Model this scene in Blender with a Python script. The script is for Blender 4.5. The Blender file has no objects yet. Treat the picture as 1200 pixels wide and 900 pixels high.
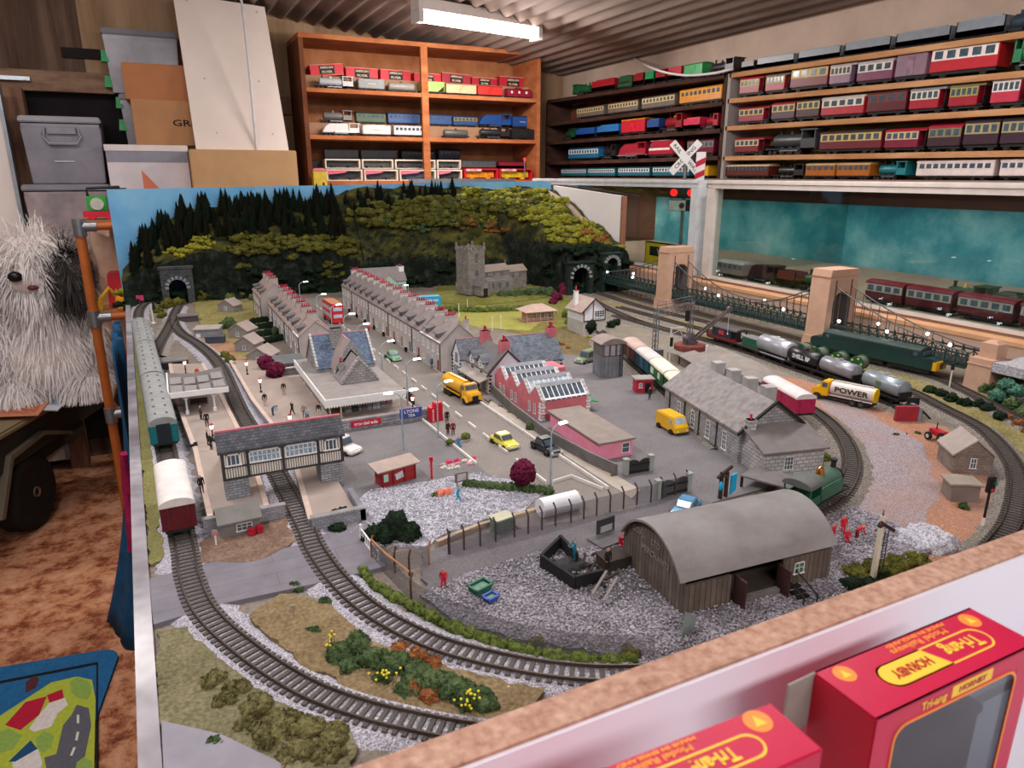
import bpy,bmesh,math,random
from mathutils import Vector,Matrix,noise
random.seed(7)
PI=math.pi
R=math.radians
COL=bpy.context.scene.collection
L=0.95
F,HOR,CZ=830.,205.,1.32
_p=math.atan((450-HOR)/F);cp,sp=math.cos(_p),math.sin(_p)
_t=R(26);ct,st=math.cos(_t),math.sin(_t)
def _ray(px,py):
 u,v=px-600,py-450
 f=F*cp-v*sp
 return u*ct+f*st,-u*st+f*ct,-(v*cp+F*sp)
def G(px,py,z=L):
 r=_ray(px,py);t=(z-CZ)/r[2]
 return Vector((r[0]*t,r[1]*t,z))
def AX(px,py,X):
 r=_ray(px,py);t=X/r[0]
 return r[1]*t,CZ+r[2]*t
def AY(px,py,Y):
 r=_ray(px,py);t=Y/r[1]
 return r[0]*t,CZ+r[2]*t
def lin(h):
 h=h.lstrip('#');c=[int(h[i:i+2],16)/255 for i in(0,2,4)]
 return tuple((x/12.92 if x<.04045 else((x+.055)/1.055)**2.4)for x in c)+(1,)
_mc={}
def newmat(name):
 m=bpy.data.materials.new(name);m.use_nodes=True
 nt=m.node_tree;return m,nt,nt.nodes['Principled BSDF']
def nd(nt,t,**kw):
 n=nt.nodes.new(t)
 for k,v in kw.items():
  if k in n.inputs:n.inputs[k].default_value=v
  else:setattr(n,k,v)
 return n
def ramp(nt,stops,fac):
 r=nt.nodes.new('ShaderNodeValToRGB');e=r.color_ramp.elements
 while len(e)<len(stops):e.new(.5)
 for i,(p,c)in enumerate(stops):e[i].position=p;e[i].color=lin(c)
 nt.links.new(fac,r.inputs[0]);return r.outputs[0]
def mat(h,rough=.6,var=.12,sc=90,metal=0,bump=0,h2=None,emit=0,spec=.35,det=3):
 """plain surface with procedural mottling"""
 key=(h,rough,var,sc,metal,bump,h2,emit,spec,det)
 if key in _mc:return _mc[key]
 m,nt,b=newmat('surface_'+h.strip('#'))
 b.inputs['Roughness'].default_value=rough;b.inputs['Metallic'].default_value=metal
 b.inputs['Specular IOR Level'].default_value=spec
 tc=nd(nt,'ShaderNodeTexCoord');n=nd(nt,'ShaderNodeTexNoise',Scale=sc,Detail=det,Roughness=.6)
 nt.links.new(tc.outputs['Object'],n.inputs['Vector'])
 c=lin(h);lo=tuple(x*(1-var)for x in c[:3])+(1,);hi=lin(h2)if h2 else tuple(min(1,x*(1+var))for x in c[:3])+(1,)
 r=nt.nodes.new('ShaderNodeValToRGB');e=r.color_ramp.elements
 e[0].position=.36;e[0].color=lo;e[1].position=.64;e[1].color=hi
 nt.links.new(n.outputs[0],r.inputs[0]);nt.links.new(r.outputs[0],b.inputs['Base Color'])
 if bump:
  bp=nd(nt,'ShaderNodeBump',Strength=bump,Distance=.25/sc)
  nt.links.new(n.outputs[0],bp.inputs['Height']);nt.links.new(bp.outputs[0],b.inputs['Normal'])
 if emit:
  b.inputs['Emission Color'].default_value=c;b.inputs['Emission Strength'].default_value=emit
 _mc[key]=m;return m
def brickmat(h1,h2,mortar,w=.006,hh=.0025,mort=.08,rough=.8,bump=.3,axis='xy',off=.5,mix=.5):
 key=('b',h1,h2,mortar,w,hh,axis,mort)
 if key in _mc:return _mc[key]
 m,nt,b=newmat('courses_'+h1.strip('#'));b.inputs['Roughness'].default_value=rough
 b.inputs['Specular IOR Level'].default_value=.2
 tc=nd(nt,'ShaderNodeTexCoord');s=nd(nt,'ShaderNodeSeparateXYZ');nt.links.new(tc.outputs['Object'],s.inputs[0])
 cb=nd(nt,'ShaderNodeCombineXYZ')
 def lk(a,i):nt.links.new(a,cb.inputs[i])
 if axis=='xy':
  a=nd(nt,'ShaderNodeMath',operation='ADD');nt.links.new(s.outputs[0],a.inputs[0]);nt.links.new(s.outputs[1],a.inputs[1]);lk(a.outputs[0],0);lk(s.outputs[2],1)
 elif axis=='x':lk(s.outputs[0],0);lk(s.outputs[2],1)
 elif axis=='y':lk(s.outputs[1],0);lk(s.outputs[2],1)
 elif axis=='top':lk(s.outputs[0],0);lk(s.outputs[1],1)
 elif axis=='vert':
  a=nd(nt,'ShaderNodeMath',operation='ADD');nt.links.new(s.outputs[0],a.inputs[0]);nt.links.new(s.outputs[1],a.inputs[1]);lk(a.outputs[0],1);lk(s.outputs[2],0)
 t=nd(nt,'ShaderNodeTexBrick',Scale=1.0)
 t.inputs['Brick Width'].default_value=w;t.inputs['Row Height'].default_value=hh;t.inputs['Mortar Size'].default_value=hh*mort
 t.inputs['Color1'].default_value=lin(h1);t.inputs['Color2'].default_value=lin(h2);t.inputs['Mortar'].default_value=lin(mortar);t.offset=off
 nt.links.new(cb.outputs[0],t.inputs['Vector'])
 n=nd(nt,'ShaderNodeTexNoise',Scale=60,Detail=4);nt.links.new(tc.outputs['Object'],n.inputs['Vector'])
 mx=nd(nt,'ShaderNodeMixRGB',blend_type='OVERLAY',Fac=mix);nt.links.new(t.outputs[0],mx.inputs[1]);nt.links.new(n.outputs[0],mx.inputs[2])
 nt.links.new(mx.outputs[0],b.inputs['Base Color'])
 bp=nd(nt,'ShaderNodeBump',Strength=bump,Distance=hh*.2);bp.invert=True
 nt.links.new(t.outputs['Fac'],bp.inputs['Height']);nt.links.new(bp.outputs[0],b.inputs['Normal'])
 _mc[key]=m;return m
def gravel(h1,h2,h3,sc=330,rough=.9,bump=.8,patch=None,pfac=.5):
 """loose stones: cells of several tones with a bump"""
 key=('g',h1,h2,h3,sc,patch)
 if key in _mc:return _mc[key]
 m,nt,b=newmat('stones_'+h1.strip('#'));b.inputs['Roughness'].default_value=rough;b.inputs['Specular IOR Level'].default_value=.2
 tc=nd(nt,'ShaderNodeTexCoord');v=nd(nt,'ShaderNodeTexVoronoi',Scale=sc*2.1)
 nt.links.new(tc.outputs['Object'],v.inputs['Vector'])
 s=nd(nt,'ShaderNodeSeparateColor');nt.links.new(v.outputs['Color'],s.inputs[0])
 c=ramp(nt,[(0,h1),(.45,h2),(1,h3)],s.outputs[0])
 if patch:
  n=nd(nt,'ShaderNodeTexNoise',Scale=14,Detail=5);nt.links.new(tc.outputs['Object'],n.inputs['Vector'])
  f=ramp(nt,[(.42,'#000000'),(.62,'#ffffff')],n.outputs[0])
  mf=nd(nt,'ShaderNodeMath',operation='MULTIPLY');mf.inputs[1].default_value=pfac;nt.links.new(f,mf.inputs[0])
  mx=nd(nt,'ShaderNodeMixRGB');nt.links.new(mf.outputs[0],mx.inputs[0]);nt.links.new(c,mx.inputs[1]);mx.inputs[2].default_value=lin(patch);c=mx.outputs[0]
 nt.links.new(c,b.inputs['Base Color'])
 bp=nd(nt,'ShaderNodeBump',Strength=bump,Distance=.0012);bp.invert=True
 nt.links.new(v.outputs['Distance'],bp.inputs['Height']);nt.links.new(bp.outputs[0],b.inputs['Normal'])
 _mc[key]=m;return m
def scatter(stops,sc=60,rough=.9,bump=.6,sc2=None,dist=.002):
 """turf, scrub or foliage foam: two octaves of noise through a ramp"""
 key=('s',tuple(stops),sc,bump,sc2)
 if key in _mc:return _mc[key]
 m,nt,b=newmat('scatter_'+stops[0][1].strip('#'));b.inputs['Roughness'].default_value=rough;b.inputs['Specular IOR Level'].default_value=.12
 tc=nd(nt,'ShaderNodeTexCoord');n=nd(nt,'ShaderNodeTexNoise',Scale=sc,Detail=6,Roughness=.75)
 n2=nd(nt,'ShaderNodeTexNoise',Scale=sc2 or sc*6,Detail=3)
 for q in(n,n2):nt.links.new(tc.outputs['Object'],q.inputs['Vector'])
 a=nd(nt,'ShaderNodeMath',operation='ADD');nt.links.new(n.outputs[0],a.inputs[0]);nt.links.new(n2.outputs[0],a.inputs[1])
 h=nd(nt,'ShaderNodeMath',operation='MULTIPLY');h.inputs[1].default_value=.5;nt.links.new(a.outputs[0],h.inputs[0])
 nt.links.new(ramp(nt,stops,h.outputs[0]),b.inputs['Base Color'])
 bp=nd(nt,'ShaderNodeBump',Strength=bump,Distance=dist);nt.links.new(n2.outputs[0],bp.inputs['Height']);nt.links.new(bp.outputs[0],b.inputs['Normal'])
 _mc[key]=m;return m
def glassmat(tint='#ffffff',refl=1.0,rough=.02,haze=0):
 key=('gl',tint,refl,rough,haze)
 if key in _mc:return _mc[key]
 m,nt,b=newmat('clear_sheet');nt.nodes.remove(b);o=nt.nodes['Material Output']
 t=nd(nt,'ShaderNodeBsdfTransparent');t.inputs[0].default_value=lin(tint)
 g=nd(nt,'ShaderNodeBsdfGlossy',Roughness=rough);fr=nd(nt,'ShaderNodeFresnel',IOR=1.5)
 ge=nd(nt,'ShaderNodeNewGeometry');io=nd(nt,'ShaderNodeMath',operation='MULTIPLY_ADD');io.inputs[1].default_value=1/1.5-1.5;io.inputs[2].default_value=1.5
 nt.links.new(ge.outputs['Backfacing'],io.inputs[0]);nt.links.new(io.outputs[0],fr.inputs['IOR'])
 mu=nd(nt,'ShaderNodeMath',operation='MULTIPLY');mu.inputs[1].default_value=refl;nt.links.new(fr.outputs[0],mu.inputs[0])
 x=nd(nt,'ShaderNodeMixShader');nt.links.new(mu.outputs[0],x.inputs[0]);nt.links.new(t.outputs[0],x.inputs[1]);nt.links.new(g.outputs[0],x.inputs[2])
 out=x.outputs[0]
 if haze:
  d=nd(nt,'ShaderNodeBsdfDiffuse');d.inputs[0].default_value=lin('#c8c6ce')
  y=nd(nt,'ShaderNodeMixShader');y.inputs[0].default_value=haze;nt.links.new(out,y.inputs[1]);nt.links.new(d.outputs[0],y.inputs[2]);out=y.outputs[0]
 nt.links.new(out,o.inputs[0]);_mc[key]=m;return m
def glow(h,s):
 key=('e',h,s)
 if key in _mc:return _mc[key]
 m,nt,b=newmat('lit_'+h.strip('#'));b.inputs['Base Color'].default_value=lin(h)
 b.inputs['Emission Color'].default_value=lin(h);b.inputs['Emission Strength'].default_value=s
 _mc[key]=m;return m
class MB:
 def __init__(s):s.v=[];s.f=[];s.M=Matrix()
 def add(s,vs,fs):
  n=len(s.v);s.v+=[tuple(s.M@Vector(v))for v in vs];s.f+=[tuple(i+n for i in f)for f in fs];return s
 def at(s,x=0,y=0,z=0,rz=0,rx=0,ry=0):
  s.M=Matrix.Translation((x,y,z))@Matrix.Rotation(rz,4,'Z')@Matrix.Rotation(ry,4,'Y')@Matrix.Rotation(rx,4,'X');return s
 def box(s,x,y,z,sx,sy,sz,t=1.0,ty=None):
  """centre x, y, base z; t tapers the top"""
  a,b=sx/2,sy/2;ty=t if ty is None else ty
  vs=[(x-a,y-b,z),(x+a,y-b,z),(x+a,y+b,z),(x-a,y+b,z),(x-a*t,y-b*ty,z+sz),(x+a*t,y-b*ty,z+sz),(x+a*t,y+b*ty,z+sz),(x-a*t,y+b*ty,z+sz)]
  return s.add(vs,[(3,2,1,0),(4,5,6,7),(0,1,5,4),(1,2,6,5),(2,3,7,6),(3,0,4,7)])
 def bx(s,x0,x1,y0,y1,z0,z1):return s.box((x0+x1)/2,(y0+y1)/2,z0,x1-x0,y1-y0,z1-z0)
 def cyl(s,p,q,r,r2=None,n=10,cap=True):
  p,q=Vector(p),Vector(q);r2=r if r2 is None else r2
  d=(q-p);d=d.normalized()if d.length else Vector((0,0,1))
  a=d.orthogonal().normalized();b=d.cross(a);vs=[];fs=[]
  for c,rr in((p,r),(q,r2)):
   for i in range(n):
    th=2*PI*i/n;vs.append(c+a*math.cos(th)*rr+b*math.sin(th)*rr)
  for i in range(n):j=(i+1)%n;fs.append((i,j,n+j,n+i))
  if cap:fs+=[tuple(range(n))[::-1],tuple(range(n,2*n))]
  return s.add(vs,fs)
 def tube(s,pts,r,n=6):
  pts=[Vector(p)for p in pts];vs=[];fs=[];up=Vector((0,0,1))
  for k,p in enumerate(pts):
   d=(pts[min(k+1,len(pts)-1)]-pts[max(k-1,0)]).normalized()
   a=d.cross(up);a=a.normalized()if a.length>.05 else Vector((1,0,0));b=d.cross(a)
   rr=r[k]if isinstance(r,(list,tuple))else r
   for i in range(n):th=2*PI*i/n;vs.append(p+a*math.cos(th)*rr+b*math.sin(th)*rr)
  for k in range(len(pts)-1):
   for i in range(n):j=(i+1)%n;fs.append((k*n+i,k*n+j,k*n+n+j,k*n+n+i))
  m=len(pts)-1;fs+=[tuple(range(n))[::-1],tuple(range(m*n,m*n+n))]
  return s.add(vs,fs)
 def prism(s,poly,axis,a,b):
  """2-D polygon pushed along an axis from a to b"""
  n=len(poly);vs=[]
  for c in(a,b):
   for(u,w)in poly:vs.append({'x':(c,u,w),'y':(u,c,w),'z':(u,w,c)}[axis])
  fs=[tuple(range(n))[::-1],tuple(range(n,2*n))]+[(i,(i+1)%n,n+(i+1)%n,n+i)for i in range(n)]
  return s.add(vs,fs)
 def lathe(s,prof,n=12,c=(0,0,0)):
  vs=[];fs=[]
  for(r,z)in prof:
   for i in range(n):th=2*PI*i/n;vs.append((c[0]+r*math.cos(th),c[1]+r*math.sin(th),c[2]+z))
  for k in range(len(prof)-1):
   for i in range(n):j=(i+1)%n;fs.append((k*n+i,k*n+j,k*n+n+j,k*n+n+i))
  m=len(prof)-1;fs+=[tuple(range(n))[::-1],tuple(range(m*n,m*n+n))]
  return s.add(vs,fs)
 def quad(s,*v):return s.add(list(v),[tuple(range(len(v)))])
 def ball(s,c,r,sub=2,amp=0,fr=1.,seed=0,flat=None):
  """sphere or lumpy clump; r is a number or (rx, ry, rz)"""
  vs,fs=_ico(sub);rr=r if isinstance(r,(tuple,list))else(r,r,r);out=[]
  for v in vs:
   k=1+(amp*noise.noise(v*fr+Vector((seed*7.3,seed*3.1,seed)))*2 if amp else 0)
   z=v.z*rr[2]*k
   if flat is not None:z=max(z,flat)
   out.append((c[0]+v.x*rr[0]*k,c[1]+v.y*rr[1]*k,c[2]+z))
  return s.add(out,fs)
_ic={}
def _ico(sub):
 if sub not in _ic:
  bm=bmesh.new();bmesh.ops.create_icosphere(bm,subdivisions=sub,radius=1)
  _ic[sub]=([v.co.copy()for v in bm.verts],[tuple(v.index for v in f.verts)for f in bm.faces]);bm.free()
 return _ic[sub]
def mesh(name,mb,m,sharp=.6,bevel=0):
 me=bpy.data.meshes.new(name);me.from_pydata(mb.v,[],mb.f);me.validate()
 bm=bmesh.new();bm.from_mesh(me);bmesh.ops.recalc_face_normals(bm,faces=bm.faces)
 if bevel:
  try:bmesh.ops.bevel(bm,geom=[e for e in bm.edges if len(e.link_faces)==2 and e.calc_face_angle(0)>.5],offset=bevel,segments=2,affect='EDGES',clamp_overlap=True)
  except Exception:pass
 bm.to_mesh(me);bm.free()
 for p in me.polygons:p.use_smooth=True
 me.set_sharp_from_angle(angle=sharp)
 if m:me.materials.append(m)
 return me
def ob(name,mb,m,parent=None,label=None,loc=(0,0,0),rz=0,sharp=.6,bevel=0):
 me=mb if isinstance(mb,bpy.types.Mesh)else mesh(name,mb,m,sharp,bevel)
 o=bpy.data.objects.new(name,me);COL.objects.link(o)
 o.location=loc;o.rotation_euler=(0,0,rz)
 if parent:o.parent=parent
 if label:o['label']=label
 return o
def tag(o,label,cat=None,group=None,kind=None):
 o['label']=label
 if cat:o['category']=cat
 if group:o['group']=group
 if kind:o['kind']=kind
 return o
def thing(name,label,cat,loc=(0,0,0),rz=0,group=None):
 o=bpy.data.objects.new(name,None);COL.objects.link(o);o.empty_display_size=.01
 o.location=loc;o.rotation_euler=(0,0,rz);return tag(o,label,cat,group)
def struct(name,mb,m,label=None,sharp=.6):
 o=ob(name,mb,m,sharp=sharp);o['kind']='structure'
 if label:o['label']=label
 return o
def dup(root,loc=None,rz=None,label=None,group=None,sc=None):
 r=root.copy();COL.objects.link(r)
 if loc is not None:r.location=loc
 if rz is not None:r.rotation_euler=(0,0,rz)
 if sc is not None:r.scale=sc if isinstance(sc,tuple)else(sc,)*3
 if label:r['label']=label
 if group:r['group']=group
 for ch in list(root.children):
  c=ch.copy();COL.objects.link(c);c.parent=r
  for g in ch.children:
   d=g.copy();COL.objects.link(d);d.parent=c
 return r
def recolour(root,part,m):
 for ch in root.children:
  if ch.name.split('.')[0]==part:
   ch.material_slots[0].link='OBJECT';ch.material_slots[0].material=m
def text(name,s,size,parent,loc,rot,m,align='CENTER',sx=1,ex=.0001,bold=0):
 cu=bpy.data.curves.new(name,'FONT');cu.body=s;cu.size=size;cu.align_x=align;cu.align_y='CENTER';cu.extrude=ex
 cu.resolution_u=2;cu.offset=bold
 o=bpy.data.objects.new(name,cu);COL.objects.link(o);cu.materials.append(m)
 o.location=loc;o.rotation_euler=rot;o.scale=(sx,1,1)
 if parent:o.parent=parent
 return o
def V2(p):return Vector((p[0],p[1]))
def spline(pts,step):
 """Catmull-Rom through pts, resampled at even steps -> [(point, direction)]"""
 P=[Vector((p[0],p[1],p[2]if len(p)>2 else L))for p in pts];P=[P[0]*2-P[1]]+P+[P[-1]*2-P[-2]]
 raw=[]
 for i in range(1,len(P)-2):
  for k in range(24):
   t=k/24;a,b,c,d=P[i-1],P[i],P[i+1],P[i+2]
   raw.append(.5*(2*b+(c-a)*t+(2*a-5*b+4*c-d)*t*t+(3*b-a-3*c+d)*t**3))
 raw.append(P[-2]);out=[raw[0]];acc=0
 for a,b in zip(raw,raw[1:]):
  seg=(b-a).length;pos=0
  while acc+seg-pos>=step:
   pos+=step-acc;acc=0;out.append(a+(b-a)*(pos/seg))
  acc+=seg-pos
 res=[]
 for i,p in enumerate(out):
  d=out[min(i+1,len(out)-1)]-out[max(i-1,0)];d.z=0;res.append((p,d.normalized()))
 return res
YB,XR=3.8,2.18
def carpetmat():
 m,nt,b=newmat('mottled_carpet');b.inputs['Roughness'].default_value=.95;b.inputs['Specular IOR Level'].default_value=.1
 tc=nd(nt,'ShaderNodeTexCoord');mp=nd(nt,'ShaderNodeMapping');mp.inputs['Scale'].default_value=(1,1.0,1);nt.links.new(tc.outputs['Object'],mp.inputs[0])
 n=nd(nt,'ShaderNodeTexNoise',Scale=11,Detail=9,Roughness=.74,Distortion=.15);nt.links.new(mp.outputs[0],n.inputs['Vector'])
 c=ramp(nt,[(.36,'#6c3d28'),(.44,'#a46246'),(.52,'#d0926c'),(.68,'#e3b292')],n.outputs[0])
 nt.links.new(c,b.inputs['Base Color'])
 q=nd(nt,'ShaderNodeTexNoise',Scale=260);nt.links.new(tc.outputs['Object'],q.inputs['Vector'])
 bp=nd(nt,'ShaderNodeBump',Strength=.6,Distance=.004);nt.links.new(q.outputs[0],bp.inputs['Height']);nt.links.new(bp.outputs[0],b.inputs['Normal']);return m
def stainmat(name,stops,sx=9,sz=.7):
 m,nt,b=newmat(name);b.inputs['Roughness'].default_value=.8;b.inputs['Specular IOR Level'].default_value=.2
 tc=nd(nt,'ShaderNodeTexCoord');mp=nd(nt,'ShaderNodeMapping');mp.inputs['Scale'].default_value=(sx,sx,sz);nt.links.new(tc.outputs['Object'],mp.inputs[0])
 n=nd(nt,'ShaderNodeTexNoise',Scale=2.2,Detail=6,Roughness=.6);nt.links.new(mp.outputs[0],n.inputs['Vector'])
 nt.links.new(ramp(nt,stops,n.outputs[0]),b.inputs['Base Color']);return m
struct('floor',MB().bx(-2.2,2.4,-1.2,YB+.1,-.05,0),carpetmat())
struct('wall_back',MB().bx(-2.2,-.2,YB,YB+.06,0,2.5),stainmat('shaded_stained_boards',[(.3,'#3f2d25'),(.5,'#5c473b'),(.68,'#775f50')]))  # stain streaks; the darker brown also carries the shade at this end
struct('wall_back',MB().bx(-.2,XR,YB,YB+.06,0,2.5),stainmat('plywood_lining',[(.3,'#7a5f4a'),(.5,'#a08163'),(.68,'#b6967a')],5,.5))
struct('wall_right',MB().bx(XR,XR+.06,-1.2,YB,0,2.4),mat('#cbb3a2',.85,.1,6,det=6))
struct('wall_left',MB().bx(-2.2,-2.14,-1.2,YB,0,2.5),mat('#8f7c70',.85,.12,5))
tin=stainmat('rusty_tin',[(.3,'#75645d'),(.5,'#94837b'),(.7,'#ab9c94')],6,1)
tin.node_tree.nodes['Mapping'].inputs['Scale'].default_value=(6,.5,1)
def roof():
 b=MB();n=640;vs=[];fs=[]
 for i in range(n+1):
  x=-2.2+4.45*i/n;z=2.105-.11*x+.0105*math.cos(2*PI*x/.075)
  vs+=[(x,-1.2,z),(x,YB+.02,z)]
 fs=[(2*i,2*i+1,2*i+3,2*i+2)for i in range(n)]
 return b.add(vs,fs)
struct('ceiling',roof(),tin,sharp=3)
struct('trim_1',MB().bx(-1.0,-.1,3.7,YB,1.655,1.735),stainmat('old_timber',[(.3,'#6a4e3e'),(.6,'#957762')],4,12))
struct('trim_2',MB().bx(-.505,-.435,3.66,3.76,0,1.66),stainmat('old_timber',[(.3,'#5c4034'),(.6,'#8d6a56')],12,2))
struct('trim_3',MB().bx(.6,.645,3.76,YB,1.6,1.68),stainmat('old_timber',[(.3,'#5c4034'),(.6,'#8d6a56')],12,2))
struct('door_1',MB().bx(-.45,-.02,3.76,YB,.1,1.66),mat('#171013',.9,.3,8),'dark doorway behind the plastic storage boxes')  # flat panel; the shade inside the opening is put into its near-black colour
d2=struct('door_2',MB().bx(-1.1,-.50,3.52,3.56,.1,1.66),mat('#e6d9d2',.6,.04,6),'white door leaf at the edge of the dark doorway')
ob('edge_strip',MB().bx(-.502,-.488,3.51,3.57,.1,1.66),mat('#9aa0a8',.35,.1,20,metal=.8),d2)
hb=ob('wall_bracket',MB().bx(-.62,-.40,3.675,3.695,1.69,1.705).cyl((-.42,3.674,1.6975),(-.42,3.67,1.6975),.006),mat('#b9c4cc',.4,.1,40,metal=.6));tag(hb,'small steel strap bracket screwed to the timber beam','bracket')
sb=ob('dark_plate',MB().bx(-.28,-.135,3.785,YB,1.80,1.84),mat('#1e1715',.8,.2,20));tag(sb,'short dark strip fixed to the stained board wall','strip')
a0=Vector((1.0,2.86,1.925));a1=Vector((1.56,2.98,1.90));dd=(a1-a0);ln=dd.length;az=math.atan2(dd.y,dd.x)
fl=thing('fluorescent_light','lit white fluorescent batten light under the tin ceiling','light',a0,az)
ob('diffuser',MB().prism([(-.028,0),(-.024,-.03),(0,-.042),(.024,-.03),(.028,0)],'x',0,ln),glow('#fff0e6',14),fl)
ob('housing',MB().bx(-.02,ln+.02,-.03,.03,.001,.04),mat('#e8dcd6',.5,.05,20),fl)
for x in(-.02,ln):ob('end_cap',MB().bx(x,x+.02,-.032,.032,-.046,.0),mat('#ded5d2',.5,.05,20),fl)
ob('mounting_rod',MB().cyl((.1,0,.04),(.1,0,.17),.004).cyl((ln-.1,0,.04),(ln-.1,0,.17),.004),mat('#777070',.4,.1,20,metal=.7),fl)
def cable(name,pts,r,m,label,cat='cable'):
 o=ob(name,MB().tube([p for p,d in spline(pts,.03)],r,6),m,sharp=3);return tag(o,label,cat)
wc=mat('#dcd6da',.5,.05,30)
X0,Z0=AY(283,2,3.42);X1,Z1=AY(293,90,3.42);X2,Z2=AY(305,216,3.42)
cable('power_cable',[(X0-.02,3.42,Z0+.06),(X0,3.42,Z0),(X1,3.42,Z1),(X2,3.42,Z2),(X2+.01,3.42,Z2-.2)],.006,wc,'white cable hanging down in front of the leaning white panel')
cp_=[]
for(px,py,Y)in[(618,6,2.95),(660,8,3.0),(690,20,3.1),(735,62,3.2)]:
 x,z=AY(px,py,Y);cp_.append((x,Y,z))
for(px,py)in[(765,80),(800,88),(835,86),(862,80)]:
 y,z=AX(px,py,2.0);cp_.append((2.0,y,z))
cable('light_cable',cp_,.005,wc,'white cable looping from the ceiling light to the right wall')
bn=thing('storage_bench','timber bench carrying boxes along the back wall','bench',(.05,3.56,0))
ob('bench_top',MB().bx(-.56,.62,-.06,.225,.97,1.0),mat('#7a6254',.7,.15,12),bn)
for x in(-.17,.56):
 for y in(-.03,.18):ob('leg',MB().bx(x-.025,x+.025,y-.025,y+.025,0,.97),mat('#6d574a',.7,.15,12),bn)
def plasticbox(label,x0,x1,y0,y1,z0,z1,m,lidm,handle=False,clip=None,lid=True):
 t=thing('storage_box',label,'storage box',((x0+x1)/2,(y0+y1)/2,z0));w,d,h=x1-x0,y1-y0,z1-z0
 b=MB().box(0,0,0,w*.92,d*.92,h-.025,1.08)
 b.bx(-w*.5,w*.5,-d*.5,-d*.47,h-.045,h-.025)
 ob('tub',b,m,t,bevel=.004)
 if lid:ob('lid',MB().box(0,0,h-.024,w*1.03,d*1.03,.024,.97),lidm,t,bevel=.004)
 if handle:
  yy=-d*.5-.012;hz=h-.075
  ob('handle',MB().tube([(-.055,yy+.01,hz+.03),(-.065,yy,hz),(-.05,yy,hz-.03),(.05,yy,hz-.03),(.065,yy,hz),(.055,yy+.01,hz+.03)],.006,6).bx(-.05,.05,yy,yy+.012,hz+.008,hz+.03),mat('#8a8890',.4,.1,30),t)
  ob('latch',MB().bx(-.04,.03,-d*.48-.004,-d*.48+.004,h*.33,h*.33+.004),mat('#d8d4d8',.4,.1,30),t)
 if clip:
  for zz in clip:ob('clip',MB().box(-w/2-.002,-d*.3,zz,.03,.05,.045,.7),mat('#2f9a5a',.4,.15,30),t)
 return t
pg=mat('#85828c',.35,.14,9,spec=.5);pgd=mat('#77727c',.35,.12,9,spec=.5);pclear=mat('#8c8690',.25,.18,8,spec=.6)
plasticbox('grey plastic storage box with handle on another box by the doorway',-.445,-.165,3.505,3.76,1.285,1.545,pg,pgd,True)
plasticbox('grey plastic storage box with pale contents under the handled box',-.475,-.165,3.505,3.77,1.002,1.283,mat('#9b8f94',.4,.2,6,h2='#c4b0ac'),pgd)
plasticbox('clear plastic crate with green clips standing on the white carton',-.085,.17,3.665,3.775,1.445,1.655,pclear,pgd,clip=[.06,.15])
plasticbox('clear lidded plastic crate on top of the crate pile near the ceiling',-.115,.17,3.66,3.78,1.657,1.91,pclear,mat('#6f6b74',.3,.1,9,spec=.6),clip=[.02,.12])
def carton(name,label,x0,x1,y0,y1,z0,z1,h,rz=0):
 t=thing(name,label,'box',((x0+x1)/2,(y0+y1)/2,z0),rz);w,d,hh=x1-x0,y1-y0,z1-z0
 ob('carton',MB().box(0,0,0,w,d,hh),mat(h,.8,.06,10),t,bevel=.002)
 ob('flap',MB().bx(-w*.49,w*.49,-d*.49,-.001,hh,hh+.002).bx(-w*.49,w*.49,.001,d*.49,hh,hh+.002),mat(h,.8,.1,14),t)
 return t,w,d,hh
carton('cardboard_box','orange-brown cardboard box on top of the lettered cardboard box',-.058,.225,3.535,3.655,1.622,1.762,'#b4764e')
t,w,d,hh=carton('cardboard_box','tan cardboard box with black lettering under the orange-brown one',-.042,.265,3.495,3.655,1.44,1.619,'#b28158')
text('lettering','GRO',.036,t,(.052,-d/2-.001,.09),(PI/2,0,0),mat('#181413',.7),sx=1.5,bold=.0005)
t,w,d,hh=carton('white_carton','white lidded carton with a coral triangle beneath the cardboard boxes',-.158,.147,3.44,3.78,1.0,1.435,'#dcd2d6')
ob('carton_lid',MB().bx(-w*.51,w*.51,-d*.51,d*.51,hh-.02,hh+.004),mat('#e2d6d4',.6,.05,20),t)
ob('grey_band',MB().bx(-w*.5,w*.5,-d*.503,-d*.49,hh-.065,hh-.021),mat('#8d8d98',.6,.08,20),t)
xx=AY(168,215,3.44)[0]-t.location.x
ob('triangle_print',MB().prism([(xx,.2),(xx+.11,.2),(xx,.34)],'y',-d*.503,-d*.5),mat('#df8064',.7,.06,20),t)
carton('cardboard_box','wide pale tan cardboard box below the leaning white panel',.15,.58,3.34,3.55,1.0,1.42,'#c39a6e')
pnl=thing('painted_board','tall white painted board leaning on the tan cardboard box','board',(.372,3.42,1.423))
ob('panel_sheet',MB().add([(-.19,0,0),(.19,0,0),(.19,.018,0),(-.19,.018,0),(-.2,.16,.625),(.165,.16,.605),(.165,.178,.605),(-.2,.178,.625)],[(3,2,1,0),(4,5,6,7),(0,1,5,4),(1,2,6,5),(2,3,7,6),(3,0,4,7)]),mat('#ecdcd2',.6,.04,5),pnl)
sc_=MB()
for(x,z)in[(-.12,.29),(.1,.29),(-.1,.07),(.13,.07),(-.15,.6),(.13,.58)]:sc_.cyl((x,.256*z-.002,z),(x,.256*z+.004,z),.004,n=8)
ob('screw_head',sc_,mat('#c9b3a4',.5),pnl)
rk=thing('toy_rack','rack of orange wooden rails with grey metal corner joints','rack',(-.235,2.75,0))
wo=mat('#b8642c',.45,.12,14);gm=mat('#8f9196',.35,.1,30,metal=.7)
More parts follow.
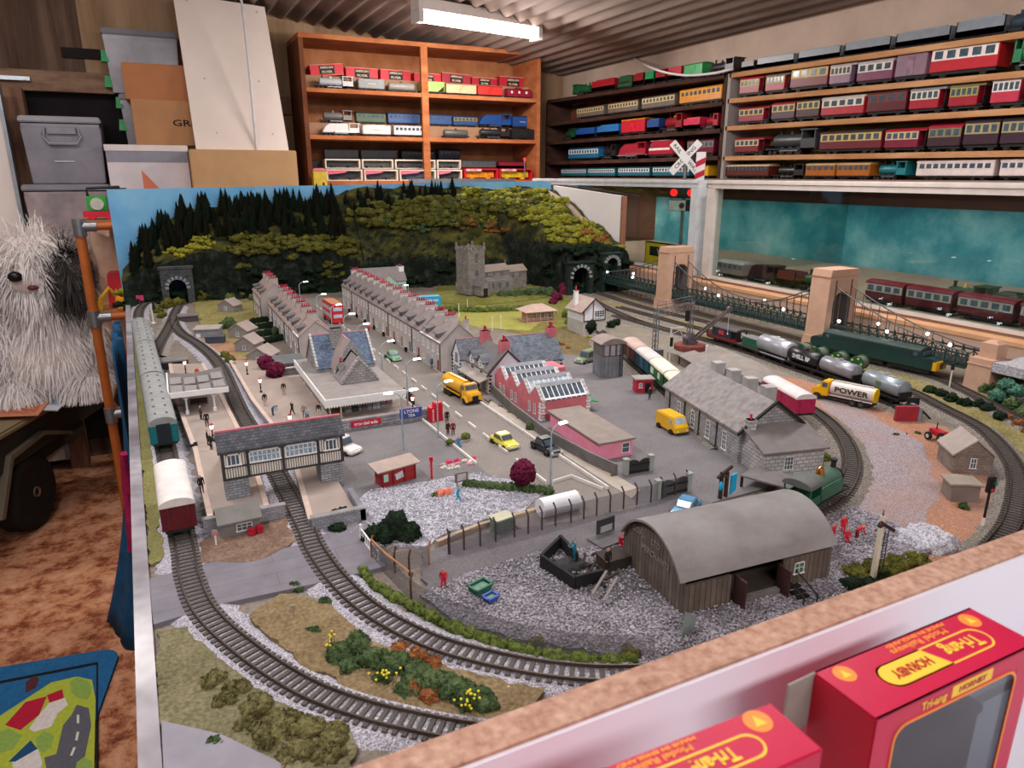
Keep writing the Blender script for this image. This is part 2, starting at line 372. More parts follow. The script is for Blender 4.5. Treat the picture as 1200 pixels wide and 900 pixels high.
for(x,y)in[(0,0),(.12,.34),(.42,0),(.42,.34)]:
 ob('pole',MB().cyl((x,y,0),(x,y,1.16),.0155,n=14),wo,rk)
for z in(1.157,.855,.51):
 ob('rail',MB().cyl((0,0,z),(.42,0,z),.013,n=12),wo,rk);ob('rail',MB().cyl((.12,.34,z),(.42,.34,z),.013,n=12),wo,rk)
 for(x,y)in[(0,0),(.42,0)]:
  ob('corner_joint',MB().cyl((x,y,z-.03),(x,y,z+.025),.02,n=12).cyl((x,y,z),(x+(.05 if x==0 else-.05),y,z),.017,n=12),gm,rk)
 ob('shelf_board',MB().bx(.0,.41,.0,.34,z+.013,z+.02),mat('#a56f4a',.6,.1,10),rk)
e=thing('toy_engine','small green toy engine with red wheels on top of the orange rack','toy engine',(-.155,2.80,1.178))
gr=mat('#2f9a3c',.35,.08,30);rd=mat('#c81f35',.4,.08,30)
ob('boiler',MB().box(-.02,0,.025,.06,.05,.05),gr,e,bevel=.004);ob('smokebox_front',MB().cyl((-.02,-.026,.05),(-.02,-.032,.05),.02,n=16),mat('#b9b7a8',.4),e)
ob('cab',MB().box(.045,0,.025,.06,.056,.075),mat('#262420',.5),e,bevel=.004);ob('handrail',MB().tube([(-.045,0,.075),(-.045,0,.1),(.05,0,.104),(.055,0,.09)],.005),mat('#1d1b1c',.5),e)
ob('underframe',MB().box(.01,0,.008,.15,.06,.018),rd,e)
for x in(-.04,.01,.06):ob('wheel',MB().cyl((x,-.034,.014),(x,.034,.014),.014,n=14),rd,e)
t=thing('toy_digger','yellow and red plastic toy digger on the middle shelf of the rack','toy',(-.16,2.83,.875))
ob('bucket',MB().box(.02,.02,.0,.10,.1,.12,.85),mat('#c9202e',.4,.06,20),t,bevel=.006)
ob('body',MB().box(.04,-.05,.0,.09,.07,.045).box(.05,-.05,.045,.07,.065,.055,.7),mat('#f0a41c',.35,.06,20),t,bevel=.006)
ob('boom',MB().tube([(.0,-.05,.04),(-.02,-.06,.075),(-.05,-.06,.04),(-.055,-.06,.0)],.008),mat('#e8b53a',.4),t)
t=thing('toy_truck','yellow toy truck on the lowest shelf of the rack','toy',(-.165,2.82,.531))
ob('truck_body',MB().box(.02,0,.03,.12,.1,.1,.9),mat('#e7a81e',.4,.06,20),t,bevel=.006);ob('cab',MB().box(.02,.0,.13,.09,.09,.05,.8),mat('#b81f3b',.4),t,bevel=.006)
for x in(-.03,.07):ob('wheel',MB().cyl((x,-.055,.025),(x,.055,.025),.025,n=14),mat('#201c1c',.7),t)
sk=MB().ball((0,0,.32),(.115,.11,.31),4,.2,3.1,5)
o=ob('fabric_sack',sk,mat('#c9a690',.9,.12,9,bump=.5),loc=(-.135,3.2,.555),sharp=3);tag(o,'crumpled beige cloth sack behind the orange rack','sack')
stl=thing('side_stool','dark low stool under the cloth sack','stool',(-.02,3.215,0));ob('seat',MB().bx(-.2,.2,-.11,.11,.5,.55),mat('#2c211d',.8),stl)
for x in(-.17,.17):
 for y in(-.08,.08):ob('leg',MB().bx(x-.02,x+.02,y-.02,y+.02,0,.5),mat('#2c211d',.8),stl)
tr=thing('trailer','olive green box trailer with mudguard and black tyre on the carpet','trailer',(-.31,3.6,0),math.atan2(.27,-.0)-PI/2-math.atan2(.36,.93))
ol=mat('#77694f',.6,.1,8);old=mat('#2e2a22',.7,.15,8)
ob('body',MB().bx(-.62,-.02,-1.0,0,.3,.425),old,tr)
ob('top_panel',MB().bx(-.64,0,-1.02,.02,.425,.45),mat('#8c7b5e',.6,.08,6),tr,bevel=.008)
ob('mudguard',MB().prism([(-.86,.16),(-.74,.355),(-.52,.37),(-.33,.30),(-.33,.285),(-.52,.352),(-.73,.337),(-.84,.155)],'x',-.13,.0),mat('#6b6353',.6,.1,8),tr)
ob('chassis',MB().bx(-.5,-.1,-.9,-.05,.2,.3),old,tr)
for x in(-.07,-.55):
 w=ob('tyre',MB().at(x,-.6,.15,0).lathe([(.08,-.045),(.125,-.05),(.148,-.035),(.15,0),(.148,.035),(.125,.05),(.08,.045)],32),mat('#1b1817',.85,.2,30),tr)
 w.data.transform(Matrix.Translation((x,-.6,.15))@Matrix.Rotation(PI/2,4,'Y')@Matrix.Translation((-x,.6,-.15)))
 h=ob('wheel_rim',MB().lathe([(.0,.036),(.02,.05),(.026,.03),(.07,.022),(.09,.04),(.095,.0),(.0,-.02)],28),mat('#6d5a4c',.6,.15,20),tr)
 h.data.transform(Matrix.Translation((x,-.6,.15))@Matrix.Rotation(PI/2,4,'Y'))
def sheet(name,label,c4,z,h,pr=None,cat='magazine',grp='papers on the green trailer'):
 pts=[G(x,y,z)for x,y in c4];ctr=sum(pts,Vector())/4
 t=thing(name,label,cat,ctr,0,grp);q=[p-ctr for p in pts]
 ob('paper',MB().add([tuple(p)for p in q]+[(p.x,p.y,p.z-.004)for p in q],[(0,1,2,3),(7,6,5,4),(0,4,5,1),(1,5,6,2),(2,6,7,3),(3,7,4,0)]),mat(h,.6,.08,12),t)
 if pr:
  def uv(u,v):return(q[0]*(1-u)*(1-v)+q[1]*u*(1-v)+q[2]*u*v+q[3]*(1-u)*v)
  for(u0,v0,u1,v1,c)in pr:
   ob('print_block',MB().add([tuple(uv(u,v)+Vector((0,0,zz)))for zz in(.0002,.001)for u,v in((u0,v0),(u1,v0),(u1,v1),(u0,v1))],[(0,1,2,3),(4,5,6,7),(0,1,5,4),(1,2,6,5),(2,3,7,6),(3,0,4,7)]),mat(c,.6,.35,45),t)
sheet('leaflet','green and white leaflet under the edge of the plush dog',[(0,455),(26,455),(12,466),(-20,468)],.456,'#d9e6dd',[(.1,.2,.6,.8,'#4ba06a')])
sheet('magazine','pale blue magazine with a dark photo lying under the orange one',[(30,453),(92,451),(68,481),(-4,478)],.459,'#b9c5d2',[(.05,.1,.95,.55,'#3d4650'),(.0,.6,.95,.95,'#d4d4da')])
sheet('leaflet','white leaflet sticking out beside the orange magazine',[(70,452),(92,457),(68,480),(45,480)],.464,'#dfdfe8',[(.1,.2,.8,.8,'#8fa6c9')])
sheet('magazine','orange magazine with brown pictures on top of the papers',[(-8,463),(64,462),(45,486),(-12,488)],.47,'#d98f6a',[(.35,.1,.85,.5,'#8a5540'),(.05,.6,.9,.92,'#c87552')])
dgx,dgy,dgz=-.455,3.36,.4515
dog=thing('plush_sheepdog','fluffy white plush sheepdog with a dark grey ear sitting on the trailer','plush dog',(dgx,dgy,dgz),R(0))
body=MB()
BL=[((0,0,.18),(.215,.20,.22)),((0,-.02,.36),(.18,.17,.16)),((0.0,-.08,.51),(.175,.14,.15)),((-.01,-.18,.49),(.075,.07,.06)),((-.13,-.1,.06),(.1,.12,.065)),((.12,-.1,.06),(.1,.12,.065)),((.115,-.13,.49),(.075,.085,.105)),((-.15,-.08,.26),(.08,.08,.16)),((.16,-.06,.26),(.07,.08,.16))]
for k,(c,r)in enumerate(BL):body.ball(c,r,3,.06,2,k)
db=ob('body',body,mat('#efe6e2',.95,.05,9),dog,sharp=3)
rm=db.modifiers.new('m','REMESH');rm.mode='VOXEL';rm.voxel_size=.014
def fur(n,keep,length,mcol,seed,name,sagy=.6):
 rnd=random.Random(seed);b=MB()
 for _ in range(n):
  for _try in range(40):
   c,r=BL[rnd.randrange(len(BL))];c=Vector(c)
   v=Vector((rnd.gauss(0,1),rnd.gauss(0,1),rnd.gauss(0,1))).normalized()
   if v.y>.45:continue
   p=c+Vector((v.x*r[0],v.y*r[1],v.z*r[2]))
   if keep(p,v)and p.z>.02:break
  else:continue
  ln=length*rnd.uniform(.6,1.25);w=rnd.uniform(.0016,.003);d=(v*.6+Vector((rnd.gauss(0,.1),rnd.gauss(0,.1),-.35+rnd.gauss(0,.1)))).normalized()
  sd=d.cross(Vector((0,0,1)));sd=sd.normalized()if sd.length>.01 else Vector((1,0,0));vs=[]
  q=p-v*.006
  for k in range(5):
   f=k/4;vs+=[q-sd*w*(1-f*.85),q+sd*w*(1-f*.85)]
   q=q+d*ln/4;d=(d+Vector((0,0,-sagy*.42))).normalized()
   if q.z<.006:q.z=.006
  b.add(vs,[(2*k,2*k+1,2*k+3,2*k+2)for k in range(4)])
 return ob(name,b,mcol,dog,sharp=3)
def dark(p):return((p.x-.125)/.085)**2+((p.z-.5)/.115)**2<1 and p.y<-.04
fur(12500,lambda p,v:not dark(p)and(Vector(p)-Vector((-.015,-.25,.50))).length>.055,.085,mat('#fbf4f2',.9,.03,30),3,'fur')
fur(2300,lambda p,v:dark(p),.10,mat('#4a4644',.9,.25,30),4,'ear')
ob('nose',MB().ball((-.035,-.268,.515),(.024,.018,.02),3),mat('#15110f',.35),dog)
ob('mouth',MB().ball((.012,-.262,.472),(.018,.012,.010),3),mat('#6a3238',.6),dog)
zr=.012
rc=[G(143,762,0),G(0,786,0)]
ux=(rc[0]-rc[1]).normalized();uy=Vector((-ux.y,ux.x,0));o0=rc[0]
rg=thing('play_rug','blue play rug with a printed village road on the carpet','rug',(o0.x,o0.y,.002),math.atan2(ux.y,ux.x))
def rl(px,py):
 p=G(px,py,zr)-o0;return(p.dot(ux),p.dot(uy))
def rpoly(n,r=.05):
 pts=[]
 for(cx,cy,a0)in((-r,-r,0),(-.9+r,-r,90),(-.9+r,-1.4+r,180),(-r,-1.4+r,270)):
  for k in range(6):a=R(a0+18*k);pts.append((cx+r*math.cos(a),cy+r*math.sin(a)))
 return pts
ob('rug_base',MB().prism(rpoly(0),'z',0,.01),scatter([(.35,'#235a88'),(.65,'#3678ac')],60,bump=.5),rg)
def rpatch(name,pp,h,z,lab=None):
 ob(name,MB().prism([rl(*p)for p in pp],'z',.0095,.0105+z),mat(h,.95,.08,90,bump=.3),rg)
rpatch('border_line',[(113,776),(115,776),(115,905),(112,905)],'#15191d',.0001);rpatch('border_line',[(113,776),(-40,806),(-40,809),(113,779)],'#15191d',.0001)
rpatch('meadow_print',[(-20,852),(20,826),(60,800),(90,793),(108,797),(112,820),(110,920),(-20,920)],'#b9c441',.0002)
rpatch('road_print',[(90,826),(104,830),(107,850),(100,885),(92,905),(55,905),(52,888),(66,884),(74,850),(84,838)],'#65656e',.0004)
for q in([(90,838),(93,838),(93,848),(90,848)],[(90,858),(93,858),(91,868),(88,868)],[(86,876),(89,876),(85,886),(82,886)]):rpatch('lane_dash',q,'#e6e0d8',.0007)
rpatch('house_roof_print',[(6,850),(30,823),(55,816),(46,838),(24,856)],'#c01c3a',.0005);rpatch('house_roof_print',[(55,815),(73,808),(75,818),(58,824)],'#c01c3a',.0006)
rpatch('house_wall_print',[(46,838),(58,824),(76,818),(80,826),(68,836),(60,852),(40,858),(34,854)],'#e8ded8',.0005)
rpatch('house_wall_print',[(16,905),(14,890),(45,878),(50,895),(46,905)],'#e8ded8',.0005);rpatch('house_roof_print',[(10,893),(36,868),(44,878),(18,893)],'#21507a',.0006)
for q in([(82,800),(90,794),(103,798),(108,806),(103,820),(92,818),(84,812)],[(42,865),(52,857),(63,862),(60,876),(50,882),(43,876)],[(-12,862),(10,854),(26,862),(16,878),(-4,884)],[(90,894),(98,888),(108,892),(108,905),(88,905)]):
 rpatch('tree_print',q,'#94b356',.0008)
rpatch('tree_print',[(30,800),(40,792),(46,796),(42,806),(30,812)],'#5c2b33',.0003)
def drape():
 b=MB();n=46;m=14;vs=[];fs=[]
 for j in range(m+1):
  f=j/m;z=.93*(1-f)+.004
  for i in range(n+1):
   u=i/n;y=1.86+(.36+.05*f)*u;flare=f**2.2
   x=-.125-.008*u-.012*math.sin(u*16)*(.6+f)-.006*math.sin(u*37+1)-(.13*math.exp(-((u-.75)/.3)**2)+.02)*flare
   vs.append((x,y,z+.02*flare*math.sin(u*25)))
 for j in range(m):
  for i in range(n):k=j*(n+1)+i;fs.append((k,k+1,k+n+2,k+n+1))
 return b.add(vs,fs)
o=ob('blue_curtain',drape(),mat('#1a4f74',.8,.2,18),sharp=3);sm=o.modifiers.new('s','SOLIDIFY');sm.thickness=.003
tag(o,'blue cloth curtain hanging to the floor at the side of the railway table','curtain')
o=ob('crimson_scarf',MB().tube([(-.155,2.0,.62),(-.165,2.02,.5),(-.17,2.0,.4),(-.175,2.0,.34)],.012,8),mat('#b01e52',.8,.2,40));tag(o,'crimson cloth strip hanging against the blue curtain','cloth')
def xl(y):return-.027-.033*y
bb=thing('layout_baseboard','big railway layout table with scenery, roads and gravel on top','model railway',(0,0,0))
earth=scatter([(.3,'#5d544c'),(.5,'#7d736a'),(.7,'#948a80')],25,bump=.5,sc2=260)
ob('board_top',MB().add([(xl(.2),.2,.9),(1.41,.2,.9),(1.41,2.54,.9),(xl(2.54),2.54,.9),(xl(.2),.2,L),(1.41,.2,L),(1.41,2.54,L),(xl(2.54),2.54,L)],[(3,2,1,0),(4,5,6,7),(0,1,5,4),(1,2,6,5),(2,3,7,6),(3,0,4,7)]),earth,bb)
for(x,y)in[(.0,.3),(1.3,.3),(.02,2.4),(1.3,2.4),(.65,1.35)]:ob('leg',MB().bx(x-.03,x+.03,y-.03,y+.03,0,.9),mat('#5c4a3e',.7,.15,12),bb)
_zl=[0.0]
def patch(name,pp,m,label=None,lift=None,world=False):
 _zl[0]+=.00022;z=_zl[0]if lift is None else lift
 pts=[Vector((p[0],p[1],L))if world else G(*p)for p in pp]
 if not world and len(pp)>4 and 'apron' not in name and 'road' not in name:
  q=[]
  for i,a in enumerate(pts):
   b=pts[(i+1)%len(pts)];k=max(1,int((b-a).length/.006))
   for j in range(k):
    c=a.lerp(b,j/k);w=.0055;q.append(c+Vector((noise.noise(c*90),noise.noise(c*90+Vector((9,4,0))),0))*w+Vector((noise.noise(c*23),noise.noise(c*23+Vector((5,1,0))),0))*w)
  pts=q
 ar=sum(a.x*b.y-b.x*a.y for a,b in zip(pts,pts[1:]+pts[:1]))
 if ar<0:pts=pts[::-1]
 return ob(name,MB().prism([(p.x,p.y)for p in pts],'z',L-.004,L+z),m,bb,label)
tarm=scatter([(.3,'#6d6762'),(.5,'#837c77'),(.7,'#938c86')],9,bump=.25,sc2=420,rough=.8,dist=.0004)
tarm2=scatter([(.3,'#5e5a5c'),(.5,'#747072'),(.7,'#85817f')],10,bump=.25,sc2=420,rough=.8,dist=.0004)
pink=gravel('#9c6f58','#b07c62','#c3977e',420,patch='#948482',pfac=.4)
gry=gravel('#6c686e','#98939a','#c3bec6',300)
gryd=gravel('#4f4b50','#7f7a80','#b4afb6',300,patch='#2e2b2e',pfac=.55)
whit=gravel('#84828c','#b2b0ba','#d8d6de',330)
olive=scatter([(.32,'#4c4834'),(.48,'#6c664c'),(.62,'#857d62'),(.75,'#9c937a')],26,bump=.8,sc2=300)
turf=scatter([(.3,'#4f5226'),(.5,'#78773c'),(.7,'#9a9452')],30,bump=.9,sc2=320)
brown=scatter([(.3,'#4f3b26'),(.5,'#73582f'),(.7,'#8f7648')],30,bump=.9,sc2=320)
concrete=mat('#a89a8e',.8,.1,30,det=6)
patch('grey_cinder_ground',[(.9,.95),(1.40,.45),(1.40,2.2),(.9,2.2),(.62,1.5)],scatter([(.3,'#655e55'),(.5,'#857c70'),(.7,'#9d9486')],16,bump=.6,sc2=300),world=True)
patch('pink_gravel',[(880,436),(940,445),(1060,490),(1110,500),(1150,540),(1165,590),(1150,640),(1060,665),(960,640),(985,560),(1000,520),(960,480),(905,452)],pink)
patch('grey_gravel',[(930,452),(1010,480),(1080,520),(1100,580),(1065,640),(1010,640),(1000,560),(1012,520),(975,484)],gravel('#82767a','#9c9094','#b8acb0',380,patch='#a4816f',pfac=.4))
patch('cutting_grass',[(700,352),(760,372),(830,398),(900,412),(1030,446),(1080,462),(1130,492),(1165,515),(1210,540),(1210,480),(1130,452),(1000,422),(880,392),(800,372),(720,346)],scatter([(.3,'#5a5232'),(.48,'#7f7648'),(.62,'#a0946e'),(.8,'#b5ac98')],30,bump=.8,sc2=300))
patch('village_green',[(500,352),(520,330),(600,322),(660,335),(668,352),(668,385),(640,396),(560,382)],turf)
patch('cricket_lawn',[(525,372),(560,358),(612,362),(636,376),(620,388),(560,384)],scatter([(.3,'#83813a'),(.5,'#9d9a4e'),(.7,'#b0aa60')],30,bump=.6,sc2=320))
patch('vegetable_plot',[(632,392),(660,384),(690,398),(694,440),(660,430),(640,410)],scatter([(.3,'#4d4530'),(.5,'#6e6040'),(.7,'#8a7d58')],40,bump=.8,sc2=300))
patch('back_lawn',[(225,352),(300,352),(312,380),(300,420),(262,425),(240,400)],scatter([(.3,'#6a6438'),(.5,'#8a8250'),(.7,'#a89c6c')],30,bump=.8,sc2=300))
patch('siding_dirt',[(205,400),(245,388),(268,400),(290,430),(272,440),(240,410)],scatter([(.3,'#7d5c44'),(.5,'#a07a5e'),(.7,'#b8977c')],40,bump=.6,sc2=300))
patch('yard_tarmac',[(.465,1.06),(.72,1.30),(.80,1.22),(.745,.86),(.67,.58),(.46,.575),(.455,.72)],tarm2,world=True)
patch('street_tarmac',[(.31,2.25),(.455,2.25),(.462,.56),(.31,.62)],tarm,world=True)
patch('forecourt_tarmac',[(.125,1.00),(.34,1.03),(.34,.70),(.235,.695),(.16,.735),(.125,.80)],tarm2,world=True)
patch('coal_yard_tarmac',[(495,648),(560,632),(700,606),(815,584),(850,600),(720,640),(640,650),(560,672),(497,700)],scatter([(.3,'#565154'),(.5,'#6b6669'),(.7,'#7b7678')],12,bump=.25,sc2=420,rough=.8,dist=.0004))
patch('white_gravel',[(400,606),(436,577),(500,567),(560,556),(640,578),(618,598),(520,628),(500,640),(440,640),(412,628)],whit)
patch('stony_ground',[(490,700),(560,672),(632,650),(720,640),(850,600),(985,590),(1100,640),(1000,700),(900,745),(800,790),(700,770),(560,742)],gryd)
patch('grass_verge',[(148,375),(160,378),(175,480),(188,600),(195,660),(178,668),(160,520)],scatter([(.3,'#57562e'),(.5,'#7a7548'),(.7,'#8f8a68')],26,bump=.8,sc2=300))
patch('embankment_grass',[(182,742),(215,738),(260,780),(330,828),(410,858),(420,880),(400,930),(230,930),(188,850)],olive)
patch('embankment_earth',[(290,725),(330,702),(388,712),(430,752),(520,785),(600,806),(640,812),(620,850),(540,850),(430,820),(360,790)],scatter([(.3,'#5b4a33'),(.45,'#756348'),(.6,'#8d7c5e'),(.75,'#a08c6c')],22,bump=.8,sc2=300))
patch('grey_apron',[(190,850),(260,866),(330,900),(330,960),(195,960)],mat('#8b8790',.8,.1,30))
patch('level_crossing_road',[(173,684),(181,737),(262,712),(382,686),(452,668),(440,628),(425,610),(351,643),(232,667)],brickmat('#747077','#79757c','#66636a',.12,.022,.02,axis='top',mix=.25))
patch('red_dirt',[(236,640),(270,616),(330,600),(350,640),(300,660),(236,665)],scatter([(.3,'#54423a'),(.5,'#776052'),(.7,'#937e70')],40,bump=.6,sc2=300))
pave=mat('#a89d92',.8,.08,60)
patch('pavement',[(.446,2.2),(.458,2.2),(.466,1.25),(.452,1.25)],pave,lift=.0035,world=True)
patch('pavement',[(.452,1.02),(.468,1.04),(.486,.64),(.462,.625)],pave,lift=.0035,world=True)
patch('pavement',[(.295,2.2),(.318,2.2),(.345,1.02),(.31,1.05)],mat('#b3a596',.8,.08,60),lift=.0035,world=True)
wl=mat('#d9d4cf',.8,.06,60)
def line(p,q,w,n=1,gap=.5):
 p,q=V2(p),V2(q);d=(q-p)/n;s=d.normalized();a=Vector((-s.y,s.x))*w/2
 for i in range(n):
  A=p+d*i;B=A+d*(gap if n>1 else 1)
  ob('road_marking',MB().prism([tuple(A+a),tuple(A-a),tuple(B-a),tuple(B+a)],'z',L,L+.0066),wl,bb)
for o in list(bb.children):
 pass
line((.385,2.1),(.392,.68),.0022,26,.5)
line((.446,1.18),(.452,.66),.002);line((.330,1.05),(.338,.80),.0022)
line((.400,.705),(.430,.71),.0018);line((.43,.71),(.445,.66),.0018)
rail_m=mat('#554a44',.45,.15,60,metal=.5);slp=mat('#57514d',.85,.15,200,bump=.2)
bal=gravel('#7c787e','#a39fa8','#d2ced8',420);bald=gravel('#5c5650','#7d766e','#a29a90',420);bals=gravel('#6e6a66','#8d8880','#b0aaa2',420)
def slmesh():return mesh('sleeper',MB().box(0,0,0,.027,.0035,.0016,.96),slp)
_sm=slmesh()
def track(label,pts,ballast=bal,bw=.052,lastn=100,sp=.0078,zoff=.0042,name='railway_track',lab2=None):
 W=[G(*p)if p[0]>20 else Vector((p[0],p[1],L))for p in pts]
 S=spline(W,sp);t=thing(name,label,'railway track',(0,0,0),group='railway tracks')
 b=MB();vs=[];fs=[]
 rnd=random.Random(len(pts))
 for p,d in S:
  n=Vector((-d.y,d.x,0));j=rnd.uniform(-.0035,.0035)
  for k,zz in((-1+0,L+.0001),(-.62,L+zoff),(.62,L+zoff),(1,L+.0001)):vs.append(tuple(p.xy+n.xy*(k*bw/2+(j if abs(k)==1 else 0)))+(zz,))
 for i in range(len(S)-1):
  for k in range(3):fs.append((4*i+k,4*i+k+1,4*i+k+5,4*i+k+4))
 ob('ballast',b.add(vs,fs),ballast,t)['kind']='stuff'
 z=L+zoff
 for s in(-1,1):
  b=MB();vs=[];fs=[]
  for p,d in S:
   n=Vector((-d.y,d.x,0));c=p+n*s*.00825
   for(u,w)in((-.0011,.0014),(.0011,.0014),(.0007,.0042),(-.0007,.0042)):vs.append((c.x+n.x*u,c.y+n.y*u,z+w))
  for i in range(len(S)-1):
   for k in range(4):fs.append((4*i+k,4*i+(k+1)%4,4*i+4+(k+1)%4,4*i+4+k))
  ob('rail',b.add(vs,fs),rail_m,t,sharp=1)
 order=sorted(S,key=lambda q:q[0].x**2+q[0].y**2)
 for p,d in order[:lastn]:
  o=bpy.data.objects.new('sleeper',_sm);COL.objects.link(o);o.parent=t
  o.location=(p.x,p.y,z);o.rotation_euler=(0,0,math.atan2(d.y,d.x)-PI/2)
 if len(order)>lastn:
  b=MB()
  for p,d in order[lastn:]:b.at(p.x,p.y,z,math.atan2(d.y,d.x)-PI/2).box(0,0,0,.027,.0035,.0016)
  ob('sleepers',b,slp,t)['kind']='stuff'
 return t
track('railway track under the grey roofed coaches, curving round past the level crossing',[(206,344),(186,352),(170,358),(163,368),(164,385),(170,412),(179,455),(189,500),(198,545),(208,600),(217,648),(223,682),(241,723),(287,767),(355,812),(423,839),(492,856),(560,868),(650,876)],sp=.0072)
track('railway track running between the platforms and under the footbridge, then curving right',[(210,360),(204,372),(205,383),(214,394),(234,407),(257,430),(281,483),(303,520),(324,556),(355,617),(371,651),(400,690),(440,725),(500,757),(560,776),(640,792),(720,798),(820,794)],sp=.0078)
track('short siding track joining the two station lines near the hill tunnel',[(204,374),(197,388),(188,404),(181,420)],bals)
track('siding track under the row of vans leading into the goods shed',[(700,388),(735,421),(775,456),(810,492),(850,530)],bald)
track('railway track curving round from the goods shed to the small green engine',[(850,425),(905,459),(955,486),(985,513),(998,543),(992,572),(968,597),(925,614)],bald)
track('siding track under the tank wagons ending at the buffer stop',[(720,372),(800,394),(872,414),(920,431),(960,445),(1010,463),(1070,487)],bald)
track('main line track sweeping round the right end past the small stone house',[(690,352),(740,376),(800,394),(850,406),(920,426),(990,446),(1054,457),(1110,484),(1150,506),(1176,532),(1192,562),(1187,610),(1165,645),(1130,680)],bald)
track('railway track along the foot of the tan wall below the suspension bridge',[(700,345),(760,364),(850,385),(960,414),(1080,441),(1130,461),(1165,480),(1215,508)],bald)
track('weedy siding track behind the signal gantry',[(725,362),(790,380),(850,396),(890,410)],bald)
e=ob('edge_sheet',MB().add([(xl(.2)-.014,.2,.90),(xl(.2),.2,.90),(xl(2.5),2.5,.90),(xl(2.5)-.012,2.5,.90),(xl(.2)-.014,.2,L+.006),(xl(.2),.2,L+.006),(xl(2.5),2.5,L+.006),(xl(2.5)-.012,2.5,L+.006)],[(3,2,1,0),(4,5,6,7),(0,1,5,4),(1,2,6,5),(2,3,7,6),(3,0,4,7)]),mat('#8d878c',.18,.2,12,h2='#b3aeb4',spec=.8))  # streaky reflections on the clear sheet are put into its mottled grey
tag(e,'grey clear plastic edging sheet along the left side of the layout','edging')
bd=ob('sky_backdrop',MB().prism([(-.128,.80),(1.40,.80),(1.40,1.29),(1.355,1.297),(-.128,1.278)],'y',2.52,2.526),scatter([(.3,'#5f9fd0'),(.5,'#74b2dc'),(.7,'#8cc2e2')],4,bump=0,sc2=8,rough=.7));tag(bd,'sky blue painted backdrop board standing behind the wooded hill','backdrop',kind='thing')
wb=thing('white_board','white board with a raw wood edge standing by the hill tunnel','board',(1.41,2.30,L))
ob('board_face',MB().prism([(-.25,.0),(.22,.0),(.22,.33),(-.25,.302)],'x',0,.012),mat('#f0ecec',.6,.03,5),wb)
ob('wood_edge',MB().bx(-.002,.014,-.262,-.25,.0,.302),mat('#9a6b50',.7,.15,30),wb)
tw=thing('tan_wall','long tan painted backscene wall behind the suspension bridge','wall panel',(1.41,1.1,L))
ob('wall_panel',MB().bx(0,.014,-.75,.95,0,.062),mat('#b99a86',.8,.08,8,det=5),tw)
ob('ledge',MB().bx(-.002,.04,-.75,.95,.062,.07),mat('#cf9c74',.6,.08,20),tw)
CR=[(-.13,1.03),(-.1,1.055),(-.03,1.13),(.075,1.205),(.21,1.212),(.4,1.215),(.54,1.228),(.63,1.258),(.81,1.262),(1.08,1.266),(1.29,1.268),(1.42,1.262)]
def lerp_t(T,x):
 for(a,b),(c,d)in zip(T,T[1:]):
  if x<=c:return b+(d-b)*max(0,min(1,(x-a)/(c-a)))
 return T[-1][1]
def sst(t):t=max(0,min(1,t));return t*t*(3-2*t)
def hillz(x,y):
 yf=lerp_t([(-.14,2.36),(.55,2.35),(.7,2.33),(.95,2.30),(1.08,2.22),(1.16,1.98),(1.42,1.955)],x)+.018*noise.noise(Vector((x*9,2,0)))
 hc=lerp_t([(-.14,.06),(-.06,.10),(.1,.125),(.5,.12),(.62,.05),(.75,.05),(.95,.06),(1.08,.06),(1.15,.125),(1.3,.12),(1.42,.10)],x)
 zc=lerp_t(CR,x)
 if y<yf:return L-.004
 t=(y-yf)/max(.01,2.5-yf)
 cl=hc*sst((y-yf)/.022)
 up=(zc-L-hc)*(t**(1.0 if x<.6 else .85))
 n=.022*noise.noise(Vector((x*10,y*10,1)))+.010*noise.noise(Vector((x*32,y*32,5)))
 return L+cl+up+n*min(1,(y-yf)/.05)*(1-.5*t)
def hillmesh():
 b=MB();nx,ny=260,110;vs=[];fs=[]
 for j in range(ny+1):
  for i in range(nx+1):
   x=-.118+1.522*i/nx;y=1.93+.585*j/ny;z=hillz(x,y)
   if z<L:y2=y
   q=noise.noise(Vector((x*60,z*60,y*8)))
   vs.append((x,y-.006*q*(1 if z>L else 0),z))
 for j in range(ny):
  for i in range(nx):
   k=j*(nx+1)+i;f=(k,k+1,k+nx+2,k+nx+1)
   if max(vs[v][2]for v in f)>L:fs.append(f)
 return b.add(vs,fs)
def hillmat():
 m,nt,b=newmat('hillside');b.inputs['Roughness'].default_value=.92;b.inputs['Specular IOR Level'].default_value=.1
 tc=nd(nt,'ShaderNodeTexCoord');n=nd(nt,'ShaderNodeTexNoise',Scale=14,Detail=8,Roughness=.7);nt.links.new(tc.outputs['Object'],n.inputs['Vector'])
 g=ramp(nt,[(.3,'#1e2416'),(.45,'#38391e'),(.58,'#575428'),(.72,'#78723e')],n.outputs[0])
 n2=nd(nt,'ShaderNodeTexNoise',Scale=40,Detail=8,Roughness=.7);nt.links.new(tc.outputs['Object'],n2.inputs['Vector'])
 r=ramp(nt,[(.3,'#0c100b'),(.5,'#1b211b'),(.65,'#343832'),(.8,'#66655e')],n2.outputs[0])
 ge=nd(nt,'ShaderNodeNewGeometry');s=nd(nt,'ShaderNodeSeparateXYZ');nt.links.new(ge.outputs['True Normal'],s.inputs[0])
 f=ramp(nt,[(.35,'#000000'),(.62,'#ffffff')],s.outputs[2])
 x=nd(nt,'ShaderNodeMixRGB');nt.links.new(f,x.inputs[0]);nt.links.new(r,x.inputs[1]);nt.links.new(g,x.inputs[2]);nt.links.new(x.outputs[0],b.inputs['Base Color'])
 bp=nd(nt,'ShaderNodeBump',Strength=.9,Distance=.008);nt.links.new(n2.outputs[0],bp.inputs['Height']);nt.links.new(bp.outputs[0],b.inputs['Normal']);return m
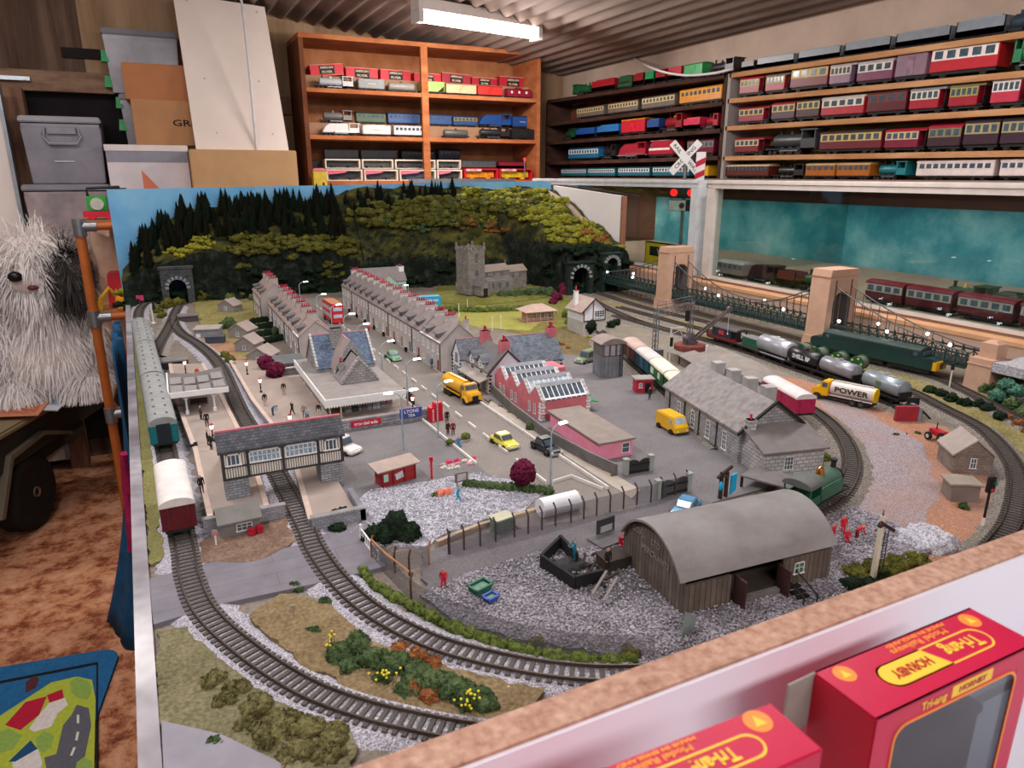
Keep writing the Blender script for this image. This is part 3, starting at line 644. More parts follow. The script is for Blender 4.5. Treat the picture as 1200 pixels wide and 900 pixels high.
hl=thing('wooded_hill','steep scenic hill with dark cliffs, scrub and tunnels at the back of the layout','hill',(0,0,0));hl['kind']='thing'
ob('hillside',hillmesh(),hillmat(),hl,sharp=2)
fo={'scrub':scatter([(.32,'#3f3d26'),(.48,'#5f5a38'),(.62,'#7b744c'),(.75,'#958c66')],40,bump=1,sc2=240,dist=.004),'olive':scatter([(.32,'#2e3016'),(.48,'#515122'),(.62,'#716e2e'),(.75,'#8c8546')],40,bump=1,sc2=240,dist=.004),'bright':scatter([(.32,'#54581e'),(.48,'#82812a'),(.62,'#a39e38'),(.75,'#b9b052')],40,bump=1,sc2=240,dist=.004),'dark':scatter([(.32,'#0e170f'),(.5,'#1a281b'),(.7,'#2e3d2a')],40,bump=1,sc2=240,dist=.004),'green':scatter([(.32,'#27341f'),(.48,'#415234'),(.62,'#5c6e44'),(.75,'#7d8c60')],40,bump=1,sc2=240,dist=.004),'russet':scatter([(.32,'#5c3420'),(.5,'#86502e'),(.7,'#a87a4a')],40,bump=1,sc2=240,dist=.004),'maroon':scatter([(.32,'#3c0f22'),(.5,'#641c38'),(.7,'#86304e')],60,bump=1,sc2=300,dist=.004),'mid':scatter([(.32,'#3c4a22'),(.5,'#5d6a32'),(.7,'#7d8648')],40,bump=1,sc2=240,dist=.004)}
def clumps(name,pts,kind,parent,seed=0,k=3):
 """a mass of scatter foam along the hill: one uncountable part"""
 b=MB();rnd=random.Random(seed)
 for(x,y,z,r)in pts:
  for q in range(k*2):
   rr=r*rnd.uniform(.35,.7)
   b.ball((x+rnd.gauss(0,r*.75),y+rnd.gauss(0,r*.5),z+rnd.uniform(-.15,.3)*r),(rr*1.15,rr,rr*.75),2,.42,2.6,rnd.random()*90)
 o=ob(name,b,fo[kind],parent,sharp=3);o['kind']='stuff';return o
rnd=random.Random(11)
def hillpts(n,x0,x1,t0,t1,r0,r1):
 out=[]
 for _ in range(n):
  x=rnd.uniform(x0,x1);y0=lerp_t([(-.14,2.36),(.55,2.35),(.7,2.33),(.95,2.30),(1.08,2.22),(1.16,1.98),(1.42,1.955)],x);y=y0+(2.5-y0)*rnd.uniform(t0,t1)
  out.append((x,y,hillz(x,y),rnd.uniform(r0,r1)))
 return out
clumps('olive_scrub',hillpts(90,.2,.58,.10,.40,.012,.022),'olive',hl,1)
clumps('bright_turf',hillpts(26,.0,.14,.18,.40,.008,.016),'bright',hl,2)
clumps('olive_scrub',hillpts(150,.62,1.2,.5,.86,.014,.028),'olive',hl,3)
clumps('bright_scrub',hillpts(70,1.0,1.36,.5,.98,.012,.024),'bright',hl,4)
clumps('olive_scrub',hillpts(60,1.14,1.38,.1,.5,.012,.022),'bright',hl,44)
clumps('dark_scrub',hillpts(70,.66,1.3,.45,.97,.01,.022),'green',hl,5)
clumps('russet_scrub',hillpts(16,1.28,1.39,.08,.3,.01,.018),'russet',hl,6)
clumps('russet_scrub',hillpts(14,.95,1.1,.35,.6,.01,.018),'russet',hl,61)
clumps('dark_scrub',hillpts(60,-.1,.7,.0,.06,.012,.026),'dark',hl,7)
clumps('dark_scrub',hillpts(24,.6,1.1,.0,.08,.012,.02),'dark',hl,8)
clumps('dark_scrub',hillpts(50,1.12,1.4,.0,.07,.012,.024),'dark',hl,9)
clumps('bright_scrub',[(G(x,y).x,G(x,y).y,L+h,r)for x,y,h,r in[(150,350,.02,.025),(165,340,.04,.022),(178,335,.05,.02),(160,322,.08,.02),(152,335,.05,.02)]],'bright',hl,10)
b=MB();vs=[];pth=[]
for(px,py)in[(640,226),(655,236),(668,248),(680,268),(692,287)]:
 y,z=AX(px,py,1.372);pth.append((1.372,y,z))
ob('hill_path',MB().tube([p for p,d in spline([(p[0],p[1],hillz(p[0],min(2.49,p[1]))-.004)for p in pth],.02)],.014,8),mat('#9a8878',.9,.15,40),hl,sharp=3)
def portal(name,label,x,y,w,h,aw,ah,m,rz=0):
 t=thing(name,label,'tunnel portal',(x,y,L),rz)
 arch=[(aw/2*math.cos(PI*k/14),ah-aw/2+aw/2*math.sin(PI*k/14))for k in range(15)]
 for s in(1,-1):
  half=[(s*p[0],p[1])for p in arch[:8]]
  poly=[(s*w/2,0),(s*w/2,h),(0,h)]+half[::-1]+[(s*aw/2,0)]
  ob('stone_face',MB().prism(poly,'y',0,.02),m,t)
 ob('coping',MB().bx(-w/2-.004,w/2+.004,-.005,.022,h,h+.006),m,t)
 for k in range(9):
  a=PI*k/8;rr=aw/2+.004
  ob('arch_stone',MB().at(rr*math.cos(a),-.001,ah-aw/2+rr*math.sin(a),0,0,PI/2-a).box(0,0,-.005,.008,.006,.010),mat('#8b8c90',.8,.15,60),t)
 b=MB();vs=[];fs=[];pr=arch+[(-aw/2,0),(aw/2,0)]
 n=len(pr)
 for yy in(.002,.2):vs+=[(p[0]*1.02,yy,p[1])for p in pr]
 fs=[(i,(i+1)%n,n+(i+1)%n,n+i)for i in range(n)]+[tuple(range(n,2*n))]
 ob('tunnel_bore',b.add(vs,fs),mat('#0d0c0c',.95,.2,30),t)  # the tunnel's inner shade is painted into this near-black lining
 return t
def cutbore(x0,x1,y1,zt):
 o=[c for c in hl.children if c.name.startswith('hillside')][0];me=o.data;bm=bmesh.new();bm.from_mesh(me)
 de=[f for f in bm.faces if x0<f.calc_center_median().x<x1 and f.calc_center_median().y<y1 and min(v.co.z for v in f.verts)<zt]
 bmesh.ops.delete(bm,geom=de,context='FACES');bm.to_mesh(me);bm.free()
stn=brickmat('#45474a','#595c60','#303234',.012,.006,.1)
portal('tunnel_portal','grey stone tunnel portal in the hill at the left end',.028,2.325,.088,.104,.05,.074,stn)
cutbore(.004,.052,2.385,L+.075)
portal('tunnel_portal','dark overgrown tunnel mouth in the cliff below the bridge end',1.195,1.945,.095,.10,.062,.088,mat('#1c2a26',.95,.3,60,bump=.6))
cutbore(1.166,1.224,2.02,L+.085)
portal('tunnel_portal','small bridge tunnel arch high in the cliff at the far bridge end',1.315,1.95,.07,.122,.046,.112,mat('#22302c',.95,.3,60,bump=.6))
stone=brickmat('#939193','#aba9aa','#7c7a7c',.009,.0042,.12)
stoneg=brickmat('#85888c','#a4a7ac','#6d6f74',.008,.004,.12)
whitestone=brickmat('#a9a7a8','#c6c3c2','#8a8786',.009,.005,.12)
brickg=brickmat('#8f8f98','#a9a9b1','#75757d',.006,.0026,.12)
slate_x=brickmat('#5d6068','#777a82','#4a4c52',.005,.0026,.1,axis='x');slate_y=brickmat('#5d6068','#777a82','#4a4c52',.005,.0026,.1,axis='y')
blue_x=brickmat('#4d5a6e','#6a778c','#404a5a',.005,.0026,.1,axis='x');blue_y=brickmat('#4d5a6e','#6a778c','#404a5a',.005,.0026,.1,axis='y')
rooft=mat('#8e8380',.8,.1,60,det=5);rooftd=mat('#6f6a6b',.8,.1,60,det=5);roofp=mat('#a08d86',.8,.1,50,det=5)
render_=mat('#bdb4b0',.8,.07,50);whitew=mat('#dfdee4',.7,.04,60);black=mat('#1d1b1c',.7,.2,60);dkg=mat('#3a393c',.7,.15,60)
pinkw=mat('#d0757e',.75,.1,60,det=5);pinkl=mat('#f093ac',.7,.05,60);pot=mat('#cc3552',.7,.12,80);white=mat('#ecebea',.6,.04,60);cream=mat('#d8cdb2',.7,.06,60)
glassd=mat('#4d5a66',.15,.25,90,spec=.7);glassl=mat('#a9b8c4',.15,.2,90,spec=.7);glasslit=mat('#7f95a4',.2,.35,160,emit=.12)
def face(f,c):
 """maps (u, z, out) on a wall face to local xyz"""
 return{'-x':lambda u,z,o:(c-o,u,z),'+x':lambda u,z,o:(c+o,u,z),'-y':lambda u,z,o:(u,c-o,z),'+y':lambda u,z,o:(u,c+o,z)}[f]
def fbox(b,F_,u0,u1,z0,z1,o0,o1):
 p,q=F_(u0,z0,o0),F_(u1,z1,o1);b.bx(min(p[0],q[0]),max(p[0],q[0]),min(p[1],q[1]),max(p[1],q[1]),min(p[2],q[2]),max(p[2],q[2]))
def window(par,f,c,u,z,w,h,nx=2,nz=2,fm=None,gm_=None,name='window',fr=.0008):
 F_=face(f,c);b=MB();fm=fm or white
 fbox(b,F_,u-w/2,u-w/2+fr,z,z+h,0,.0008);fbox(b,F_,u+w/2-fr,u+w/2,z,z+h,0,.0008)
 fbox(b,F_,u-w/2-fr,u+w/2+fr,z-fr,z,0,.0014);fbox(b,F_,u-w/2,u+w/2,z+h-fr,z+h,0,.0008)
 for i in range(1,nx):k=u-w/2+w*i/nx;fbox(b,F_,k-fr*.3,k+fr*.3,z,z+h,0,.0006)
 for i in range(1,nz):k=z+h*i/nz;fbox(b,F_,u-w/2,u+w/2,k-fr*.3,k+fr*.3,0,.0006)
 o=ob(name,b,fm,par);g=MB();fbox(g,F_,u-w/2+fr*.5,u+w/2-fr*.5,z,z+h-fr*.5,-.0004,.0003);ob('pane',g,gm_ or glassd,o);return o
def door(par,f,c,u,w,h,m,z=0):
 F_=face(f,c);b=MB();fbox(b,F_,u-w/2,u+w/2,z,z+h,-.0003,.0006);o=ob('door',b,m,par)
 k=MB();fbox(k,F_,u+w*.3,u+w*.38,z+h*.45,z+h*.5,0,.001);ob('door_handle',k,white,o);return o
def gable(par,x0,x1,y0,y1,z0,h,rise,axis,wm,rm,over=.003,th=.0022,coping=None,rz0=None):
 """walls with gable ends and two roof slopes; ridge runs along axis"""
 a0,a1,c0,c1=(x0,x1,y0,y1)if axis=='x' else(y0,y1,x0,x1)
 mid=(c0+c1)/2;ob('walls',MB().prism([(c0,z0),(c1,z0),(c1,z0+h),(mid,z0+h+rise),(c0,z0+h)],axis,a0,a1),wm,par)
 sl=rise/((c1-c0)/2);e=over
 for s in(-1,1):
  ce=c0-e if s<0 else c1+e;ze=z0+h-sl*e
  ob('roof_slope',MB().prism([(ce,ze),(mid,z0+h+rise),(mid,z0+h+rise+th*1.2),(ce,ze+th)],axis,a0-over*.6,a1+over*.6),rm,par)
 if coping:
  for a in(a0,a1):
   for s in(-1,1):
    ce=c0-.001 if s<0 else c1+.001
    ob('gable_coping',MB().prism([(ce,z0+h),(mid,z0+h+rise),(mid,z0+h+rise+.0065),(ce,z0+h+.0058)],axis,a-.002,a+.002),coping,par)
def chimney(par,x,y,z0,w,d,h,m,pots=2,pm=None,ph=.006,along='y'):
 c=ob('chimney',MB().bx(x-w/2,x+w/2,y-d/2,y+d/2,z0,z0+h).bx(x-w/2-.0008,x+w/2+.0008,y-d/2-.0008,y+d/2+.0008,z0+h-.0015,z0+h),m,par)
 n=pots;L_=d if along=='y' else w
 for i in range(n):
  u=(i-(n-1)/2)*L_/max(n,1)*.9;p=(x,y+u)if along=='y' else(x+u,y)
  ob('chimney_pot',MB().lathe([(.0015,0),(.0017,ph*.9),(.002,ph),(.0012,ph),(.0012,ph*.8)],8,(p[0],p[1],z0+h)),pm or pot,c)
 return c
def terrace(name,label,x0,y0,n,w,depth,eave,ridge,front,wm,rm,dm,near=0,doors=True,both=True):
 t=thing(name,label,'terraced houses',(x0,y0,L),0,'terraces of model houses');ln=n*w;rise=ridge-eave
 x1=depth;segs=[(0,near*w,-.003),(near*w,ln,0)]if near else[(0,ln,0)]
 for(a,b_,dz)in segs:
  if b_>a:gable(t,0,x1,a,b_,0,eave+dz,rise,'y',wm,rm,.002)
 fx=0 if front=='-x' else x1
 for i in range(n):
  dz=-.003 if i<near else 0;yc=(i+.5)*w;sg=1 if front=='-x' else 1
  dx0=.004;dh=.0155;zb=eave+dz+.002
  d=ob('dormer',MB().bx(dx0,dx0+.024,yc-.0105,yc+.0105,zb,zb+dh),dm,t)
  ob('dormer_roof',MB().prism([(dx0-.004,zb+dh-.003),(dx0+.030,zb+dh+.004),(dx0+.030,zb+dh+.006),(dx0-.004,zb+dh-.001)],'y',yc-.0135,yc+.0135),rooftd,d)
  g=MB();F_=face('-x',dx0);fbox(g,F_,yc-.008,yc+.008,zb+.002,zb+dh-.004,0,.0005);ob('dormer_window',g,mat('#3c3d42',.3,.2,60),d)
  chimney(t,x1/2+.004,(i+1)*w-.001,ridge+dz-.008,.023,.013,.017,wm,4,along='x',ph=.0062)
  if i%1==0 and both:chimney(t,x1*.5+.03,(i+.62)*w,eave+.004,.009,.009,.029,wm,1,ph=.007)
  for(u,z,ww,hh)in((yc-.016,eave+dz-.022,.009,.016),(yc+.012,eave+dz-.022,.009,.016),(yc+.015,.008,.010,.018)):
   window(t,'-x',0,u,z,ww,hh,2,2,fr=.0015)
  if doors:door(t,'-x',0,yc-.014,.009,.024,mat(['#8e2438','#a9a6a4','#8e2438','#2f6f86','#7d7a78','#a32038'][i%6],.5,.05,60))
 ob('gutter',MB().bx(-.002,.001,0,ln,eave-.0015,eave),white,t)
 for k in range(0,n+1,3):ob('downpipe',MB().cyl((-.001,max(.002,k*w-.001),0),(-.001,max(.002,k*w-.001),eave),.0009,n=6),dkg,t)
 return t
terrace('terraced_houses','grey terrace facing the street, with many red chimney pots, right of the road',.457,1.25,14,.0585,.076,.062,.096,'-x',render_,rooft,mat('#7d7876',.8,.1,60),2)
terrace('terraced_houses','grey terrace with back gardens between the station and the street',.229,1.47,7,.062,.074,.052,.083,'+x',mat('#a89d99',.8,.07,50),roofp,mat('#7c7474',.8,.1,60),1,doors=False,both=False)
terrace('terraced_houses','pair of taller grey houses at the far end of the garden terrace',.214,1.935,3,.055,.078,.062,.096,'+x',mat('#a89d99',.8,.07,50),roofp,mat('#7c7474',.8,.1,60),0,doors=False,both=False)
p=G(402,350,L);hs=thing('large_house','grey roofed house with pale green gables beyond the far end of the terrace','house',(.52,2.14,L))
mint=mat('#9fc4b0',.7,.05,60);gable(hs,0,.155,0,.075,0,.055,.036,'x',mint,mat('#8b8384',.8,.08,60));gable(hs,.07,.115,-.03,.02,0,.052,.026,'y',mint,mat('#a39695',.8,.08,60))
chimney(hs,.148,.037,.05,.016,.03,.045,white,2)
for u in(.02,.045,.135):window(hs,'-y',0,u,.03,.012,.014)
window(hs,'-y',-.03,.0925,.03,.012,.014);door(hs,'-y',0,.03,.012,.024,mat('#5d4638',.6))
st_=thing('station_building','stone station building with steep slate gables and a white scalloped canopy','station',(.205,1.04,L))
ob('station_walls',MB().bx(.022,.098,.022,.25,.008,.040),stone,st_)
ob('canopy_roof',MB().bx(-.012,.112,-.006,.265,.0405,.0445),mat('#8f8783',.85,.1,50,det=6),st_)
v=MB()
for i in range(31):v.prism([(-.0145+.0041*i,.0405),(-.0145+.0041*i,.034),(-.0125+.0041*i,.0312),(-.0105+.0041*i,.034),(-.0105+.0041*i,.0405)],'y',-.0075,-.0062)
ob('canopy_valance',v.bx(-.0135,.1135,-.0078,-.006,.039,.0455),white,st_)
v=MB()
for i in range(66):v.prism([(-.006+.0041*i,.0405),(-.006+.0041*i,.034),(-.004+.0041*i,.0312),(-.002+.0041*i,.034),(-.002+.0041*i,.0405)],'x',-.0136,-.0124)
ob('canopy_valance',v.bx(-.0138,-.012,-.006,.266,.039,.0455),white,st_)
for(x,y)in[(-.004,.01),(-.004,.08),(-.004,.15),(-.004,.22),(.012,.006)]:
 ob('canopy_post',MB().cyl((x,y,.008),(x,y,.041),.0013,n=8).box(x,y,.008,.005,.005,.004),cream,st_)
gable(st_,.008,.108,.155,.25,.0445,.006,.048,'x',stone,blue_x,.001,coping=whitestone)
gable(st_,.032,.085,.118,.20,.0445,.010,.046,'y',whitestone,mat('#a3948f',.8,.1,60),.0015,coping=stone)
gable(st_,.030,.088,.066,.12,.0445,.002,.037,'y',stone,mat('#8a8180',.8,.1,60),.002,coping=whitestone)
chimney(st_,.05,.185,.08,.020,.013,.034,stone,0);chimney(st_,.036,.098,.046,.007,.007,.028,stone,1,ph=.008)
ob('ridge_tiles',MB().bx(.0575,.0595,.118,.2,.1025,.104).bx(.01,.106,.2015,.2035,.1005,.102),mat('#c2808a',.7,.1,60),st_)
for u in(.072,):window(st_,'-y',.022,u,.011,.014,.021,2,2,fm=mat('#3a2a2a',.6),gm_=glassl)
for u in(.06,.11,.17,.22):window(st_,'-x',.022,u,.014,.012,.016,2,2,fm=mat('#3a2a2a',.6))
door(st_,'-y',.022,.038,.012,.026,dkg,.008);door(st_,'-y',.022,.052,.011,.026,mat('#6a625c',.7),.008)
ob('poster',MB().bx(.086,.091,.0208,.0216,.018,.026),mat('#b8506a',.6,.3,300),st_)
wl_=thing('forecourt_wall','grey stone wall below the station with a red sign and a blue sign','wall',(.158,1.0,L))
ob('wall_face',MB().bx(0,.185,0,.007,0,.019),stoneg,wl_);ob('wall_coping',MB().bx(-.001,.186,-.001,.008,.019,.0205).bx(-.001,.186,-.0012,.0,.0085,.0095),whitestone,wl_)
sg=ob('sign_board',MB().bx(.062,.108,-.0022,-.0004,.0085,.0175),mat('#c5213f',.5,.05,60),wl_,'red enamel sign with white script')
text('sign_lettering','trix·del·ada',.0075,sg,(.085,-.0024,.013),(PI/2,0,0),white,sx=1.05,bold=.00012)
sg=ob('sign_board',MB().bx(.138,.173,-.0026,-.0006,.0105,.0262),mat('#3f4f9c',.5,.08,60),wl_,'blue enamel sign with white letters')
text('sign_lettering','LYONS',.0075,sg,(.156,-.0028,.0212),(PI/2,0,0),white,bold=.00012);text('sign_lettering','TEA',.0065,sg,(.156,-.0028,.0143),(PI/2,0,0),white,bold=.00012)
def slab(name,label,pp,h,topm,sidem,edge=None):
 c=sum((Vector(p)for p in pp),Vector((0,0)))/len(pp);t=thing(name,label,'platform',(c.x,c.y,L));q=[(p[0]-c.x,p[1]-c.y)for p in pp]
 ob('platform_wall',MB().prism(q,'z',0,h),sidem,t)
 ob('platform_top',MB().prism([(x*.99,y*.995)for x,y in q],'z',h-.0005,h+.0012),topm,t)
 for(i,j)in edge or[]:
  a,b_=Vector(q[i]),Vector(q[j]);d=(b_-a).normalized();n=Vector((-d.y,d.x));ln_=(b_-a).length
  if(n.dot(-(a+b_)/2))<0:n=-n
  ob('edge_stones',MB().prism([tuple(a),tuple(b_),tuple(b_+n*.006),tuple(a+n*.006)],'z',h,h+.0018),mat('#c3ada0',.8,.08,90),t)
 return t
ptop=mat('#9c8d84',.85,.1,25,det=6)
slab('station_platform','long left station platform between the coaches and the footbridge track',[(.008,.775),(.073,.765),(.076,.95),(.062,1.25),(.047,1.49),(-.017,1.52),(-.012,1.25),(.004,1.0)],.010,ptop,brickg,[(0,7),(7,6),(6,5),(1,2),(2,3),(3,4)])
slab('station_platform','right station platform in front of the station building',[(.106,.722),(.158,.722),(.158,1.0),(.335,1.02),(.32,1.31),(.16,1.33),(.143,1.48),(.093,1.49),(.102,1.2),(.122,.95)],.010,ptop,brickg,[(0,9),(9,8),(8,7)])
pw=thing('platform_end_wall','low grey brick wall at the near end of the left platform behind the hut','wall',(.005,.752,L));ob('wall_face',MB().bx(-.002,.082,0,.006,0,.019),brickg,pw);ob('wall_coping',MB().bx(-.003,.083,-.001,.007,.019,.0205),whitestone,pw)
pw=thing('platform_end_wall','low grey brick wall at the near end of the right platform','wall',(.108,.708,L));ob('wall_face',MB().bx(0,.058,0,.006,0,.018).bx(.052,.058,0,.06,0,.018),brickg,pw);ob('wall_coping',MB().bx(-.001,.059,-.001,.007,.018,.0195),whitestone,pw)
gw=thing('garden_wall','grey wall behind the maroon trees on the right platform','wall',(.16,1.335,L));ob('wall_face',MB().bx(0,.06,0,.005,0,.022),mat('#7f7b78',.8,.1,40),gw);ob('wall_coping',MB().bx(-.001,.061,-.001,.006,.022,.0235),whitestone,gw)
fb=thing('covered_footbridge','covered footbridge with white boarding and lit windows on two stone piers','footbridge',(.03,.81,L))
W_=.137;zb,ze=.036,.071;bdm=brickmat('#e6e1d6','#dcd6c9','#6a6460',.2,.0028,.2,axis='vert',mix=.1)
ob('bridge_walls',MB().bx(0,W_,0,.036,zb,ze),bdm,fb)
rp=[(-.004,ze-.002),(.018,ze+.016),(.040,ze-.002),(.040,ze),(.018,ze+.0185),(-.004,ze)]
ob('roof',MB().prism([(-.004,ze-.002),(.018,ze+.016),(.040,ze-.002),(.040,ze+.001),(.018,ze+.0185),(-.004,ze+.001)],'x',-.003,W_+.003),brickmat('#45464c','#5a5b60','#37383c',.005,.0026,.1,axis='x'),fb)
ob('ridge_tiles',MB().bx(-.003,W_+.003,.0165,.0195,ze+.017,ze+.0195),mat('#c4707c',.7,.1,90),fb)
tb=MB();tb.bx(0,W_,-.0012,0,zb,zb+.0022).bx(0,W_,-.0012,0,.0505,.0525)
for x in(.0008,.0275,.0665,.107,W_-.002):tb.bx(x-.001,x+.0022,-.0016,0,zb,ze)
ob('timber_frame',tb,dkg,fb)
for u,w,n in((.013,.015,3),(.047,.035,7),(.088,.037,7),(.123,.015,3)):window(fb,'-y',-.0002,u,.054,w,.0135 if n==7 else .013,n,2 if n==7 else 1,gm_=glasslit if n==7 else glassd,fr=.0016)
pm=brickmat('#878a8e','#a4a7ac','#64666a',.009,.0032,.12)
for x in(.0,.108):ob('pier',MB().bx(x+.001,x+.027,0,.034,0,zb),pm,fb);ob('stair_side',MB().prism([(.034,0),(.036,zb+.018),(.06,zb+.012),(.13,.012),(.13,0)],'x',x+.002,x+.026),cream,fb)
pc=thing('platform_canopy','grey canopy with eight glazed roof lights on white posts over the left platform','canopy',(.022,1.21,L+.011))
_rm=mat('#696463',.8,.1,50)
ob('canopy_roof',MB().prism([(-.040,.036),(.0,.031),(.044,.038),(.044,.041),(0,.0345),(-.040,.0395)],'y',-.055,.075),_rm,pc)
ob('valance',MB().bx(-.041,.045,-.0565,-.0545,.0315,.040).bx(-.042,-.040,-.055,.075,.0335,.0405),white,pc)
for j in range(2):
 for i in range(4):
  x=-.029+.0205*i;y=-.035+.052*j;zz=.0352+(.0046*(-x)/.04 if x<0 else .007*x/.044)
  b=MB();b.box(x,y,zz,.017,.040,.0018)
  f=ob('roof_light',b,mat('#8b8684',.6,.06,90),pc);g=MB()
  for k in range(1,5):g.bx(x-.0085+.0034*k-.00012,x-.0085+.0034*k+.00012,y-.02,y+.02,zz+.0018,zz+.0023)
  ob('glazing_bars',g.bx(x-.0085,x+.0085,y-.0002,y+.0002,zz+.0018,zz+.0023),mat('#b9b4b2',.6,.05,60),f)
for(x,y)in[(-.018,-.045),(.022,-.045),(-.018,.055),(.022,.055)]:
 b=MB().cyl((x,y,0),(x,y,.034),.0016,n=8).box(x,y,0,.005,.005,.006)
 for s in(-1,1):b.tube([(x,y,.022),(x+s*.005,y,.029),(x+s*.013,y,.032)],.0008,5)
 ob('canopy_post',b,white,pc)
ob('bench',MB().bx(-.012,.014,-.01,-.004,.003,.005).bx(-.012,.014,-.004,-.0025,.003,.012),mat('#5a3f36',.7),pc)
pb=thing('timbered_pub','white pub with black timbers, slate roofs and pink chimneys on the street corner','pub',(.474,1.09,L))
gable(pb,0,.07,.098,.142,0,.042,.031,'x',whitew,slate_x,.003)
gable(pb,.012,.085,.0,.10,0,.04,.034,'y',whitew,rooftd,.003)
gable(pb,.075,.172,.02,.088,0,.043,.041,'x',whitew,brickmat('#5d646e','#78808a','#4a5058',.006,.003,.1,axis='x'),.003)
for y in(.032,.072):
 d=ob('dormer',MB().prism([(y-.011,.038),(y+.011,.038),(y+.011,.052),(y,.063),(y-.011,.052)],'x',.011,.035),whitew,pb)
 ob('dormer_roof',MB().prism([(y-.014,.049),(y,.063),(y+.014,.049),(y+.014,.051),(y,.0655),(y-.014,.051)],'x',.008,.04),slate_y,d);window(pb,'-x',.011,y,.041,.008,.011)
 window(pb,'-x',.012,y,.02,.009,.014,fm=black)
ob('veranda_roof',MB().prism([(-.008,.022),(.013,.029),(.013,.031),(-.008,.024)],'y',-.004,.097),mat('#a39a92',.8,.1,60),pb)
for y in(0,.03,.062,.094):ob('veranda_post',MB().cyl((-.006,y,0),(-.006,y,.023),.0012,n=6),dkg,pb)
for(f,c,u,z,w,h,n)in[('-x',0,.12,.004,.024,.02,4),('-x',0,.12,.033,.011,.016,2),('-x',.012,.02,.004,.016,.017,3),('-x',.012,.08,.004,.016,.017,3),('-y',0,.048,.036,.008,.012,2),('-y',.02,.105,.022,.009,.016,2),('-y',.02,.142,.022,.009,.016,2)]:window(pb,f,c,u,z,w,h,n,3,fm=black,gm_=glassl)
door(pb,'-x',.012,.05,.011,.024,black)
bt=MB()
for s in(-1,1):bt.prism([(.0485+s*.041,.0345),(.0485,.0765),(.0485,.073),(.0485+s*.041,.031)],'y',-.0045,-.0015)
ob('barge_boards',bt,dkg,pb);bt=MB()
for k in range(6):
 for(x,y)in[(.012,-.0008),(.172,.0192)]:bt.box(x+(.003 if x<.1 else-.003),y,.004+.0066*k,.006-.002*(k%2),.0016,.0032)
 bt.box(-.0008,.1-.0,.004+.0066*k,.0016,.006-.002*(k%2),.0032);bt.box(-.0008,.14,.004+.0066*k,.0016,.006-.002*(k%2),.0032)
ob('quoins',bt,dkg,pb)
for(x,y,z,h)in[(.048,.095,.066,.026),(.048,.012,.062,.028),(.165,.054,.07,.026)]:chimney(pb,x,y,z,.016,.014,h,pinkw,2,ph=.009)
ob('ridge_tiles',MB().bx(.0,.07,.119,.121,.073,.0758).bx(.075,.172,.053,.055,.0842,.0872),mat('#b57680',.7,.1,90),pb)
fa=thing('pink_factory','pink factory with a saw-tooth roof of glazed rooflights behind the road wall','factory',(.498,.917,L))
ys=[0,.043,.086,.129,.172];prof=[(0,0)]
for a,b_ in zip(ys,ys[1:]):prof+=[(a+.0005,.031),(a+.022,.052),(b_-.0005,.033)]
ob('factory_walls',MB().prism(prof+[(.172,0)],'x',0,.088),pinkw,fa)
for k,a in enumerate(ys[:-1]):
 ob('glazed_slope',MB().prism([(a-.0003,.0335),(a+.021,.0535),(a+.0225,.0545),(a+.0015,.0335)],'x',.007,.081),glassl if k==1 else glassd,fa)
 g=MB()
 for i in range(9):x=.007+.00925*i;g.prism([(a-.0012,.0335),(a+.0205,.0542),(a+.0215,.0542),(a+.0002,.0335)],'x',x-.0007,x+.0007)
 g.prism([(a+.0,.035),(a+.002,.037),(a+.003,.037),(a+.001,.034)],'x',.007,.081)
 ob('glazing_bars',g,white,fa)
 ob('ridge_cap',MB().prism([(a+.017,.051),(a+.0225,.0565),(a+.031,.0475),(a+.03,.0455),(a+.0225,.0535)],'x',.007,.081),mat('#8e9298',.7,.1,60),fa)
 for x in(.0,.081):ob('gable_coping',MB().prism([(a-.002,.0315),(a+.022,.0545),(a+.0225,.0555),(a+.002,.036),(a-.002,.0345)],'x',x,x+.007),whitestone,fa)
bt=MB()
for k in range(6):
 for x in(.003,.085):bt.box(x,-.0004,.002+.005*k,.008-.003*(k%2),.0016,.0034)
 bt.box(-.0004,.004,.002+.005*k,.0016,.008-.003*(k%2),.0034)
ob('quoins',bt,white,fa);ob('back_block',MB().bx(.06,.115,.125,.172,0,.046),pinkw,fa)
for u in(.022,.04,.09,.105,.135,.15):window(fa,'-x',0,u,.008,.007,.016,2,3)
ob('green_awning',MB().prism([(.088,.022),(.108,.018),(.108,.0165),(.088,.0205)],'y',.005,.03),mat('#2f9a55',.6,.08,60),fa)
ex=thing('flat_roof_block','pink flat-roofed block in front of the saw-tooth factory','building',(.492,.742,L),R(-2))
ob('block_walls',MB().bx(0,.052,0,.145,0,.0255),pinkl,ex);ob('roof_slab',MB().bx(-.003,.0545,-.003,.15,.0255,.028),mat('#8b8078',.8,.1,50),ex)
window(ex,'-y',0,.041,.008,.012,.014,1,2,gm_=glassd)
rw=thing('road_wall','long dark grey wall along the street in front of the pink buildings','wall',(0,0,L));pts=[V2(G(*p))for p in[(573,458),(600,485),(640,517),(690,545),(722,560)]]
for a,b_ in zip(pts,pts[1:]):
 d=(b_-a).normalized();n=Vector((-d.y,d.x))*.002;ob('wall_panel',MB().prism([tuple(a+n),tuple(b_+n),tuple(b_-n),tuple(a-n)],'z',0,.017),mat('#66625f',.85,.15,60),rw);ob('wall_rail',MB().tube([(a.x,a.y,.0185),(b_.x,b_.y,.0185)],.0012,5),mat('#8a8480',.7,.1,60),rw)
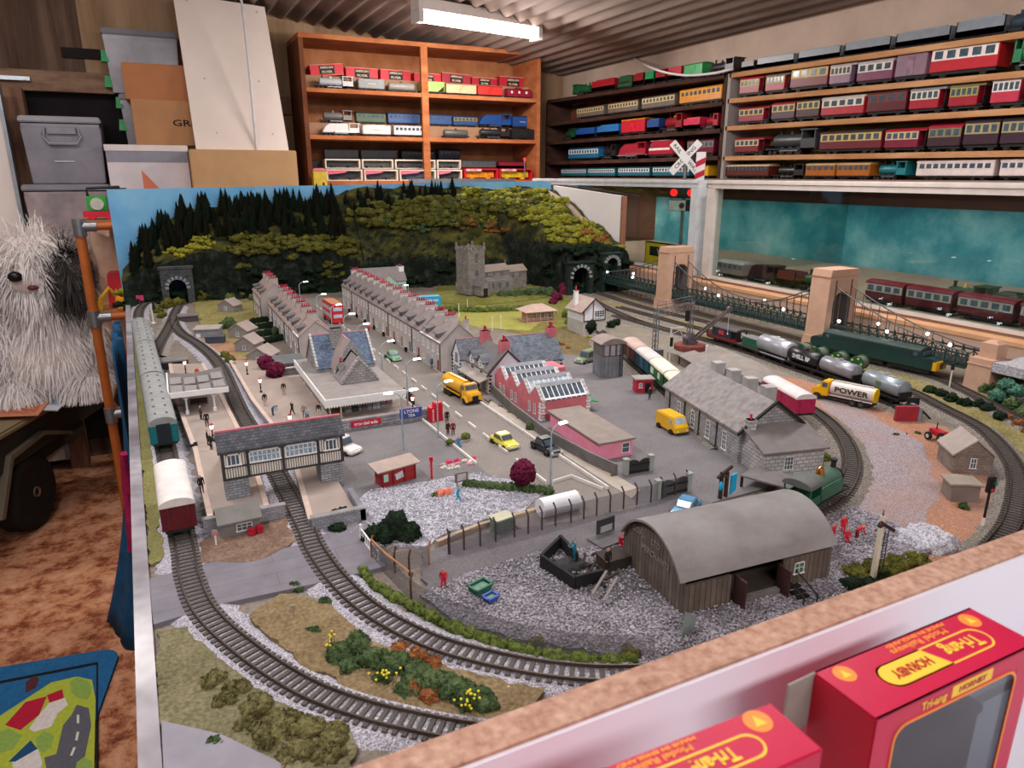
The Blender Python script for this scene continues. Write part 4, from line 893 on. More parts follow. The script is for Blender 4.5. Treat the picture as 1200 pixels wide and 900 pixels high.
def yardgate(label,A,B,h,m):
 A,B=V2(A),V2(B);d=B-A;t=thing('yard_gate',label,'gate',(A.x,A.y,L),math.atan2(d.y,d.x));w=d.length;b=MB();n=14
 for i in range(n):x=w*(i+.5)/n;b.bx(x-w/n*.42,x+w/n*.42,-.001,.001,.001,h*(.82+.18*abs(math.sin(PI*i/(n/2.)))))
 ob('boards',b,m,t);ob('braces',MB().bx(0,w,-.0022,-.001,h*.2,h*.28).bx(0,w,-.0022,-.001,h*.66,h*.74),black,t)
 for x in(0,w):ob('gate_post',MB().box(x,0,0,.006,.006,h*1.08).box(x,0,h*1.08,.0075,.0075,.0015),mat('#9aa09a',.7,.1,60),t)
yardgate('dark timber yard gate at the end of the grey road wall',G(733,558),G(762,553),.021,mat('#3b3836',.8,.15,60))
gs=thing('goods_shed','large grey stone goods shed with a long roof and vents beside the vans','goods shed',(.642,.606,L),R(-12))
rsh=stainmat('grey_sheeting',[(.3,'#75706e'),(.5,'#8a8482'),(.7,'#989290')],50,8)
gable(gs,0,.098,.05,.27,0,.046,.034,'y',stone,rsh,.004,.003)
ob('barge_boards',MB().prism([(-.005,.0425),(.049,.0835),(.103,.0425),(.103,.0465),(.049,.0875),(-.005,.0465)],'y',.044,.0478),black,gs)
ob('lean_to_walls',MB().prism([(0,0),(.05,0),(.05,.050),(0,.034)],'x',.006,.093),whitestone,gs)
ob('lean_to_roof',MB().prism([(-.004,.0335),(.0495,.0515),(.0495,.054),(-.004,.036)],'x',.002,.098),mat('#77716f',.8,.1,50),gs)
window(gs,'-y',0,.042,.010,.013,.017,3,3)
for u in(.085,.13,.175,.22):window(gs,'-x',0,u,.009,.011,.026,2,4,gm_=glassd,fr=.0011)
for u in(.105,.155,.2,.25):ob('drainpipe',MB().cyl((-.0015,u,0),(-.0015,u,.045),.001,n=6),dkg,gs)
chimney(gs,.012,.046,.03,.011,.011,.034,whitestone,1,ph=.007)
for k in range(4):ob('roof_vent',MB().bx(.058,.074,.085+.045*k,.101+.045*k,.07,.092),mat('#a5a3a2',.7,.12,60),gs)
ws=thing('barrel_roof_shed','brown wooden coal merchant shed with a curved grey roof in the stony yard','shed',(.366,.409,L),R(-4));ws.scale=(.965,.92,1)
bw=brickmat('#5f554d','#6e635a','#443c37',.3,.006,.08,axis='vert')
arc=[(.061+.0645*math.sin(a),-.0065+.0715*math.cos(a))for a in[R(-50+100*k/20)for k in range(21)]]
def arcp(o):return[(.061+(.0645+o)*math.sin(a),.0+(.0675+o)*math.cos(a)-.0035)for a in[R(-56+112*k/22)for k in range(23)]]
top=arcp(0);top2=arcp(.0022)
ob('curved_roof',MB().prism(top+top2[::-1],'x',-.004,.178),stainmat('weathered_felt',[(.3,'#7a7472'),(.5,'#888483'),(.7,'#93908f')],9,22),ws,sharp=1)
ends=[p for p in arcp(-.0005)]
ob('end_wall',MB().prism([(ends[0][0]+.002,0)]+[(max(.006,p[0]),p[1])for p in ends]+[(ends[-1][0]-.002,0)],'x',0,.003),bw,ws)
ob('end_wall',MB().prism([(ends[0][0]+.002,0)]+ends+[(ends[-1][0]-.002,0)],'x',.169,.172),bw,ws)
ob('front_wall',MB().bx(0,.052,.006,.009,0,.031),bw,ws);ob('front_wall',MB().bx(.112,.172,.006,.009,0,.033),bw,ws);ob('back_wall',MB().bx(0,.172,.112,.115,0,.032),bw,ws);ob('floor_deck',MB().bx(.003,.169,.009,.112,0,.008),mat('#3d332d',.8),ws)
for x in(.0575,.108):ob('open_door',MB().bx(x-.001,x+.001,-.009,.008,.002,.030),mat('#3d2522',.8,.15,60),ws)
window(ws,'-y',.006,.132,.016,.012,.011,2,2,gm_=mat('#4c6e60',.3));ob('threshold',MB().bx(.06,.106,.0,.006,0,.008),mat('#6d6a66',.8),ws)
stp=MB()
for k in range(4):stp.bx(.114,.128,-.022+.006*k,-.017+.006*k,.0015+.002*k,.003+.002*k)
ob('steps',stp.tube([(.113,-.024,.010),(.113,.006,.019)],.0007).tube([(.129,-.024,.010),(.129,.006,.019)],.0007).tube([(.113,-.024,0),(.113,-.024,.010)],.0007).tube([(.129,-.024,0),(.129,-.024,.010)],.0007),black,ws)
for s,(y,z)in(('COAL',(.086,.048)),('LTD',(.055,.048)),('MERCHANTS',(.055,.036))):text('lettering',s,.0085,ws,(-.0006,y,z),(PI/2,0,-PI/2),mat('#8f847b',.8),bold=.0001)
o=ob('glass_offcut',MB().prism([(0,0),(.018,.002),(.02,.014),(.004,.026)],'y',0,.001),mat('#7d8a86',.15,.1,60,spec=.8),loc=(.346,.39,L),rz=R(15));tag(o,'small upright piece of greenish clear plastic by the wooden shed corner','plastic sheet')
ch=thing('stone_church','grey stone church with a battlemented square tower on the green','church',(.825,1.975,L+.019),R(14));ch.scale=(1.14,)*3;cst=brickmat('#7c7670','#918a84','#66615c',.01,.005,.1)
ob('mound',MB().ball((.12,.04,-.0165),(.2,.13,.018),3,.05,3,2,flat=0),turf,ch,sharp=3)
ob('tower',MB().bx(0,.055,.01,.065,0,.118).bx(-.002,.057,.008,.067,0,.03),cst,ch)
b=MB()
for s in range(4):
 for(x,y)in((0.0045+.0153*s,.0115),(.0045+.0153*s,.0635),(.0015,.0145+.0153*s),(.0535,.0145+.0153*s)):b.box(x,y,.118,.007,.007,.007)
ob('battlements',b,cst,ch)
for(x,y)in((.001,.011),(.054,.011),(.001,.064),(.054,.064)):ob('pinnacle',MB().box(x,y,.116,.006,.006,.02,.5),cst,ch)
gable(ch,.055,.15,.02,.06,0,.055,.014,'x',cst,mat('#9a8b80',.8,.08,60),.002);gable(ch,.15,.215,.022,.058,0,.048,.014,'x',cst,mat('#9a8b80',.8,.08,60),.002);gable(ch,.012,.04,-.03,.01,0,.026,.014,'y',cst,rooftd,.002)
ob('aisle',MB().prism([(.0,0),(.022,0),(.022,.04),(.0,.03)],'x',.058,.148),cst,ch);ob('cross',MB().bx(.149,.152,.039,.041,.069,.08).bx(.1475,.1535,.039,.041,.074,.0765),cst,ch)
for u in(.07,.095,.12):window(ch,'-y',.02,u,.043,.006,.008,1,1,fm=cst)
for u in(.165,.19):window(ch,'-y',.022,u,.03,.007,.01,2,1,fm=cst)
for u in(.075,.1,.125):window(ch,'-y',0,u,.012,.008,.014,2,1,fm=cst)
window(ch,'-y',.01,.0275,.085,.010,.022,2,3,fm=cst);window(ch,'-y',.01,.0275,.05,.010,.014,2,1,fm=cst);ob('porch_door',MB().bx(.019,.033,-.0306,-.03,0,.02),black,ch)
sx=thing('signal_box','white signal box with brown timbers and a large window by the sidings','signal box',(.885,1.425,L))
ob('base_walls',MB().bx(0,.062,0,.075,0,.032),mat('#b8b4ae',.8,.08,50),sx);gable(sx,0,.062,0,.075,.032,.026,.026,'y',whitew,mat('#a8968c',.8,.08,50),.006)
b=MB()
for(u0,u1,z0,z1)in((0,.0022,.032,.058),(.0598,.062,.032,.058),(.0,.062,.032,.0345),(.026,.028,.032,.08)):fbox(b,face('-y',0),u0,u1,z0,z1,0,.001)
for s in(-1,1):b.prism([(.031+s*.037,.0525),(.031,.0845),(.031,.088),(.031+s*.037,.056)],'y',-.004,-.002)
ob('timber_frame',b,mat('#43352f',.7),sx);window(sx,'-y',0,.045,.041,.028,.016,4,3);chimney(sx,.008,.05,.06,.009,.009,.04,white,1,ph=.012)
ob('ivy',MB().ball((.022,-.002,.02),(.014,.004,.014),3,.4,3,4),fo['dark'],sx,sharp=3)
gt=thing('signal_tower','tall grey timber tower cabin with a curved roof and ladder by the vans','tower',(.716,1.083,L),R(-8));gtm=brickmat('#74777c','#868a90','#5c5f64',.3,.004,.06,axis='vert')
ob('lower_walls',MB().bx(0,.044,0,.04,0,.042),gtm,gt);ob('cabin',MB().bx(0,.044,0,.04,.042,.068),mat('#6a6566',.7,.1,60),gt)
ob('curved_roof',MB().prism([(-.005,.068),(.004,.073),(.014,.0765),(.022,.0775),(.030,.0765),(.040,.073),(.049,.068),(.049,.066),(-.005,.066)],'y',-.005,.045),mat('#8b7d76',.8,.1,50),gt,sharp=1)
for u in(.009,.022,.035):window(gt,'-y',0,u,.044,.011,.021,1,1,fm=mat('#4a4648',.7),gm_=mat('#a9a3a8',.4,.15,90))
b=MB().tube([(.036,-.003,0),(.036,-.003,.066)],.0006).tube([(.042,-.003,0),(.042,-.003,.066)],.0006)
for k in range(16):b.cyl((.036,-.003,.003+.004*k),(.042,-.003,.003+.004*k),.0004,n=5)
ob('ladder',b,black,gt)
p=G(617,380);pv=thing('cricket_pavilion','small timber pavilion with a pale hipped roof and veranda beside the green','pavilion',(p.x,p.y,L),R(-4));tan=mat('#b08d7c',.7,.1,50)
ob('pavilion_walls',MB().bx(.012,.082,.012,.06,.004,.03),tan,pv);ob('deck',MB().bx(0,.085,0,.062,0,.004),tan,pv)
ob('hipped_roof',MB().add([(-.004,-.004,.03),(.09,-.004,.03),(.09,.066,.03),(-.004,.066,.03),(.028,.031,.046),(.058,.031,.046)],[(3,2,1,0),(0,1,5,4),(1,2,5),(2,3,4,5),(3,0,4)]),mat('#c0a496',.8,.06,60),pv)
for x in(.001,.02,.04,.06,.083):ob('veranda_post',MB().bx(x,x+.002,.001,.003,.004,.03),tan,pv)
ob('railing',MB().bx(0,.084,.0012,.0024,.012,.0135).bx(0,.084,.0012,.0024,.008,.009),tan,pv)
for u in(.026,.05,.07):window(pv,'-y',.012,u,.012,.012,.013,2,2)
hu=thing('crossing_hut','small grey crossing-keeper hut with a pitched roof beside two red drums','hut',(.018,.732,L),R(3));hm=mat('#7f7c7b',.8,.1,50)
gable(hu,0,.040,0,.026,0,.022,.009,'x',hm,mat('#77746f',.8,.1,50),.004);window(hu,'-y',0,.024,.009,.016,.008,3,2)
def shed(name,label,A,B,depth,h,rise,axis,wm,rm,win=True):
 A,B=V2(A),V2(B);d=B-A;t=thing(name,label,'shed',(A.x,A.y,L),math.atan2(d.y,d.x),None);gable(t,0,d.length,0,depth,0,h,rise,axis,wm,rm,.003)
 if win:window(t,'-y',0,d.length/2,h*.35,d.length*.16,h*.5,2,2)
 return t
sm_=mat('#a08f84',.8,.08,50)
sr=shed('stone_cottage','small brown stone cottage with a pale roof at the right end of the layout',G(1115,555),G(1161,558),.05,.027,.019,'y',brickmat('#7c7068','#8f8279','#655a53',.006,.003,.1),mat('#a3968e',.8,.08,50))
sr['category']='cottage';p=G(1114,588,L)
an=shed('flat_annex','low brown box-shaped annex in front of the small stone cottage',G(1113,588),G(1146,590),.026,.021,.0008,'y',mat('#80726a',.8,.08,50),mat('#968a7e',.8,.08,50),False)
grym=mat('#8d8583',.8,.08,50)
for lab,a,b_,d in[('grey garden shed with a pale roof, farthest from the station',(256,366),(274,367),.04),('grey garden shed behind the dark green bush',(268,397),(290,398),.045),('grey garden shed, middle one of the close pair below the hedged gardens',(276,413),(298,414),.042),('grey garden shed nearest the maroon trees',(290,428),(316,429),.045)]:
 shed('garden_shed',lab,G(*a),G(*b_),d,.02,.015,'y',grym,mat('#a3948e',.8,.08,50))['group']='garden sheds'
lt=thing('lineside_store','grey flat-roofed store with a small notice beside the siding','shed',G(228,397),R(-14));ob('store_walls',MB().bx(0,.055,0,.05,0,.02),mat('#7c7c82',.8,.1,50),lt);ob('roof_slab',MB().bx(-.002,.057,-.002,.052,.02,.0225),mat('#a8a098',.8,.08,50),lt);ob('notice',MB().bx(.004,.014,-.0008,0,.003,.011),mat('#ccd4da',.6,.1,90),lt)
lt=thing('lineside_store','dark blue-grey bin store in front of the flat-roofed store','shed',G(241,404),R(-14));ob('store_walls',MB().bx(0,.04,0,.022,0,.016),mat('#3a414c',.8,.1,50),lt);ob('roof_slab',MB().bx(-.001,.041,-.001,.023,.016,.018),mat('#4f565e',.8,.1,50),lt)
lt=thing('lineside_store','low dark brown hut beside the siding points','shed',G(211,378),R(3));ob('store_walls',MB().bx(0,.045,0,.03,0,.014),mat('#4b4245',.8,.1,50),lt);ob('roof_slab',MB().bx(-.003,.048,-.003,.033,.014,.017),mat('#77706e',.8,.1,50),lt)
lt=thing('lineside_store','black coal bunker at the far end of the left platform','bunker',G(188,434),R(3));ob('bunker_walls',MB().bx(0,.052,0,.03,0,.014),mat('#23262d',.8,.2,50),lt);ob('bunker_lid',MB().bx(-.001,.053,-.001,.031,.014,.017),mat('#7a7672',.8,.1,50),lt)
fl_=thing('flat_grey_roof','low grey flat-roofed outbuilding behind the maroon trees','shed',(.163,1.375,L));ob('walls',MB().bx(0,.06,0,.07,0,.02),grym,fl_);ob('roof_slab',MB().bx(-.003,.063,-.003,.073,.02,.023),mat('#686a6c',.8,.1,50),fl_)
b_=thing('red_bus_shelter','red kiosk shelter with two posters and a pale roof on the white gravel','shelter',(*V2(G(448,574)),L),R(12));red=mat('#a32a2b',.6,.08,60)
ob('front_panel',MB().bx(0,.047,0,.0015,.0012,.0215),red,b_);ob('side_panel',MB().bx(0,.0015,0,.018,.0012,.0215).bx(.0455,.047,0,.018,.0012,.0215),red,b_)
for x in(0,.0147,.031,.0462):ob('post',MB().bx(x-.0006,x+.0016,-.0008,.0008,0,.0245),mat('#7c1d22',.6),b_)
ob('roof',MB().prism([(-.004,.0235),(.022,.0275),(.022,.029),(-.004,.025)],'x',-.007,.053),mat('#a8968c',.8,.08,60),b_)
ob('notice',MB().bx(.0025,.0088,-.0008,0,.009,.0185),mat('#a9d4c6',.6,.1,120),b_);ps=ob('poster',MB().at(.024,-.0004,.013,0,0,R(-12)).bx(-.0055,.0055,-.0006,0,-.0042,.0042),mat('#cfd0de',.6,.3,400,h2='#e9e4ea'),b_)
rh=thing('red_yard_hut','small red hut with a grey roof beside the row of vans','hut',(*V2(G(745,462)),L),R(-20));ob('hut_walls',MB().prism([(0,0),(.03,0),(.03,.026),(0,.026)],'y',0,.022),mat('#b92a3c',.6,.1,60),rh);ob('roof',MB().bx(-.003,.033,-.003,.025,.026,.028),mat('#9a8f8a',.7,.08,60),rh);window(rh,'-y',0,.008,.012,.006,.008);ob('doorway',MB().bx(.016,.026,-.0006,0,0,.02),black,rh)
LR=L+.0084
blk=mat('#1f1d1d',.6,.2,90);steel=mat('#8b8d90',.4,.1,60,metal=.7)
def on(p0,p1,z=LR):
 a,b=G(*p0,L+.006),G(*p1,L+.006);d=b-a;return(a.x+b.x)/2,(a.y+b.y)/2,math.atan2(d.y,d.x),d.length
def wheelset(par,x,r=.0055,g=.0135,m=None,n=12):
 b=MB()
 for s in(-1,1):b.cyl((x,s*g/2-.001,r),(x,s*g/2+.001,r),r,n=n)
 ob('wheelset',b.cyl((x,-g/2,r),(x,g/2,r),.001,n=6),m or blk,par)
def curvedroof(b,x0,x1,w,z,rise,th=.0015,n=10):
 p=[(w/2*math.sin(-PI/2+PI*k/n),z+rise*math.cos(-PI/2+PI*k/n))for k in range(n+1)]
 return b.prism(p+[(w/2,z-th),(-w/2,z-th)],'x',x0,x1)
def chassis(t,ln,w,z=.010,bog=None):
 ob('underframe',MB().bx(-ln/2,ln/2,-w*.42,w*.42,z-.002,z+.0012).cyl((-ln/2-.003,w*.28,z),(-ln/2,w*.28,z),.0018,n=8).cyl((-ln/2-.003,-w*.28,z),(-ln/2,-w*.28,z),.0018,n=8).cyl((ln/2+.003,w*.28,z),(ln/2,w*.28,z),.0018,n=8).cyl((ln/2+.003,-w*.28,z),(ln/2,-w*.28,z),.0018,n=8),blk,t)
 if bog:
  for s in(-1,1):
   ob('bogie',MB().bx(s*ln*.33-.016,s*ln*.33+.016,-w*.4,w*.4,.004,z-.001),blk,t)
   for q in(-.010,.010):wheelset(t,s*ln*.33+q)
 else:
  for s in(-1,1):wheelset(t,s*ln*.28)
def boxvan(label,p0,p1,ln,body,roof,w=.032,h=.034,cat='railway van',name='goods_van',grp=None,planks=True,flip=0):
 x,y,a,_=on(p0,p1);t=thing(name,label,cat,(x,y,LR),a+flip,grp);chassis(t,ln,w)
 bm_=brickmat(body,body,'#2a2322',.2,.0024,.12,mix=.25)if planks else mat(body,.6,.1,60)
 ob('body',MB().bx(-ln/2,ln/2,-w/2,w/2,.0112,.0112+h*.72),bm_,t)
 ob('roof',curvedroof(MB(),-ln/2-.001,ln/2+.001,w+.0015,.0112+h*.72,h*.2),mat(roof,.7,.08,60),t,sharp=1)
 b=MB()
 for s in(-1,1):b.bx(-.009,.009,s*w/2-.0006,s*w/2+.0006,.0125,.0112+h*.68);b.bx(s*ln/2-.0008,s*ln/2+.0008,-w*.3,-w*.26,.012,.0112+h*.7);b.bx(s*ln/2-.0008,s*ln/2+.0008,w*.26,w*.3,.012,.0112+h*.7)
 ob('door_frame',b,mat(body,.5,.3,60),t);return t
def coach(label,x,y,a,ln,body,roof,z=LR,w=.036,h=.040,grp='grey-roofed coaches',name='passenger_coach',win='#46515a',nw=9,up=None,ends=None,sc=1):
 t=thing(name,label,'coach',(x,y,z),a,grp);chassis(t,ln,w,.011,True)
 ob('body',MB().bx(-ln/2,ln/2,-w/2,w/2,.010,.010+h*.72),mat(body,.45,.08,60),t,bevel=.0015)
 ob('roof',curvedroof(MB(),-ln/2-.0005,ln/2+.0005,w,.010+h*.72,h*.26,n=14),mat(roof,.7,.12,50,det=6),t,sharp=1)
 for s in(-1,1):
  b=MB()
  for i in range(nw):u=-ln*.44+ln*.88*(i+.5)/nw;b.bx(u-ln*.033,u+ln*.033,s*w/2-.0004,s*w/2+.0004,.010+h*.36,.010+h*.6)
  ob('window_row',b,mat(win,.2,.15,60),t)
  ob('end_gangway',MB().bx(s*ln/2-.001,s*(ln/2+.0022),-w*.24,w*.24,.011,.010+h*.74)if s>0 else MB().bx(-(ln/2+.0022),-ln/2+.001,-w*.24,w*.24,.011,.010+h*.74),mat('#16222a',.7),t)
 b=MB()
 for i in range(7):
  for s in(-1,1):b.box(-ln*.42+ln*.84*i/6,s*w*.2,.010+h*.95,.003,.003,.0022)
 ob('roof_vents',b,mat('#77787a',.6),t)
 if up:ob('upper_panel',MB().bx(-ln*.47,ln*.47,-w/2-.0003,w/2+.0003,.010+h*.33,.010+h*.63),mat(up,.45,.06,60),t)
 return t
R_=lambda px,py:G(px,py,LR+.02)
cpts=[(-.030,1.135,'grey-roofed teal coach nearest the camera, with a dark end door'),(-.0425,1.40,'grey-roofed teal coach in the middle of the parked train'),(-.060,1.665,'grey-roofed teal coach farthest along the left line')]
S1=spline([V2(G(*p)).to_3d()for p in[(163,385),(170,412),(179,455),(189,500),(198,545),(208,600)]],.004)
def at_y(y):return min(S1,key=lambda q:abs(q[0].y-y))
for y,lab in((1.145,cpts[0][2]),(1.412,cpts[1][2]),(1.68,cpts[2][2])):
 p,d=at_y(y);p0,_=at_y(y-.1);p1,_=at_y(y+.1);dd=p1-p0
 coach(lab,(p0.x+p1.x+p.x)/3,y,math.atan2(dd.y,dd.x),.258,'#0e6a72','#8b8d8c',nw=10)
boxvan('maroon goods van with a corrugated white roof behind the teal coaches',(213,632),(205,585),.115,'#6a1f26','#d8d0cc',w=.033,h=.038)
for lab,pp,body,roof in[('brown van with a pinkish roof, last in the row by the gantry',((741,424),(750,434)),'#54352f','#b9a097'),('blue van with a grey-white roof between the brown and green vans',((758,441),(767,451)),'#28556e','#c3bdb9'),('green van with pale lettering and a cream roof',((775,458),(784,466)),'#27623a','#ddd6c2'),('dark green van with a cream roof next to the goods shed',((793,475),(801,483)),'#1f4a30','#e2d8c0')]:
 pass
SV=spline([G(735,421),G(775,456),G(810,492),G(850,530)],.003)
def along(S,p):i=min(range(len(S)),key=lambda k:(S[k][0]-p).length);return i
def onpath(S,i,ln):
 k=max(2,int(ln/2/(S[1][0]-S[0][0]).length));a,b=S[max(0,i-k)][0],S[min(len(S)-1,i+k)][0];d=b-a
 return(a.x+b.x)/2,(a.y+b.y)/2,math.atan2(d.y,d.x)
s0=along(SV,G(738,424))+12
for k,(lab,body,roof)in enumerate([('brown van with a pinkish roof, last in the row by the gantry','#54352f','#b9a097'),('blue van with a grey-white roof between the brown and green vans','#28556e','#c3bdb9'),('bright green van with pale lettering and a cream roof in the row','#2a6a3e','#ddd6c2'),('dark green van with a cream roof second from the goods shed','#1f4a30','#e2d8c0'),('cream van next to the goods shed wall','#c9c0a8','#d8d2c8')]):
 ln=.082;i=min(len(SV)-2,s0+int(.0885*k/.003));x,y,a=onpath(SV,i,ln)
 t=thing('goods_van',lab,'railway van',(x,y,LR),a,'vans on the siding');chassis(t,ln,.032)
 ob('body',MB().bx(-ln/2,ln/2,-.016,.016,.0112,.036),brickmat(body,body,'#2a2322',.2,.0024,.12,mix=.25),t)
 ob('roof',curvedroof(MB(),-ln/2-.001,ln/2+.001,.0335,.036,.007),mat(roof,.7,.08,60),t,sharp=1)
 ob('door_frame',MB().bx(-.009,.009,-.0166,.0166,.0125,.035),mat(body,.5,.3,60),t)
 if k==2:ob('lettering_panel',MB().bx(-.03,-.014,-.0168,.0168,.02,.031).bx(.012,.024,-.0168,.0168,.02,.031),mat('#c9d6c4',.6,.35,500),t)
boxvan('crimson guards van with a pinkish white roof behind the goods shed',(905,472),(938,492),.105,'#a8214a','#d9cccb',planks=False)
S6=spline([G(*p)for p in[(780,388),(840,404),(872,414),(920,431),(960,445),(1010,463),(1070,487)]],.003)
def tankwagon(lab,px,ln,h,dia,txt=None,tcol='#efefef',frame=None,cap=None,platform=False):
 i=along(S6,G(*px));x,y,a=onpath(S6,i,ln);t=thing('tank_wagon',lab,'tank wagon',(x,y,LR),a,'tank wagons');chassis(t,ln,.03,.010)
 r=dia/2;z=.012+r;m=mat(h,.3,.08,60,metal=.35)
 o=ob('tank_barrel',MB().lathe([(0,-ln*.46),(r*.8,-ln*.455),(r,-ln*.43),(r,ln*.43),(r*.8,ln*.455),(0,ln*.46)],22),m,t,sharp=1)
 o.data.transform(Matrix.Translation((0,0,z))@Matrix.Rotation(PI/2,4,'Y'))
 ob('filler_cap',MB().cyl((0,0,z+r-.001),(0,0,z+r+.003),.004,n=10).bx(-ln*.2,ln*.2,-.004,.004,z+r-.0006,z+r+.0006),mat(cap or h,.4,.1,60),t)
 ob('end_frame',MB().bx(-ln/2,-ln/2+.002,-.012,.012,.01,.024).bx(ln/2-.002,ln/2,-.012,.012,.01,.024).bx(-ln/2,ln/2,-.0145,-.0125,.0105,.013).bx(-ln/2,ln/2,.0125,.0145,.0105,.013),mat(frame,.5,.1,60)if frame else blk,t)
 if txt:
  for s in(1,-1):text('lettering',txt,.0115,t,(0,s*(r+.0004),z),(PI/2,0,PI if s>0 else 0),mat(tcol,.5),bold=.0003)
 return t
i=along(S6,G(851,407));x,y,a=onpath(S6,i,.085)
t=thing('brake_van','dark navy and red brake van with a red emblem beside the yard crane','brake van',(x,y,LR),a);chassis(t,.095,.03)
ob('body',MB().bx(-.03,.03,-.015,.015,.014,.036),mat('#232838',.5,.1,60),t);ob('lower_band',MB().bx(-.0475,.0475,-.0155,.0155,.0112,.018),mat('#6a1f26',.5,.1,60),t);ob('roof',curvedroof(MB(),-.048,.048,.033,.037,.004),mat('#4e4a4c',.7),t,sharp=1)
ob('emblem',MB().bx(-.008,.008,-.0158,.0158,.023,.032),mat('#b8303a',.5,.4,500),t)
for s in(-1,1):ob('end_post',MB().bx(s*.046-.001,s*.046+.001,-.015,-.013,.014,.037).bx(s*.046-.001,s*.046+.001,.013,.015,.014,.037),blk,t)
i=along(S6,G(882,417));x,y,a=onpath(S6,i,.08)
t=thing('container_wagon','flat wagon carrying a green container with a grey top','wagon',(x,y,LR),a);chassis(t,.085,.03);ob('wagon_deck',MB().bx(-.0425,.0425,-.015,.015,.0112,.014),mat('#4c4540',.7),t);ob('container',MB().bx(-.02,.034,-.013,.013,.014,.031),mat('#1f5a46',.6,.1,60),t,bevel=.001);ob('container_lid',MB().bx(-.021,.035,-.0135,.0135,.031,.033),mat('#77797a',.6),t)
tankwagon('pale grey tank wagon with a walkway on top, next to the green container',(908,427),.098,'#a6a8af',.034,cap='#c9cace',frame='#9a9ca2')
tankwagon('black tank wagon with white lettering between the grey and silver tanks',(943,439),.085,'#2b2a2c',.029,'SHELL BP','#d8d8d8')
tankwagon('plain silver tank wagon behind the yellow and silver road tanker',(981,453),.085,'#909298',.029)
tankwagon('silver tank wagon lettered BP next to the buffer stop',(1034,473),.09,'#8f99a1',.030,'BP','#5d7a3a')
S7=spline([G(*p)for p in[(850,406),(920,426),(990,446),(1054,457)]],.003)
for lab,px in(('cable drum wagon with two green drums behind the black tank',(949,434)),('cable drum wagon with two yellow-marked green drums behind the silver tank',(990,446))):
 i=along(S7,G(*px));x,y,a=onpath(S7,i,.08);t=thing('drum_wagon',lab,'wagon',(x,y,LR),a,'cable drum wagons');chassis(t,.085,.03);ob('wagon_deck',MB().bx(-.0425,.0425,-.015,.015,.0112,.014),mat('#4c4540',.7),t)
 for s in(-1,1):
  d=ob('cable_drum',MB().cyl((s*.019,-.009,.030),(s*.019,.009,.030),.012,n=18),mat('#6b6a60',.7,.2,200),t)
  for q in(-1,1):ob('drum_flange',MB().cyl((s*.019,q*.009,.030),(s*.019,q*.0112,.030),.0138,n=22),mat('#225838',.6,.1,60),d)
  b=MB()
  for k in range(5):th=2*PI*k/5;b.box(s*.019+.0095*math.cos(th),-.0114,.030+.0095*math.sin(th)-.0018,.0036,.0006,.0036)
  ob('drum_mark',b,mat('#d8c65a' if 'yellow' in lab else '#2a2c2c',.6),d)
x,y,a,ln=on((968,415),(1078,441));S8=spline([G(*p)for p in[(760,364),(850,385),(960,414),(1080,441),(1130,461)]],.003)
i=along(S8,G(1021,428));x,y,a=onpath(S8,i,.24)
t=thing('diesel_locomotive','long weathered dark green diesel locomotive with a yellow nose by the tan wall','locomotive',(x,y,LR),a);w=.036;hl_=.1325
if True:
 dg=mat('#1a3532',.5,.15,30);sgn=-1 if(Vector((math.cos(a),math.sin(a))).dot(Vector((0,-1)))<0)else 1
 ob('body',MB().prism([(-hl_,.010),(-hl_,.028),(-hl_+.008,.032),(-hl_+.026,.033),(-hl_+.030,.044),(hl_-.030,.044),(hl_-.026,.033),(hl_-.008,.032),(hl_,.028),(hl_,.010)],'y',-w/2,w/2),dg,t,bevel=.0015)
 ob('roof',curvedroof(MB(),-hl_+.031,hl_-.031,w*.96,.044,.005),mat('#34423f',.6,.15,40),t,sharp=1)
 b=MB()
 for k in range(14):b.bx(-.085+.0125*k,-.0775+.0125*k,-w/2-.0004,w/2+.0004,.034,.040)
 ob('side_grilles',b,mat('#18302c',.6),t)
 ob('yellow_nose',MB().bx(sgn*hl_-.0012,sgn*hl_+.0012,-w*.49,w*.49,.012,.029).bx(min(sgn*hl_,sgn*(hl_-.006)),max(sgn*hl_,sgn*(hl_-.006)),-w/2-.0004,w/2+.0004,.012,.028),mat('#d9a51e',.5,.08,60),t)
 ob('nose_door',MB().bx(sgn*hl_+sgn*.0012-.0003,sgn*hl_+sgn*.0012+.0003,-.006,.006,.014,.025),mat('#4a3f1d',.6),t)
 for s in(-1,1):ob('cab_window',MB().bx(s*(hl_-.029)-.003,s*(hl_-.029)+.003,-w*.4,w*.4,.036,.042),glassd,t);ob('cab_side_window',MB().bx(s*(hl_-.04)-.004,s*(hl_-.04)+.004,-w/2-.0005,w/2+.0005,.034,.041),glassd,t);ob('bogie',MB().bx(s*.08-.04,s*.08+.04,-.014,.014,.003,.0105),blk,t)
 for s in(-1,1):
  for q in(-.026,-.009,.009,.026):wheelset(t,s*.08+q)
 ob('underframe',MB().bx(-hl_+.004,hl_-.004,-.015,.015,.0085,.011).bx(-.03,.03,-.014,.014,.002,.009),blk,t)
x,y,a,ln=on((925,606),(985,600));t=thing('tank_engine','small green tank engine with a brass dome beside the red workmen','locomotive',(.633,.515,LR),R(14));eg=mat('#1f5a40',.4,.1,60)
ob('side_tanks',MB().bx(-.012,.040,-.016,.016,.010,.026),eg,t,bevel=.001);ob('boiler_top',curvedroof(MB(),-.012,.042,.024,.026,.008),mat('#4c6a5c',.4,.1,60),t,sharp=1);ob('smokebox',MB().cyl((.040,0,.021),(.050,0,.021),.0115,n=18),blk,t)
b=MB();b.bx(-.038,-.036,-.016,.016,.010,.021).bx(-.038,-.012,-.016,-.0145,.010,.021).bx(-.038,-.012,.0145,.016,.010,.021).bx(-.014,-.012,-.016,.016,.010,.034)
